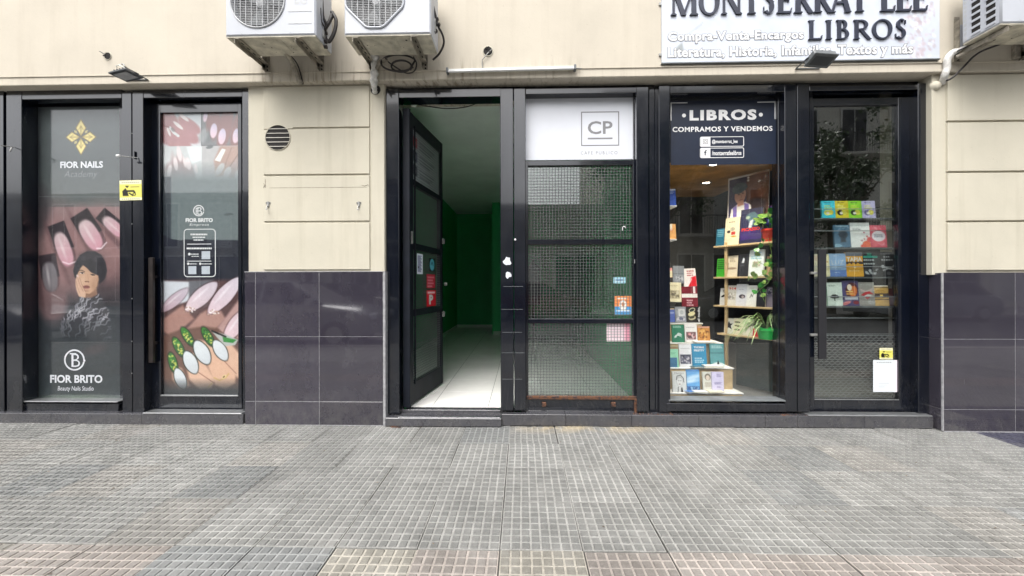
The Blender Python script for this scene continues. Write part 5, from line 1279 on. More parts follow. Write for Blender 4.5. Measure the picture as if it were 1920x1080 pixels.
def pill(y0, y1, sd_):
    m = MB(); A = RC(1312.5, y0, 1395, y1, NT_); k = (A[1]-A[0])/82.5; r = 3*k; w_ = 1.1*k; pts = []
    for cx, cz, a0 in ((A[1]-r, A[3]-r, 0), (A[0]+r, A[3]-r, 90), (A[0]+r, A[2]+r, 180), (A[1]-r, A[2]+r, 270)):
        for i in range(5): pts.append((cx, cz, math.radians(a0+i*22.5)))
    for i in range(len(pts)):
        p, q_ = pts[i], pts[(i+1) % len(pts)]; f_ = lambda s_, rr_: (s_[0]+rr_*math.cos(s_[2]), NT_, s_[1]+rr_*math.sin(s_[2]))
        m.add([f_(p, r), f_(q_, r), f_(q_, r-w_), f_(p, r-w_)], [(0, 1, 2, 3)])
    u = RC(1314, y0+1, 1332, y1-1, NT_); m.box(u[0], u[1], NT_-.0001, NT_+.0005, u[2], u[3]); m.build('contact_box', M['white'], nv)
pill(256, 275, 1); pill(277, 296, 2)
nt_('@montserrat_lee', 1335, 261.5, 1383, 270, bold=.02); nt_('/montserratleelibros', 1335, 282.5, 1390, 291, bold=.02)
nt_('f', 1320, 281.5, 1325.5, 291.5, M['navy'], YY=NT_-.0004, bold=.02)
m = MB(); u = RC(1318, 261, 1327, 270, NT_); k = (u[1]-u[0])/9
for a, b, c_, d in ((0, 1, 0, 9), (8, 9, 0, 9), (1, 8, 0, 1), (1, 8, 8, 9)): m.box(u[0]+a*k, u[0]+b*k, NT_-.0005, NT_-.0003, u[2]+c*0+c_*k if False else u[2]+c_*k, u[2]+d*k)
m.build('camera_icon', M['ink'], nv); ring(1322.5, 265.5, 1.6, 2.6, NT_-.0005, M['ink'], nv)
# door
fb('jamb', 1518, 170, 1525, 775, .12, .22, s3); fb('jamb', 1704, 170, 1722.5, 775, .17, .3, s3)
dr3, di = quadframe('door', 1519, 183, 1706, 772, 8, 14, 21, 23, .13, .18, s3)
MB().box(di[0], di[1], .150, .156, di[2], di[3]).build('glass_pane', M['glass_cafe'], dr3)
MB().box(di[0], di[1], .127, .134, di[2]-.003, di[2]+.006, c=.001).build('glazing_bead', M['alu'], dr3)
x0, x1, z0, z1 = RC(1534, 468, 1548.5, 673, .075); m = MB(); m.box(x0, x1, .065, .085, z0, z1, c=.003)
m.build('handle', M['inkblack'], dr3)
for y in (512, 628): 
    q = RC(1518, y-3, 1544, y+3, .1); MB().box(q[0], q[1], .085, .13, q[2]+.004, q[3]-.004, c=.003).build('handle_mount', M['steel_lt'], dr3)
# expanded metal in the lower third
x0, x1, z0, z1 = di[0], di[1], di[2], Z(627, .15, 1605)
m = MB(); nc = 15; nr = 27; dx = (x1-x0)/nc; dz = (z1-z0)/nr
for j in range(nr+1):
    z = z0+j*dz
    for i in range(2*nc):
        a = (x0+i*dx/2, .185, z+(dz/2 if (i+j) % 2 else 0)); b = (x0+(i+1)*dx/2, .185, z+(dz/2 if (i+1+j) % 2 else 0))
        m.bar((a[0], a[1], min(a[2], z1)), (b[0], b[1], min(b[2], z1)), .004, .0065)
o = m.build('expanded_metal', M['alu'], dr3); o['kind'] = 'stuff'
sticker(1649, 652.5, 1674, 674, .147, 'sticker', 'small yellow warning sticker', alarm, dr3, bgc=(206, 200, 96), step=.8)
def poster_qr(c_):
    x0, y0, x1, y1 = c_.b; c_.rect(x1-4, y0, x1, y1, (240, 214, 228), .8, 3)
    for i in range(8): c_.rect(x0+7+i*3.5, y0+3.5, x0+9.6+i*3.5, y0+5.5, (130, 130, 134), .8)
    c_.rect(x0+10, y0+14, x0+34, y0+37, (214, 218, 220), .6, 3)
    for i in range(3): c_.rect(x0+10, y0+43+i*3.4, x0+30-i*4, y0+44.3+i*3.4, (170, 172, 176), .7)
sticker(1637, 675, 1682, 735, .146, 'notice_sheet', 'white notice sheet taped low on the bookshop glass', poster_qr, dr3, bgc=(204, 210, 214))
# ================================================================== cafe room
RX0, RX1, RYB, RZ, FL = -1.76, 1.13, 7.1, 3.2, PZ
def st_(mb_, name, mat): return tag(mb_.build(name, mat), kind='structure')
fl = st_(MB().box(RX0, RX1, .19, RYB+.2, -.05, FL-.003), 'cafe_floor', M['floorjoint'])
tl = None; tw = .54
for i in range(-2, 4):
    for j in range(13):
        x0 = -.86+i*tw; x1 = x0+tw; y0 = .2+j*tw; y1 = y0+tw
        if x0 > RX1-.02 or x1 < RX0+.02: continue
        if x0 >= RX0 and x1 <= RX1 and tl is not None:
            o = tl.copy(); COL.objects.link(o); o.location = ((x0+x1)/2, (y0+y1)/2, 0)
        else:
            a, b = max(x0, RX0), min(x1, RX1)
            mb_ = MB().box(a-(x0+x1)/2+.002, b-(x0+x1)/2-.002, -tw/2+.002, tw/2-.002, FL-.003, FL, c=.0008)
            o = mb_.build('floor_tile', M['whitefloor'], fl, local=True); o.location = ((x0+x1)/2, (y0+y1)/2, 0)
            if x0 >= RX0 and x1 <= RX1: tl = o
st_(MB().box(RX0-.15, RX0, .15, RYB, 0, RZ), 'cafe_left_wall', M['greenwall'])
st_(MB().box(RX1, RX1+.06, .21, RYB, 0, RZ), 'cafe_right_wall', M['greenwall'])
st_(MB().box(RX0, RX1, RYB, RYB+.15, 0, RZ), 'cafe_back_wall', M['greenwall'])
st_(MB().box(RX0-.15, RX1+.06, .25, RYB+.15, RZ, RZ+.15), 'cafe_ceiling', M['ceil'])
st_(MB().box(-.68, RX1-.003, 5.6, RYB-.004, FL, RZ), 'cafe_partition', M['greenwall'])
st_(MB().box(RX0+.002, -.70, RYB-.012, RYB, FL, FL+.08).box(RX0, RX0+.012, .3, RYB-.02, FL, FL+.08).box(-.66, RX1-.02, 5.588, 5.599, FL, FL+.08), 'cafe_skirting', M['ceil'])
tag(MB().tube(spline([(-1.0, .26, 3.02), (-.7, .27, 2.985), (-.45, .28, 3.03), (-.3, .3, 3.19)]), .005, 6).build('ceiling_cable', M['rubber'], smooth=True), 'thin dark cable drooping at the top of the open doorway', 'cable')
q = W(776, 195, .26); tag(MB().box(q.x-.03, q.x+.02, q.y, q.y+.04, q.z-.02, q.z+.02, c=.008).build('door_closer', M['plasticwhite']), 'small white fitting inside the top of the open doorway', 'fitting')
# dim furniture silhouettes seen through the grid
t = thing('clothes_rack', 'dark coat stand seen dimly through the gridded cafe window', 'coat stand', (.25, 4.6, FL))
MB().tube([(.25, 4.6, FL), (.25, 4.6, FL+1.7)], .02, 8).build('pole', M['rubber'], t)
for a in range(4): MB().tube([(.25, 4.6, FL+.06), (.25+.25*math.cos(a*1.57), 4.6+.25*math.sin(a*1.57), FL+.01)], .015, 6).build('foot', M['rubber'], t)
m = MB(); m.lathe((.25, 4.6, FL+.75), [(.14, 0), (.16, .2), (.12, .6), (.16, .75), (.05, .85)], 12); m.build('coat', simple('grey_coat', (.10, .09, .12), .9), t, smooth=True)

# ================================================================== bookshop interior
BX0, BX1 = 1.20, 4.0
st_(MB().box(BX0, BX1, .21, 5.2, -.05, .17), 'bookshop_floor', simple('grey_shop_floor', (.20, .20, .19), .4))
st_(MB().box(BX1, BX1+.1, .3, 5.2, 0, RZ), 'bookshop_right_wall', M['darkwall'])
st_(MB().box(BX0, BX1, 5.2, 5.3, 0, RZ), 'bookshop_back_wall', M['darkwall'])
st_(MB().box(BX0-.003, BX0+.03, .21, 5.2, .0, RZ), 'bookshop_left_wall', M['darkwall'])
st_(MB().box(BX0, BX1, .3, 5.3, RZ, RZ+.1), 'bookshop_ceiling', M['darkwall'])
cz = 2.46
st_(MB().box(BX0+.03, 2.62, .22, 1.85, cz, cz+.05), 'display_ceiling', M['brownceil'])
st_(MB().box(BX0+.03, 2.62, 1.85, 1.90, .17, cz), 'display_backdrop', M['darkwall'])
# upper area behind the header print is closed
st_(MB().box(BX0+.03, 2.62, .185, .20, Z(309, .19, 1357)+.03, RZ), 'header_backing', M['darkwall'])
dl0 = None
for px, py, lab in ((1338, 311, 'lit round downlight nearest the window in the display ceiling'), (1324, 345, 'lit round downlight further back in the display ceiling')):
    D = (cz-CAMZ)*F_PX/(534-py); p = Vector((W(px, py, CAMY+D).x, CAMY+D, cz))
    t = thing('downlight', lab, 'downlight', p, 'downlights in the display ceiling')
    MB().lathe(p, [(.038, -.001), (.06, -.004), (.062, -.010), (.045, -.010), (.036, -.002)], 24).build('trim_ring', M['alu'], t, smooth=True)
    MB().lathe(p, [(0, -.004), (.036, -.004)], 20).build('lamp_face', M['downlight'], t)
    ld = bpy.data.lights.new('downlight_lamp', 'SPOT'); ld.energy = 34; ld.spot_size = R_(125); ld.spot_blend = .8; ld.color = (1, .88, .7); ld.shadow_soft_size = .04
    lo_ = bpy.data.objects.new('downlight_lamp', ld); link(lo_, t); lo_.location = (0, 0, -.02)

# ---- books
BK = dict(w=(232, 230, 224), k=(26, 26, 30), n=(24, 34, 70), r=(196, 34, 40), c=(226, 216, 190))
def paint_ops(cv_, ops):
    for o in ops:
        if o[0] == 'r': cv_.rect(o[1], o[2], o[3], o[4], o[5], *(o[6:] if len(o) > 6 else ()))
        elif o[0] == 'e': cv_.ell(o[1], o[2], o[3], o[4], o[5], o[6], *(o[7:] if len(o) > 7 else ()))
        elif o[0] == 'p': cv_.poly(o[1], o[2])
        elif o[0] == 'l': cv_.line(o[1], o[2], o[3])
        elif o[0] == 't':                      # rows of small type
            r = random.Random(int(o[2]*7)); y = o[2]
            for _ in range(o[5]):
                x = o[1]; xe = o[3]-r.uniform(0, 22)
                while x < xe: L = r.uniform(6, 15); cv_.rect(x, y, min(xe, x+L), y+o[4], o[6], .85); x += L+3
                y += o[4]*1.9
        elif o[0] == 'b':                      # blotchy picture
            r = random.Random(int(o[1]+o[2]*3)); x0, y0, x1, y1 = o[1:5]
            cv_.rect(x0, y0, x1, y1, o[5][0])
            for _ in range(26):
                s_ = r.uniform(.06, .18)*(x1-x0); xx, yy = r.uniform(x0+s_, x1-s_), r.uniform(y0+s_, y1-s_)
                cv_.ell(xx, yy, s_, s_*r.uniform(.4, 1), r.uniform(0, 180), r.choice(o[5][1:]), .85)
def book(lab, w, h, th, bgc, ops, loc, rotz=0, lean=6, roll=0, texts=(), step=4, group=None, lie=False):
    name = 'book'
    t = bpy.data.objects.new(name, None); t.empty_display_size = .05; link(t); t.location = loc
    t.rotation_euler = (R_(-lean), R_(roll), rotz); tag(t, lab, 'book', group)
    hh = h
    cm = simple('book_cover', lin([min(255, c_*.92) for c_ in bgc]), .45, var=.05) if str(bgc) not in book.cache else book.cache[str(bgc)]
    book.cache[str(bgc)] = cm
    m = MB(); m.box(-w/2, w/2, 0, .0015, 0, hh); m.box(-w/2, w/2, th-.0015, th, 0, hh); m.box(-w/2-.0008, -w/2+.001, 0, th, 0, hh)
    m.build('cover', cm, t, local=True)
    MB().box(-w/2+.001, w/2-.003, .0016, th-.0016, .003, hh-.003).build('page_block', M['page'], t, local=True)
    c_ = Cv(0, 0, 100, 100*hh/w, step, bgc); paint_ops(c_, ops); c_.grain(4, 12, int(w*9999) % 97)
    c_.mesh('cover_print', lflat(-w/2+.0004, w/2-.0004, .0004, hh-.0004, -.0005), M['bookprint'], t, local=True)
    for tx, a, y0, b, y1, mat, *bo in texts:
        lettering(tx, (-w/2+w*a/100, -w/2+w*b/100, hh-w*y1/100, hh-w*y0/100), -.0011, M[mat], t, bold=bo[0] if bo else .02, local=True, th=.0004)
    return t
book.cache = {}
def fbook(lab, px0, py0, px1, py1, Y, bgc, ops=(), texts=(), lean=7, th=.018, roll=0, step=4, group=None):
    x0, x1, z0, z1 = RC(px0, py0, px1, py1, Y)
    return book(lab, x1-x0, z1-z0, th, bgc, list(ops), ((x0+x1)/2, Y, z0), 0, lean, roll, texts, step, group)
w_, k_, dk = BK['w'], BK['k'], (60, 60, 66)
g1 = 'books standing on the stepped display'
Y1, Y2, Y3, Y4, Y5, Y6 = .30, .44, .58, .72, .80, .86
# stepped stand
sd = thing('display_steps', 'pale wooden stepped display stand with white shelf tops in the bookshop window', 'display stand', W(1315, 752, .26))
def step_(px1, pyt, pyb, Yf, depth, top=None):
    x1 = X(px1, Yf); zt = Z(pyt, Yf, 1315); zb = Z(pyb, Yf, 1315)
    MB().box(BX0+.04, x1, Yf+.006, Yf+depth, zb, zt-.012, c=.002).build('riser', M['wood'], sd)
    MB().box(BX0+.035, x1+.012, Yf, Yf+depth+.02, zt-.012, zt, c=.002).build('step_top', M['shelfwhite'], sd)
step_(1392, 737, 753, .25, .95); step_(1374, 690, 737, .38, .8); step_(1354, 643, 690, .52, .64); step_(1316, 606, 643, .66, .48)
fbook('large pale book with a line drawn face, bottom left of the window display', 1262, 697, 1288, 737.5, .275, (214, 216, 214), [('e', 52, 70, 26, 38, 0, (196, 196, 194)), ('e', 52, 76, 20, 30, 0, (226, 226, 224)), ('l', [(28, 60), (34, 34), (60, 26), (80, 50), (82, 78)], 5, (70, 70, 74)), ('l', [(42, 68), (48, 66)], 3, (40, 40, 44)), ('l', [(58, 68), (64, 66)], 3, (40, 40, 44)), ('l', [(46, 92), (58, 91)], 4, (120, 60, 60)), ('l', [(40, 112), (36, 150)], 5, (50, 50, 54)), ('p', [(60, 120), (68, 112), (76, 150), (58, 150)], (50, 50, 54))], [('Marilyn', 16, 8, 84, 24, 'ink', 0)], step=3, group=g1)
fbook('blue sky covered book beside the line drawn face', 1289, 694, 1313, 736, .275, (96, 160, 214), [('r', 0, 0, 100, 14, (70, 130, 190)), ('e', 50, 60, 70, 18, -14, (214, 232, 244), .8, 20), ('e', 30, 90, 60, 12, -8, (226, 240, 248), .8, 16), ('r', 0, 128, 100, 200, (70, 120, 170)), ('b', 4, 130, 96, 160, ((66, 112, 160), (40, 80, 130), (150, 190, 220)))], [('MONTAÑA', 14, 10, 80, 20, 'white')] and (), step=3, group=g1)
fbook('grey book with a small portrait next to the lavender one', 1319, 698, 1338, 736, .275, (206, 206, 196), [('e', 50, 50, 30, 34, 0, (120, 112, 100)), ('e', 50, 58, 20, 24, 0, (212, 196, 178)), ('r', 20, 100, 80, 150, (180, 176, 164))], group=g1)
fbook('pale lavender pamphlet leaning at the front step', 1336, 698, 1358, 740, .262, (208, 202, 230), [('t', 40, 16, 90, 4, 4, (110, 100, 150)), ('t', 20, 86, 90, 4, 3, (90, 80, 140)), ('t', 40, 122, 90, 4, 2, (110, 100, 150))], group=g1, lean=4)
MBk = fbook('mint and blue covered book cut off by the frame', 1254, 650, 1273, 689, .41, (150, 214, 180), [('r', 0, 0, 100, 26, (150, 120, 84)), ('r', 0, 110, 86, 220, (50, 110, 150)), ('t', 30, 60, 80, 4, 2, (90, 160, 130))], group=g1)
fbook('white book with a dark square photograph', 1275, 646, 1298, 689, .41, (228, 228, 230), [('b', 6, 84, 94, 160, ((50, 52, 74), (90, 90, 110), (30, 32, 48), (200, 196, 200))), ('t', 12, 30, 90, 3, 2, (160, 160, 164))], group=g1)
fbook('bright teal blue book with large white author capitals', 1299, 645, 1326, 689, .41, (34, 132, 172), [('t', 16, 98, 88, 7, 3, (226, 236, 240))], [('THOMAS', 14, 18, 86, 32, 'white', .04), ('PIKETTY', 14, 40, 86, 54, 'white', .04)], step=3, group=g1)
fbook('grey teal book with a dark landscape right of the bright blue one', 1333, 645, 1359, 687, .43, (84, 146, 150), [('t', 12, 14, 92, 6, 2, (216, 232, 232)), ('r', 0, 60, 100, 74, (64, 124, 130)), ('e', 30, 150, 34, 12, -20, (216, 226, 226)), ('e', 76, 150, 30, 12, 20, (214, 224, 224)), ('p', [(46, 140), (54, 118), (62, 140), (58, 158), (48, 158)], (24, 40, 44))], [], group=g1)
fbook('dark green book with white drawing', 1261, 609, 1284, 642, .55, (38, 122, 92), [('t', 10, 10, 92, 5, 2, (226, 236, 232)), ('e', 40, 90, 26, 10, -30, (216, 226, 222)), ('e', 60, 80, 20, 12, 20, (200, 216, 210)), ('e', 54, 96, 20, 7, 0, (38, 122, 92)), ('l', [(20, 108), (44, 84), (76, 100)], 4, (226, 236, 230))], group=g1)
fbook('white book with a reddish crowd picture', 1285, 607, 1308, 641, .55, (230, 226, 224), [('b', 10, 68, 90, 130, ((120, 84, 88), (210, 190, 190), (80, 56, 62), (220, 150, 150))), ('t', 12, 26, 88, 3, 2, (150, 150, 152))], group=g1)
fbook('tan picture covered book at the end of the third step', 1309, 612, 1332, 641, .57, (176, 120, 56), [('b', 0, 10, 100, 120, ((186, 128, 60), (226, 184, 110), (120, 72, 30), (210, 160, 84))), ('r', 0, 0, 100, 12, (196, 150, 140))], group=g1)
fbook('narrow blue book at the left of the fourth step', 1254, 578, 1266, 604, .69, (84, 104, 176), [('t', 20, 60, 90, 8, 2, (226, 230, 244)), ('r', 0, 0, 100, 20, (206, 180, 130))], group=g1)
fbook('grey covered book between the blue one and the black one', 1267, 575, 1287, 604, .69, (150, 154, 160), [('r', 30, 20, 90, 90, (206, 208, 210)), ('e', 60, 54, 20, 20, 0, (170, 174, 176)), ('b', 4, 96, 96, 136, ((140, 144, 156), (90, 94, 120), (200, 200, 206)))], group=g1)
fbook('black book with three cream ovals', 1288, 575, 1307, 604, .69, (40, 38, 36), [('e', 56, 34, 34, 22, -24, (196, 190, 160)), ('e', 56, 34, 26, 14, -24, (40, 56, 50)), ('e', 50, 72, 36, 20, -18, (214, 206, 160)), ('e', 54, 112, 36, 22, -14, (186, 180, 150)), ('e', 52, 106, 28, 12, -14, (60, 60, 44))], group=g1, step=3)
t = thing('vertical_book', 'slim black book with white lettering running up its cover', 'book', W(1310, 604, .69), g1)
x0, x1, z0, z1 = RC(1307, 575, 1314, 604, .69); MB().box(x0, x1, .69, .705, z0, z1, c=.001).build('cover', M['inkblack'], t)
v, f = text_mesh('el nudo,', .03); a, b = v[:, 0].min(), v[:, 0].max(); c0, d0 = v[:, 1].min(), v[:, 1].max()
m = MB(); m.add([(x1-.006-(x1-x0-.010)*(q[1]-c0)/(d0-c0), .6893, z0+.004+(z1-z0-.006)*(q[0]-a)/(b-a)) for q in v], f); m.build('lettering', M['white'], t)
fbook('cream book with a sepia photograph, tilted at the left edge', 1254, 529, 1278, 566, .74, (226, 218, 184), [('b', 12, 64, 84, 128, ((150, 140, 112), (96, 88, 70), (206, 198, 170))), ('t', 12, 22, 84, 3, 3, (160, 150, 120))], group=g1, roll=2, lean=9)
fbook('dark red book with a white title band', 1279, 537, 1309, 576, .76, (120, 30, 44), [('r', 74, 0, 88, 44, (230, 220, 220)), ('r', 0, 46, 100, 70, (232, 228, 224)), ('t', 30, 84, 84, 8, 3, (226, 200, 204))], [('LA BALSA DE', 6, 52, 94, 64, 'ink', .02)] and (), group=g1, step=3)
fbook('grey book at the top of the pile beside the red and white one', 1262, 498, 1283, 531, .80, (132, 138, 146), [('r', 0, 70, 100, 74, (90, 96, 104)), ('b', 20, 84, 94, 140, ((150, 154, 162), (190, 194, 200), (110, 116, 126)))], group=g1, roll=2)
fbook('red and white striped book topmost on the stepped display', 1283, 503, 1307, 537, .80, (230, 224, 222), [('p', [(30, 150), (60, 70), (100, 60), (100, 160)], (214, 32, 48)), ('p', [(6, 150), (40, 84), (52, 84), (18, 150)], (236, 232, 232)), ('t', 30, 16, 96, 9, 3, (150, 30, 40)), ('l', [(30, 140), (62, 84)], 6, (236, 230, 230))], group=g1, roll=-3)
fbook('thin pink edged booklet half hidden at the left frame', 1252, 502, 1261, 520, .80, (226, 150, 150), [('r', 0, 60, 100, 200, (236, 226, 190))], group=g1)
MBx = W(1270, 566, .74); MB().box(BX0+.035, X(1312, .72), .735, .95, Z(606, .72, 1290), Z(576, .76, 1290)-.001).build('upper_riser', M['darkwall'], sd)
# loose books lying flat on the white steps
def flatbook(lab, px0, px1, py, Yf, col, rz=0, d=.10, th=.012):
    x0, x1 = X(px0, Yf), X(px1, Yf); z = Z(py, Yf, (px0+px1)/2)
    t = thing('book', lab, 'book', ((x0+x1)/2, Yf+d/2, z), 'books lying flat on the step edges'); t.rotation_euler = (0, 0, rz); a = (x1-x0)/2
    cm = simple('flat_cover', lin(col), .4, var=.06)
    MB().box(-a, a, -d/2, d/2, 0, .002).box(-a, a, -d/2, d/2, th-.002, th).build('cover', cm, t, local=True); MB().box(-a+.002, a-.002, -d/2+.001, d/2, .0021, th-.0021).build('page_block', M['page'], t, local=True)
flatbook('blue covered book lying at an angle on the lowest white step', 1288, 1314, 737, .225, (70, 120, 180), R_(14), .07)
flatbook('white book lying flat under the lavender pamphlet', 1302, 1328, 737.2, .20, (226, 228, 228), R_(-4), .07)
flatbook('cream book lying flat at the right of the lowest step', 1330, 1358, 737.2, .20, (214, 206, 180), R_(3), .08)
flatbook('teal book lying flat on the second step', 1298, 1322, 690, .335, (60, 110, 130), R_(16), .07)
flatbook('white book lying flat at the right of the second step', 1322, 1356, 690.2, .325, (230, 230, 228), R_(-3), .08, .02)
flatbook('white book lying flat on the third step edge', 1304, 1344, 643.2, .47, (226, 226, 224), R_(5), .09)
# two small shelves cut by the left frame
for py, lab, b0, bgc, lab2, ops in ((387, 'short white shelf at the left frame, the upper one', 353, (44, 84, 180), 'blue book with white type on the upper small shelf', [('t', 16, 20, 84, 8, 3, (214, 226, 246)), ('r', 0, 0, 100, 20, (226, 232, 240))]),
                                   (450, 'short white shelf at the left frame, the lower one', 419, (226, 164, 92), 'orange and cream book on the lower small shelf', [('r', 0, 0, 60, 80, (240, 228, 206)), ('t', 10, 60, 80, 6, 3, (200, 90, 50))])):
    x0, x1, z0, z1 = RC(1240, py-2, 1269, py+2.5, .34); t = thing('wall_shelf', lab, 'shelf', (x0, .34, z0), 'small shelves at the left frame')
    MB().box(max(x0, BX0+.03), x1, .34, .62, z1-.014, z1, c=.001).build('board', M['shelfwhite'], t); MB().bar((BX0+.04, .4, z0-.02), (x1-.05, .4, z1-.016), .02, .02).build('strut', M['wood'], t)
    fbook(lab2, 1252, b0, 1268, py-2, .37, bgc, ops, group='books on the small shelves')

# ---- oblique shelving at the right of the display window
SB = Vector((X(1338, .80, 540), .80, 0)); SA = Vector((X(1452, .285, 540), .285, 0)); sv = SA-SB; SL = sv.length; srz = math.atan2(sv.y, sv.x)
sh = thing('wooden_shelf_unit', 'pale pine shelving set at an angle on the right of the display window', 'shelf unit', SB, rotz=srz)
def lm(): return MB()
for u, z0_, z1_ in ((SL, .17, cz), (.12, .17, 1.72)):
    lm().box(u-.012, u+.014, .02, .05, z0_, z1_, c=.002).build('upright', M['wood'], sh, local=True)
lm().box(SL-.01, SL+.012, .19, .22, .17, cz, c=.002).build('upright', M['wood'], sh, local=True)
shz = [1.685, 1.350, 1.045, .745]
for i, z in enumerate(shz):
    lm().box(-.0+(.04 if i == 3 else 0), SL+.02, -.005, .20, z-.018, z, c=.002).build('shelf_board', M['wood'], sh, local=True)
lm().add([(.12, .02, .72), (.12, .02, .55), (.16, .02, .72), (.12, .04, .72), (.12, .04, .55), (.16, .04, .72)], [(0, 1, 2), (3, 5, 4), (0, 3, 4, 1), (1, 4, 5, 2), (0, 2, 5, 3)]).build('corner_brace', M['wood'], sh, local=True)
lm().box(.13, SL-.015, .20, .21, .18, .715).build('lower_panel', simple('teal_grey_panel', (.055, .075, .075), .25), sh, local=True)
mS = Matrix.Translation(SB) @ Matrix.Rotation(srz, 4, 'Z')
def upx(px):                                             # where along the shelf a picture column falls
    lo, hi = -.1, SL+.1
    for _ in range(30):
        mid = (lo+hi)/2; p = mS @ Vector((mid, .03, 0)); q = 960+F_PX*math.tan(math.atan2(p.x, p.y-CAMY)+YAW)
        if q < px: lo = mid
        else: hi = mid
    return (lo+hi)/2
def sbook(lab, px0, px1, h, zi, bgc, ops=(), texts=(), th=.02, lean=7, dy=.03, step=4, roll=0):
    u0, u1 = upx(px0), upx(px1); w = (u1-u0); p = mS @ Vector(((u0+u1)/2, dy, shz[zi]+.0006))
    return book(lab, w, h, th, bgc, list(ops), p, srz, lean, roll, texts, step, 'books on the angled shelves')
sbook('small turquoise book at the far end of the top shelf', 1342, 1357, .19, 0, (30, 96, 124), [('t', 12, 16, 96, 12, 4, (120, 180, 200))])
sbook('cream book with a scribbled drawing on the top shelf', 1358, 1385, .295, 0, (206, 198, 172), [('t', 24, 28, 80, 5, 1, (60, 60, 60)), ('e', 52, 82, 16, 14, 0, (150, 146, 130)), ('e', 26, 98, 12, 10, 0, (40, 38, 38)), ('r', 44, 100, 72, 122, (170, 44, 40)), ('e', 62, 134, 18, 6, 0, (176, 140, 60))], step=3)
sbook('large dark blue art book with red title capitals on the top shelf', 1386, 1427, .36, 0, (26, 28, 66), [('e', 50, 40, 26, 24, 10, (60, 74, 96)), ('p', [(26, 30), (62, 16), (84, 40), (64, 66), (56, 90), (44, 92), (40, 60)], (70, 100, 112)), ('p', [(44, 60), (60, 52), (52, 94), (38, 92)], (186, 190, 196)), ('e', 34, 42, 10, 7, 0, (150, 170, 150)), ('r', 0, 98, 100, 102, (54, 28, 90)), ('r', 0, 102, 100, 150, (48, 30, 96))], [('PICASSO', 8, 92, 92, 108, 'redplastic', .04)], step=3, th=.04)
sbook('tall blue spined book behind the red plant pot', 1427, 1440, .37, 0, (50, 52, 130), [('r', 0, 0, 100, 20, (90, 40, 110))], dy=.08)
sbook('bright green book with dark block lettering', 1343, 1359, .20, 1, (60, 160, 44), [('t', 8, 16, 100, 12, 5, (14, 40, 20))])
sbook('cream book with a torn edge photograph', 1360, 1382, .225, 1, (206, 196, 172), [('t', 30, 20, 84, 5, 4, (120, 110, 96)), ('e', 50, 110, 40, 10, 0, (150, 130, 110)), ('r', 10, 60, 20, 120, (90, 80, 74))])
sbook('black book with a small white figure', 1382, 1402, .235, 1, (30, 32, 40), [('p', [(40, 70), (50, 34), (62, 50), (58, 84), (34, 88)], (200, 206, 212)), ('t', 26, 104, 80, 4, 2, (120, 124, 134))])
sbook('white and blue book partly behind trailing leaves', 1403, 1431, .27, 1, (206, 214, 214), [('t', 30, 16, 90, 9, 2, (70, 140, 170)), ('t', 12, 46, 88, 7, 2, (90, 160, 180)), ('b', 20, 80, 80, 130, ((200, 206, 196), (120, 140, 110), (150, 130, 110)))])
sbook('tan book at the near end of the second shelf', 1432, 1447, .20, 1, (176, 144, 112), [('e', 50, 50, 30, 20, 0, (120, 90, 70))], dy=.07)
sbook('white book with black curls on the third shelf', 1349, 1361, .185, 2, (200, 200, 196), [('e', 70, 50, 30, 16, 30, (20, 20, 22)), ('e', 50, 120, 36, 16, -30, (20, 20, 22)), ('e', 60, 45, 12, 8, 0, (200, 200, 196))])
sbook('cream book with a red year title', 1361, 1379, .215, 2, (206, 204, 194), [('b', 6, 70, 94, 150, ((180, 176, 166), (130, 126, 120), (206, 204, 196)))], [('1914', 6, 20, 96, 46, 'redplastic', .03)])
sbook('pale grey book with a dark portrait low on its cover', 1379, 1399, .23, 2, (206, 208, 214), [('t', 20, 50, 90, 4, 1, (130, 134, 150)), ('e', 56, 120, 30, 20, 0, (60, 56, 66)), ('e', 62, 124, 12, 12, 0, (170, 160, 160))])
sbook('white book with a small ink sketch', 1398, 1417, .215, 2, (222, 224, 220), [('t', 30, 22, 80, 5, 2, (160, 170, 150)), ('l', [(36, 130), (50, 90), (58, 120), (72, 84)], 5, (60, 60, 60))])
sbook('dark book behind the trailing vine on the third shelf', 1418, 1434, .18, 2, (34, 36, 44), [('t', 20, 70, 90, 6, 3, (120, 120, 130))])
sbook('grey photograph book at the near end of the third shelf', 1434, 1450, .20, 2, (120, 116, 134), [('b', 4, 4, 96, 120, ((110, 104, 130), (60, 56, 84), (190, 188, 196)))], dy=.05)
sbook('pale book with a black star shape on the bottom shelf', 1357, 1374, .165, 3, (196, 196, 184), [('p', [(50, 30), (62, 58), (94, 54), (72, 80), (84, 120), (50, 100), (20, 118), (30, 80), (6, 60), (38, 58)], (28, 28, 34))], step=3)
sbook('cream book with brown ovals on the bottom shelf', 1374, 1392, .17, 3, (206, 198, 172), [('e', 40, 40, 30, 9, 0, (60, 44, 40)), ('e', 44, 80, 34, 9, 6, (80, 40, 40)), ('e', 40, 120, 30, 9, 0, (60, 50, 40))])
sbook('cream book with a pencil drawing behind the spider plant', 1392, 1411, .17, 3, (206, 204, 186), [('l', [(20, 110), (40, 50), (70, 70), (80, 120)], 4, (140, 140, 120))])
sbook('small red booklet beside the green pot', 1411, 1422, .08, 3, (190, 44, 44), [('r', 20, 20, 80, 40, (220, 150, 140))])
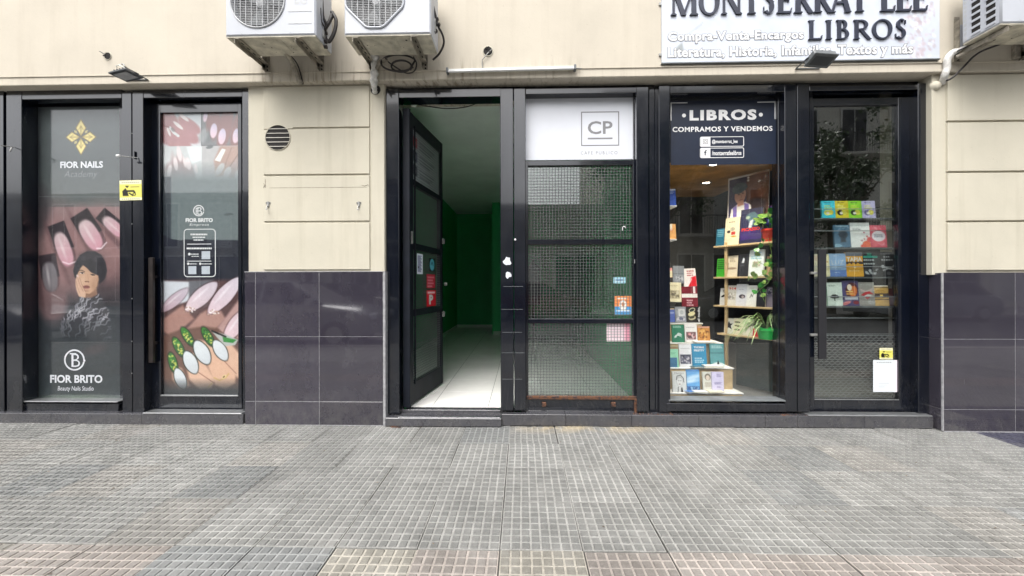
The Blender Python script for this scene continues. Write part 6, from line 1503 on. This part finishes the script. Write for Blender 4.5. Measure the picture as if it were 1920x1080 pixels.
# framed sports picture leaning above the top shelf: generic player, no likeness
pw0, pw1 = upx(1357), upx(1434)
t = bpy.data.objects.new('portrait_poster', None); link(t); t.location = mS @ Vector(((pw0+pw1)/2, .10, shz[0]+.27)); t.rotation_euler = (R_(-3), 0, srz)
tag(t, 'poster of a player in a cap and striped shirt above the top shelf', 'poster')
cv = Cv(0, 0, 120, 130, 2, (74, 44, 32)); cv.rect(0, 0, 58, 130, (40, 34, 64)); cv.rect(0, 0, 120, 5, (196, 190, 180)); cv.rect(0, 0, 3, 130, (196, 190, 180))
cv.ell(90, 40, 36, 44, 20, (96, 58, 40), .8, 16); cv.ell(84, 100, 30, 26, 0, (34, 26, 34), .9, 12); cv.ell(98, 60, 12, 14, 0, (120, 76, 56), .7, 8)
cv.poly([(6, 130), (12, 96), (30, 84), (54, 80), (70, 92), (74, 130)], (206, 202, 206)); cv.poly([(16, 94), (28, 86), (30, 130), (18, 130)], (92, 80, 140)); cv.poly([(50, 82), (64, 88), (68, 130), (54, 130)], (92, 80, 140))
cv.ell(38, 58, 17, 24, 6, (150, 112, 98)); cv.poly([(30, 72), (48, 70), (50, 88), (30, 92)], (150, 112, 98)); cv.ell(35, 36, 22, 16, -10, (48, 62, 70)); cv.poly([(30, 40), (58, 30), (60, 38), (34, 48)], (40, 54, 62))
cv.ell(34, 55, 3, 1.6, 0, (50, 36, 34)); cv.ell(46, 53, 3, 1.6, 0, (50, 36, 34)); cv.line([(40, 56), (43, 64), (40, 66)], 1.6, (110, 78, 70)); cv.line([(36, 72), (46, 71)], 2.2, (110, 66, 62))
cv.ell(61, 10, 3, 3, 0, (220, 220, 220)); cv.ell(61, 18, 3, 3, 0, (220, 220, 220)); cv.grain(5, 8, 2); cv.a = np.minimum(cv.a*1.35, 240)
hh = .46; ww = pw1-pw0
cv.mesh('printed_sheet', lflat(-ww/2, ww/2, 0, hh, -.0008), M['print'], t, local=True); MB().box(-ww/2-.002, ww/2+.002, 0, .004, -.002, hh+.003).build('backing_board', M['shelfwhite'], t, local=True)

# ---- plants
def heart(n=0):
    r = random.Random(n); m = MB(); pts = [(0, 0), (.5, .12), (.62, .45), (.42, .78), (0, 1.15), (-.42, .78), (-.62, .45), (-.5, .12)]
    vs = [(0, 0, .02), (0, .55, -.04), (0, 1.15, -.16)]+[(x, y, .10*abs(x)+(-.1*y*y*.4)+r.uniform(-.03, .03)) for x, y in pts[1:4]]+[(x, y, .10*abs(x)+(-.1*y*y*.4)+r.uniform(-.03, .03)) for x, y in pts[5:]]
    m.add(vs, [(0, 3, 4, 1), (1, 4, 5, 2), (0, 1, 7, 8), (1, 2, 6, 7)]); return m
lf = [heart(i).build('leaf', M['pothos' if i != 1 else 'pothosd'], local=True) for i in range(3)]
for o in lf: o.data.polygons.foreach_set('use_smooth', [True]*4)
first_used = [False]*3
def leaf(parent, loc, size, rot, r):
    i = r.randrange(3)
    if not first_used[i]: o = lf[i]; first_used[i] = True
    else: o = lf[i].copy(); COL.objects.link(o)
    o.parent = parent; o.location = loc; o.scale = (size,)*3; o.rotation_euler = rot
pp = mS @ Vector((upx(1441), .06, shz[0]))
t = thing('pothos_plant', 'variegated trailing plant in a red pot at the near end of the top shelf', 'plant', pp)
m = MB(); m.lathe((0, 0, 0), [(0, 0), (.052, 0), (.056, .01), (.072, .10), (.078, .105), (.078, .125), (.070, .125), (.066, .11), (0, .108)], 24); m.build('pot', M['redplastic'], t, local=True, smooth=True)
MB().lathe((0, 0, .1085), [(0, .003), (.064, 0)], 16).build('soil', M['soil'], t, local=True)
r = random.Random(21)
sx = Vector((math.cos(srz), math.sin(srz), 0)); sn = Vector((math.sin(srz), -math.cos(srz), 0))   # sn points to the viewer side
for k in range(15):
    a = r.uniform(0, 6.28); L = r.uniform(.05, .13); tip = Vector((L*math.cos(a)*.9, L*math.sin(a)*.7, .14+r.uniform(.02, .13)))+sn*.02
    MB().tube(spline([(0, 0, .11), tip*.5+Vector((0, 0, .06)), tip], 4), .0022, 5).build('stem', M['pothosd'], t, local=True, smooth=True)
    leaf(t, tip, r.uniform(.05, .075), (R_(r.uniform(40, 100)), R_(r.uniform(-40, 40)), r.uniform(-1.2, 1.2)), r)
vines = [[(1437, 447), (1426, 462), (1417, 476), (1422, 490), (1436, 498)], [(1448, 445), (1452, 470), (1450, 495), (1446, 515), (1440, 530), (1426, 542), (1420, 548)],
         [(1440, 446), (1447, 480), (1438, 505), (1424, 518), (1408, 522), (1402, 526)], [(1446, 446), (1455, 470), (1449, 486), (1444, 505), (1438, 522), (1424, 536), (1428, 552), (1434, 566)]]
for vi, vn in enumerate(vines):
    P = [W(px, py, .26+.03*vi*.4)-pp for px, py in vn]; S = spline(P, 6); MB().tube(S, .0022, 5).build('vine', M['pothos'], t, local=True, smooth=True)
    for q in S[3::4]:
        leaf(t, q+Vector((r.uniform(-.02, .02), -.01, r.uniform(-.02, .02))), r.uniform(.035, .058), (R_(r.uniform(50, 120)), R_(r.uniform(-50, 50)), r.uniform(-2.2, 2.2)), r)
gp = W(1437, 637, .285); gp.z = shz[3]+.0005
t = thing('spider_plant', 'striped spider plant in a bright green pot on the bottom shelf', 'plant', gp)
m = MB(); n4 = 24; m.lathe((0, 0, 0), [(0, 0), (.060, 0), (.064, .008), (.078, .080), (.086, .083), (.087, .108), (.080, .108), (.076, .09), (0, .088)], n4)
m.build('pot', M['greenplastic'], t, local=True, smooth=True); MB().lathe((0, 0, .089), [(0, .003), (.074, 0)], 16).build('soil', M['soil'], t, local=True)
for k in range(52):
    a = r.uniform(2.6, 6.6) if k % 2 else r.uniform(2.7, 4.1); L = r.uniform(.12, .34)*(1.2 if math.cos(a) < 0 else .6); up = r.uniform(.06, .17); m = MB(); vs = []; n = 8; dr_ = Vector((math.cos(a), math.sin(a)*.5, 0)); sd_ = Vector((-dr_.y, dr_.x, 0)).normalized()
    for i in range(n+1):
        u = i/n; c0 = dr_*(L*u)+Vector((0, 0, .09+up*math.sin(u*2.3)*1.2-.10*u*u*L/.2)); wd2 = .0085*(1-u)**.6*(.5+u*1.2 if u < .4 else 1)+.0006
        vs += [c0+sd_*wd2+Vector((0, 0, .002)), c0, c0-sd_*wd2+Vector((0, 0, .002))]
    fs = []
    for i in range(n): fs += [(3*i, 3*i+1, 3*i+4, 3*i+3), (3*i+1, 3*i+2, 3*i+5, 3*i+4)]
    m.add(vs, fs); m.build('leaf', M['blade'], t, local=True, smooth=True)

# ---- books in the glazed bookshop door
rk = thing('door_book_rack', 'thin steel shelves full of books behind the glazed bookshop door', 'rack', W(1605, 600, .24))
RY = .24
x0, x1 = X(1512, RY), X(1700, RY)
for y in (409, 464.5, 519.5, 574.5): 
    z = Z(y, RY, 1605); MB().box(x0, x1, RY-.01, RY+.09, z-.012, z, c=.001).build('shelf_board', M['lampgrey'], rk)
for y in (392, 433, 500, 556, 596, 628): 
    z = Z(y, RY, 1605); MB().tube([(x0, RY-.012, z), (x1, RY-.012, z-.002)], .004, 6).build('rail', M['alu'], rk)
MB().box(x1-.012, x1, RY-.01, RY+.09, .3, 2.1).build('side_post', M['lampgrey'], rk)
g2 = 'books behind the glazed bookshop door'
def dbook(lab, a, y0, b, y1, col, ops=(), texts=(), **k): return fbook(lab, a, y0, b, y1, RY, col, ops, texts, lean=5, group=g2, step=k.pop('step', 3), th=.016, **k)
for i, (a, col, c2, nm) in enumerate(((1542, (66, 204, 226), (230, 236, 120), 'cyan'), (1567, (226, 206, 50), (40, 34, 20), 'yellow'), (1592, (150, 220, 56), (40, 60, 20), 'lime green'), (1617.5, (190, 182, 222), (120, 110, 160), 'lavender'))):
    dbook('small %s activity book in the top row behind the glazed door' % nm, a, 376, a+25, 408.5, col, [('t', 20, 12, 84, 5, 1, (40, 50, 60)), ('t', 20, 34, 84, 9, 2, (236, 230, 90) if i != 1 else (250, 240, 160)), ('e', 40, 92, 26, 22, 0, c2), ('e', 66, 90, 20, 20, 0, (236, 226, 90)), ('e', 44, 96, 12, 10, 0, (240, 236, 220))])
dbook('blue grey book with a dark head silhouette', 1565.5, 421, 1596, 463.5, (74, 112, 140), [('r', 10, 4, 92, 12, (150, 170, 180)), ('e', 56, 62, 28, 28, 0, (44, 60, 76)), ('p', [(40, 80), (66, 80), (74, 110), (36, 112)], (44, 60, 76)), ('e', 18, 132, 26, 10, 0, (150, 190, 210)), ('t', 10, 126, 60, 4, 2, (110, 140, 160))])
dbook('white book with orange splashes in its lower corner', 1596.5, 416.5, 1633, 463.5, (236, 236, 234), [('r', 0, 12, 100, 16, (190, 196, 200)), ('t', 12, 28, 60, 4, 2, (120, 124, 128)), ('e', 80, 118, 22, 20, 20, (236, 110, 70)), ('e', 62, 126, 14, 10, 0, (230, 90, 70)), ('e', 94, 92, 12, 14, 0, (220, 80, 80)), ('e', 70, 54, 5, 5, 0, (190, 110, 130)), ('e', 84, 74, 5, 5, 0, (200, 90, 90)), ('e', 56, 96, 5, 5, 0, (180, 130, 140)), ('e', 70, 88, 4, 4, 0, (200, 90, 90))])
dbook('pink and red book with a pale round label', 1633.5, 421.5, 1664, 463.5, (214, 74, 96), [('b', 0, 0, 100, 140, ((214, 84, 104), (236, 160, 170), (190, 40, 66), (226, 110, 120))), ('e', 50, 70, 42, 34, 0, (232, 226, 232)), ('t', 24, 60, 80, 6, 2, (90, 90, 110))])
dbook('narrow cream book mostly hidden by the door handle', 1526, 476, 1537, 518.5, (222, 214, 184), [('t', 30, 30, 90, 8, 6, (170, 80, 80))])
dbook('cream edged book just right of the door handle', 1547, 476, 1557, 518.5, (230, 220, 176), [('e', 60, 150, 16, 16, 0, (200, 150, 90))])
dbook('pale blue book with large outlined capitals', 1556, 475, 1588, 518.5, (150, 180, 216), [('r', 0, 100, 100, 140, (100, 130, 190)), ('t', 30, 12, 80, 3, 1, (230, 236, 244)), ('t', 20, 84, 80, 3, 1, (220, 230, 240)), ('t', 30, 112, 70, 5, 1, (200, 214, 236))], [('LUZ', 16, 40, 88, 66, 'white', -.012)])
dbook('mustard yellow book with dripping white capitals', 1588, 472, 1620, 518.5, (222, 164, 58), [('r', 0, 0, 100, 26, (110, 114, 124)), ('r', 0, 58, 100, 74, (60, 48, 46)), ('e', 20, 76, 8, 10, 0, (222, 164, 58)), ('e', 44, 76, 8, 12, 0, (222, 164, 58)), ('e', 70, 76, 8, 10, 0, (222, 164, 58)), ('t', 14, 112, 84, 4, 1, (240, 220, 170)), ('e', 52, 92, 6, 5, 0, (240, 230, 190))], [('TAPIA', 6, 32, 94, 58, 'white', .02)])
dbook('black book with a teal title band', 1620, 472, 1650.5, 518.5, (34, 36, 40), [('r', 28, 4, 56, 22, (40, 130, 110)), ('r', 4, 24, 92, 38, (50, 150, 130)), ('t', 4, 46, 92, 10, 1, (200, 206, 206)), ('t', 4, 70, 92, 10, 1, (200, 206, 206)), ('b', 4, 104, 96, 146, ((60, 62, 66), (190, 192, 194), (30, 30, 34)))])
dbook('black book with white scattered bone shapes', 1650.5, 472, 1684, 518.5, (32, 33, 37), [('t', 10, 8, 90, 6, 1, (150, 150, 154)), ('t', 26, 24, 76, 7, 1, (220, 220, 222)), ('t', 14, 42, 84, 7, 1, (220, 220, 222)), ('l', [(20, 84), (80, 104)], 9, (206, 206, 208)), ('l', [(20, 106), (84, 82)], 9, (190, 190, 192)), ('e', 18, 84, 9, 9, 0, (210, 210, 212)), ('e', 84, 84, 9, 9, 0, (210, 210, 212)), ('e', 50, 124, 14, 10, 0, (90, 90, 94))])
dbook('off white book with a small black tree drawing', 1551, 529.5, 1581, 573.5, (222, 232, 222), [('t', 16, 16, 70, 3, 2, (110, 120, 110)), ('e', 50, 92, 30, 10, 0, (50, 56, 54)), ('e', 50, 84, 18, 8, 0, (50, 56, 54)), ('l', [(50, 92), (50, 116)], 5, (50, 56, 54)), ('r', 0, 0, 5, 160, (40, 110, 80))])
dbook('purple book with an orange and brown figure', 1581, 526, 1612, 573.5, (84, 76, 120), [('e', 58, 60, 38, 48, 10, (90, 40, 40)), ('e', 66, 66, 24, 34, 10, (214, 120, 60)), ('e', 46, 42, 14, 20, 0, (240, 226, 206)), ('r', 24, 64, 66, 72, (240, 200, 120)), ('r', 24, 80, 70, 86, (240, 190, 110)), ('r', 14, 104, 92, 118, (226, 226, 236)), ('e', 20, 140, 30, 10, -20, (220, 130, 130)), ('e', 80, 136, 18, 12, 0, (130, 40, 50))])
dbook('grey book with a red ribbon shape', 1612, 529, 1641.5, 573.5, (158, 154, 148), [('t', 12, 14, 90, 5, 1, (190, 188, 184)), ('p', [(8, 40), (40, 56), (60, 52), (92, 36), (84, 60), (50, 66), (14, 60)], (200, 180, 176)), ('p', [(12, 84), (40, 64), (70, 60), (96, 80), (60, 76), (30, 90)], (190, 44, 52)), ('p', [(24, 96), (56, 80), (94, 92), (60, 92)], (226, 222, 220)), ('p', [(34, 98), (74, 96), (52, 112)], (190, 50, 56)), ('t', 20, 124, 80, 4, 1, (200, 196, 190))])
dbook('short tan banded book at the right end of the lowest row', 1641.5, 535, 1668, 573.5, (206, 164, 92), [('r', 0, 0, 100, 8, (226, 226, 224)), ('r', 0, 12, 100, 18, (90, 76, 60)), ('r', 0, 58, 100, 88, (80, 66, 66)), ('r', 38, 66, 58, 80, (240, 200, 110)), ('r', 0, 100, 100, 106, (110, 80, 50)), ('t', 10, 34, 90, 6, 2, (170, 126, 60))])
dbook('dark red spine showing behind the tan banded book', 1666, 541, 1676, 573.5, (90, 34, 36), [])
# ================================================================== the other side of the street (seen in the glass)
bw = simple('building_render', (.42, .40, .35), .9, var=.15, scale=.8); bw2 = simple('ochre_render', (.36, .34, .29), .9, var=.2, scale=.8)
frame_w = simple('window_frame_white', (.55, .54, .5), .6); dkpane = M['glass']; shut = simple('closed_shutter', (.50, .50, .47), .6); conc2 = simple('balcony_slab', (.45, .43, .38), .85)
def bldg(x0, x1, h, col, lab, fh, nb, balc, roofy=0):
    t = thing('street_building', lab, 'building', ((x0+x1)/2, -18, 0)); y = -18.0
    MB().box(x0, x1, y-9, y, 0, h, c=.02).build('wall', col, t); MB().box(x0-.1, x1+.1, y-.1, y+.35, h-.01, h+.3, c=.03).build('cornice', conc2, t)
    nf = int(h/fh); dx = (x1-x0)/nb
    for f in range(nf):
        for b in range(nb):
            cx = x0+(b+.5)*dx; zb = .3+f*fh; tall = f > 0
            w2 = .62 if f else dx*.36; zt_2 = zb+(2.5 if f else 2.6)
            m = MB(); m.box(cx-w2-.1, cx+w2+.1, y+.001, y+.06, zb, zt_2+.1, c=.01); fr = m.build('window', frame_w, t)
            MB().box(cx-w2, cx-.03, y+.03, y+.07, zb+.1, zt_2).box(cx+.03, cx+w2, y+.03, y+.07, zb+.1, zt_2).build('pane', shut if (f*7+b*3) % 4 == 0 else M['inkblack'], fr)
        if balc and f:
            zb = .25+f*fh; m = MB(); m.box(x0+.4, x1-.4, y, y+1.0, zb-.15, zb, c=.02); sl = m.build('balcony', conc2, t)
            m = MB(); m.box(x0+.42, x1-.42, y+.95, y+.98, zb+.95, zb+1.0)
            for k in range(int((x1-x0-.8)/.13)): m.box(x0+.44+k*.13, x0+.455+k*.13, y+.955, y+.97, zb, zb+.95)
            g = m.build('railing', M['rubber'], sl); g['kind'] = 'stuff'
    return t
bldg(4.6, 14.2, 11.5, bw, 'grey apartment house with balconies across the street', 3.7, 5, True)
bldg(14.3, 30.0, 16.0, simple('pale_render', (.62, .60, .53), .9, var=.15, scale=.8), 'ochre apartment house with long balconies across the street', 4.0, 6, True)
bldg(-1.6, 4.5, 5.4, bw2, 'low ochre shop building across the street', 4.2, 2, False)
bldg(-12.5, -1.7, 11.0, simple('dark_render', (.16, .15, .14), .9), 'three storey rendered house across the street', 3.4, 5, True)
bldg(-40.0, -12.6, 6.2, bw2, 'long low ochre house at the far left across the street', 3.1, 9, False)
bark = simple('plane_tree_bark', (.10, .085, .06), .9, var=.4, scale=6); fol = leafmat('street_tree_foliage', (.025, .05, .015), (.06, .10, .03))
def tree(x, y, h, rad, lab, sd_):
    r = random.Random(sd_); t = thing('street_tree', lab, 'tree', (x, y, 0)); m = MB(); m.tube([(x, y, -.2), (x+.05, y, 1.5), (x-.05, y+.1, h*.45), (x, y, h*.75)], [.2, .16, .12, .05], 10)
    m.build('trunk', bark, t, smooth=True)
    m = MB()
    for k in range(7): a = k*.9; m.tube([(x, y, h*.42+k*.12), (x+rad*.5*math.cos(a), y+rad*.5*math.sin(a), h*.6+k*.1), (x+rad*.8*math.cos(a), y+rad*.8*math.sin(a), h*.75)], [.07, .04, .015], 6)
    m.build('limb', bark, t, smooth=True)
    cl = [(r.gauss(0, .42), r.gauss(0, .42), r.gauss(0, .36)) for _ in range(46)]; vs = []; fs = []
    for c0 in cl:
        for _ in range(150):
            p = Vector((x+c0[0]*rad+r.gauss(0, .24), y+c0[1]*rad+r.gauss(0, .24), h*.72+c0[2]*h*.42+r.gauss(0, .22))); s_ = r.uniform(.05, .10)
            a = Vector((r.uniform(-1, 1), r.uniform(-1, 1), r.uniform(-1, 1))).normalized()*s_; b = a.cross(Vector((r.uniform(-1, 1), r.uniform(-1, 1), r.uniform(-1, 1)))).normalized()*s_*.6
            n = len(vs); vs += [p-a, p+b, p+a, p-b]; fs.append((n, n+1, n+2, n+3))
    m = MB(); m.add(vs, fs); o = m.build('crown', fol, t); o['kind'] = 'stuff'
tree(6.2, -13.6, 8.6, 2.2, 'leafy street tree across the road behind the dark hatchback', 1)
tree(13.4, -13.4, 8.0, 2.4, 'dense street tree across the road at the right', 2)
tree(-9.5, -13.6, 7.5, 2.0, 'street tree across the road at the left', 3)
def car(x, y, face, col, lab):
    t = thing('parked_car', lab, 'car', (x, y, -.13)); g = -.13; f = face
    cp = simple('car_paint', col, .22, .3, var=.03, coat=.8)
    prof = [(-2.1, .35), (-2.12, .62), (-2.05, .86), (-1.85, .98), (-1.0, 1.0), (.95, .98), (1.75, .88), (2.05, .72), (2.12, .5), (2.08, .3), (1.75, .24), (-1.8, .24)]
    m = MB(); n = len(prof)
    for side in (1, -1):
        pass
    rows = []
    for yy, s_ in ((-.80, .96), (-.74, 1.0), (.74, 1.0), (.80, .96)): rows.append([(x+f*u*s_, y+yy, g+.25+(v-.25)*s_) for u, v in prof])
    vs = sum(rows, []); fs = [tuple(range(n)), tuple(range(3*n, 4*n))]
    for k in range(3): fs += [(k*n+i, k*n+(i+1) % n, (k+1)*n+(i+1) % n, (k+1)*n+i) for i in range(n)]
    m.add(vs, fs); m.build('body', cp, t, smooth=True)
    roof = [(-1.75, .98), (-1.35, 1.42), (-.3, 1.48), (.25, 1.44), (1.05, .97)]; m = MB(); nr = len(roof)
    v1 = [(x+f*u, y-.74+(.14*(v-.97)/.5), g+v) for u, v in roof]; v2 = [(x+f*u, y+.74-(.14*(v-.97)/.5), g+v) for u, v in roof]
    m.add(v1+v2, [tuple(range(nr)), tuple(range(nr, 2*nr))]+[(i, i+1, nr+i+1, nr+i) for i in range(nr-1)]); m.build('cabin', M['inkblack'], t)
    m = MB(); m.box(x-1.3*1 if f > 0 else x-.25, x+.25 if f > 0 else x+1.3, y-.60, y+.60, g+1.455, g+1.49, c=.02); m.build('roof', cp, t)
    for sy in (-.69, .69):
        m = MB(); m.bar((x+f*1.0, y+sy*1.06, g+.98), (x+f*.25, y+sy*.9, g+1.46), .05, .05); m.bar((x-f*.4, y+sy*1.07, g+.98), (x-f*.35, y+sy*.9, g+1.47), .06, .03); m.build('pillar', cp, t)
    for wx in (-1.3, 1.32):
        for sy in (-.76, .76):
            m = MB(); m.lathe((x+f*wx, y+sy, g+.31), [(0, -.1), (.27, -.1), (.31, -.07), (.31, .07), (.27, .1), (0, .1)], 24, axis='y'); wh = m.build('wheel', M['rubber'], t, smooth=True)
            MB().lathe((x+f*wx, y+sy+(.102 if sy > 0 else -.102), g+.31), [(0, 0), (.19, 0)], 16, axis='y').build('rim', M['alu'], wh)
    for sy in (-.55, .55):
        MB().box(x+f*2.02, x+f*2.09, y+sy-.16, y+sy+.16, g+.62, g+.76, c=.02).build('headlight', M['panelwhite'], t); MB().box(x-f*2.03, x-f*2.11, y+sy-.14, y+sy+.14, g+.66, g+.84, c=.02).build('tail_light', M['redplastic'], t)
    for sy in (-.86, .86): MB().box(x+f*.72, x+f*.86, y+sy-.07, y+sy+.07, g+.98, g+1.1, c=.02).build('mirror', cp, t)
car(-5.4, -5.75, 1, (.30, .31, .33), 'silver grey hatchback parked at the near kerb')
car(8.6, -12.0, -1, (.03, .03, .035), 'dark hatchback parked across the road')
car(-13.5, -5.75, 1, (.06, .06, .08), 'dark car parked further along the near kerb')
car(.6, -12.0, 1, (.10, .02, .02), 'dark red hatchback parked across the road')
car(-6.6, -12.0, 1, (.05, .055, .06), 'charcoal hatchback parked across the road at the left')
car(15.5, -12.0, -1, (.25, .26, .27), 'grey hatchback parked across the road at the far right')
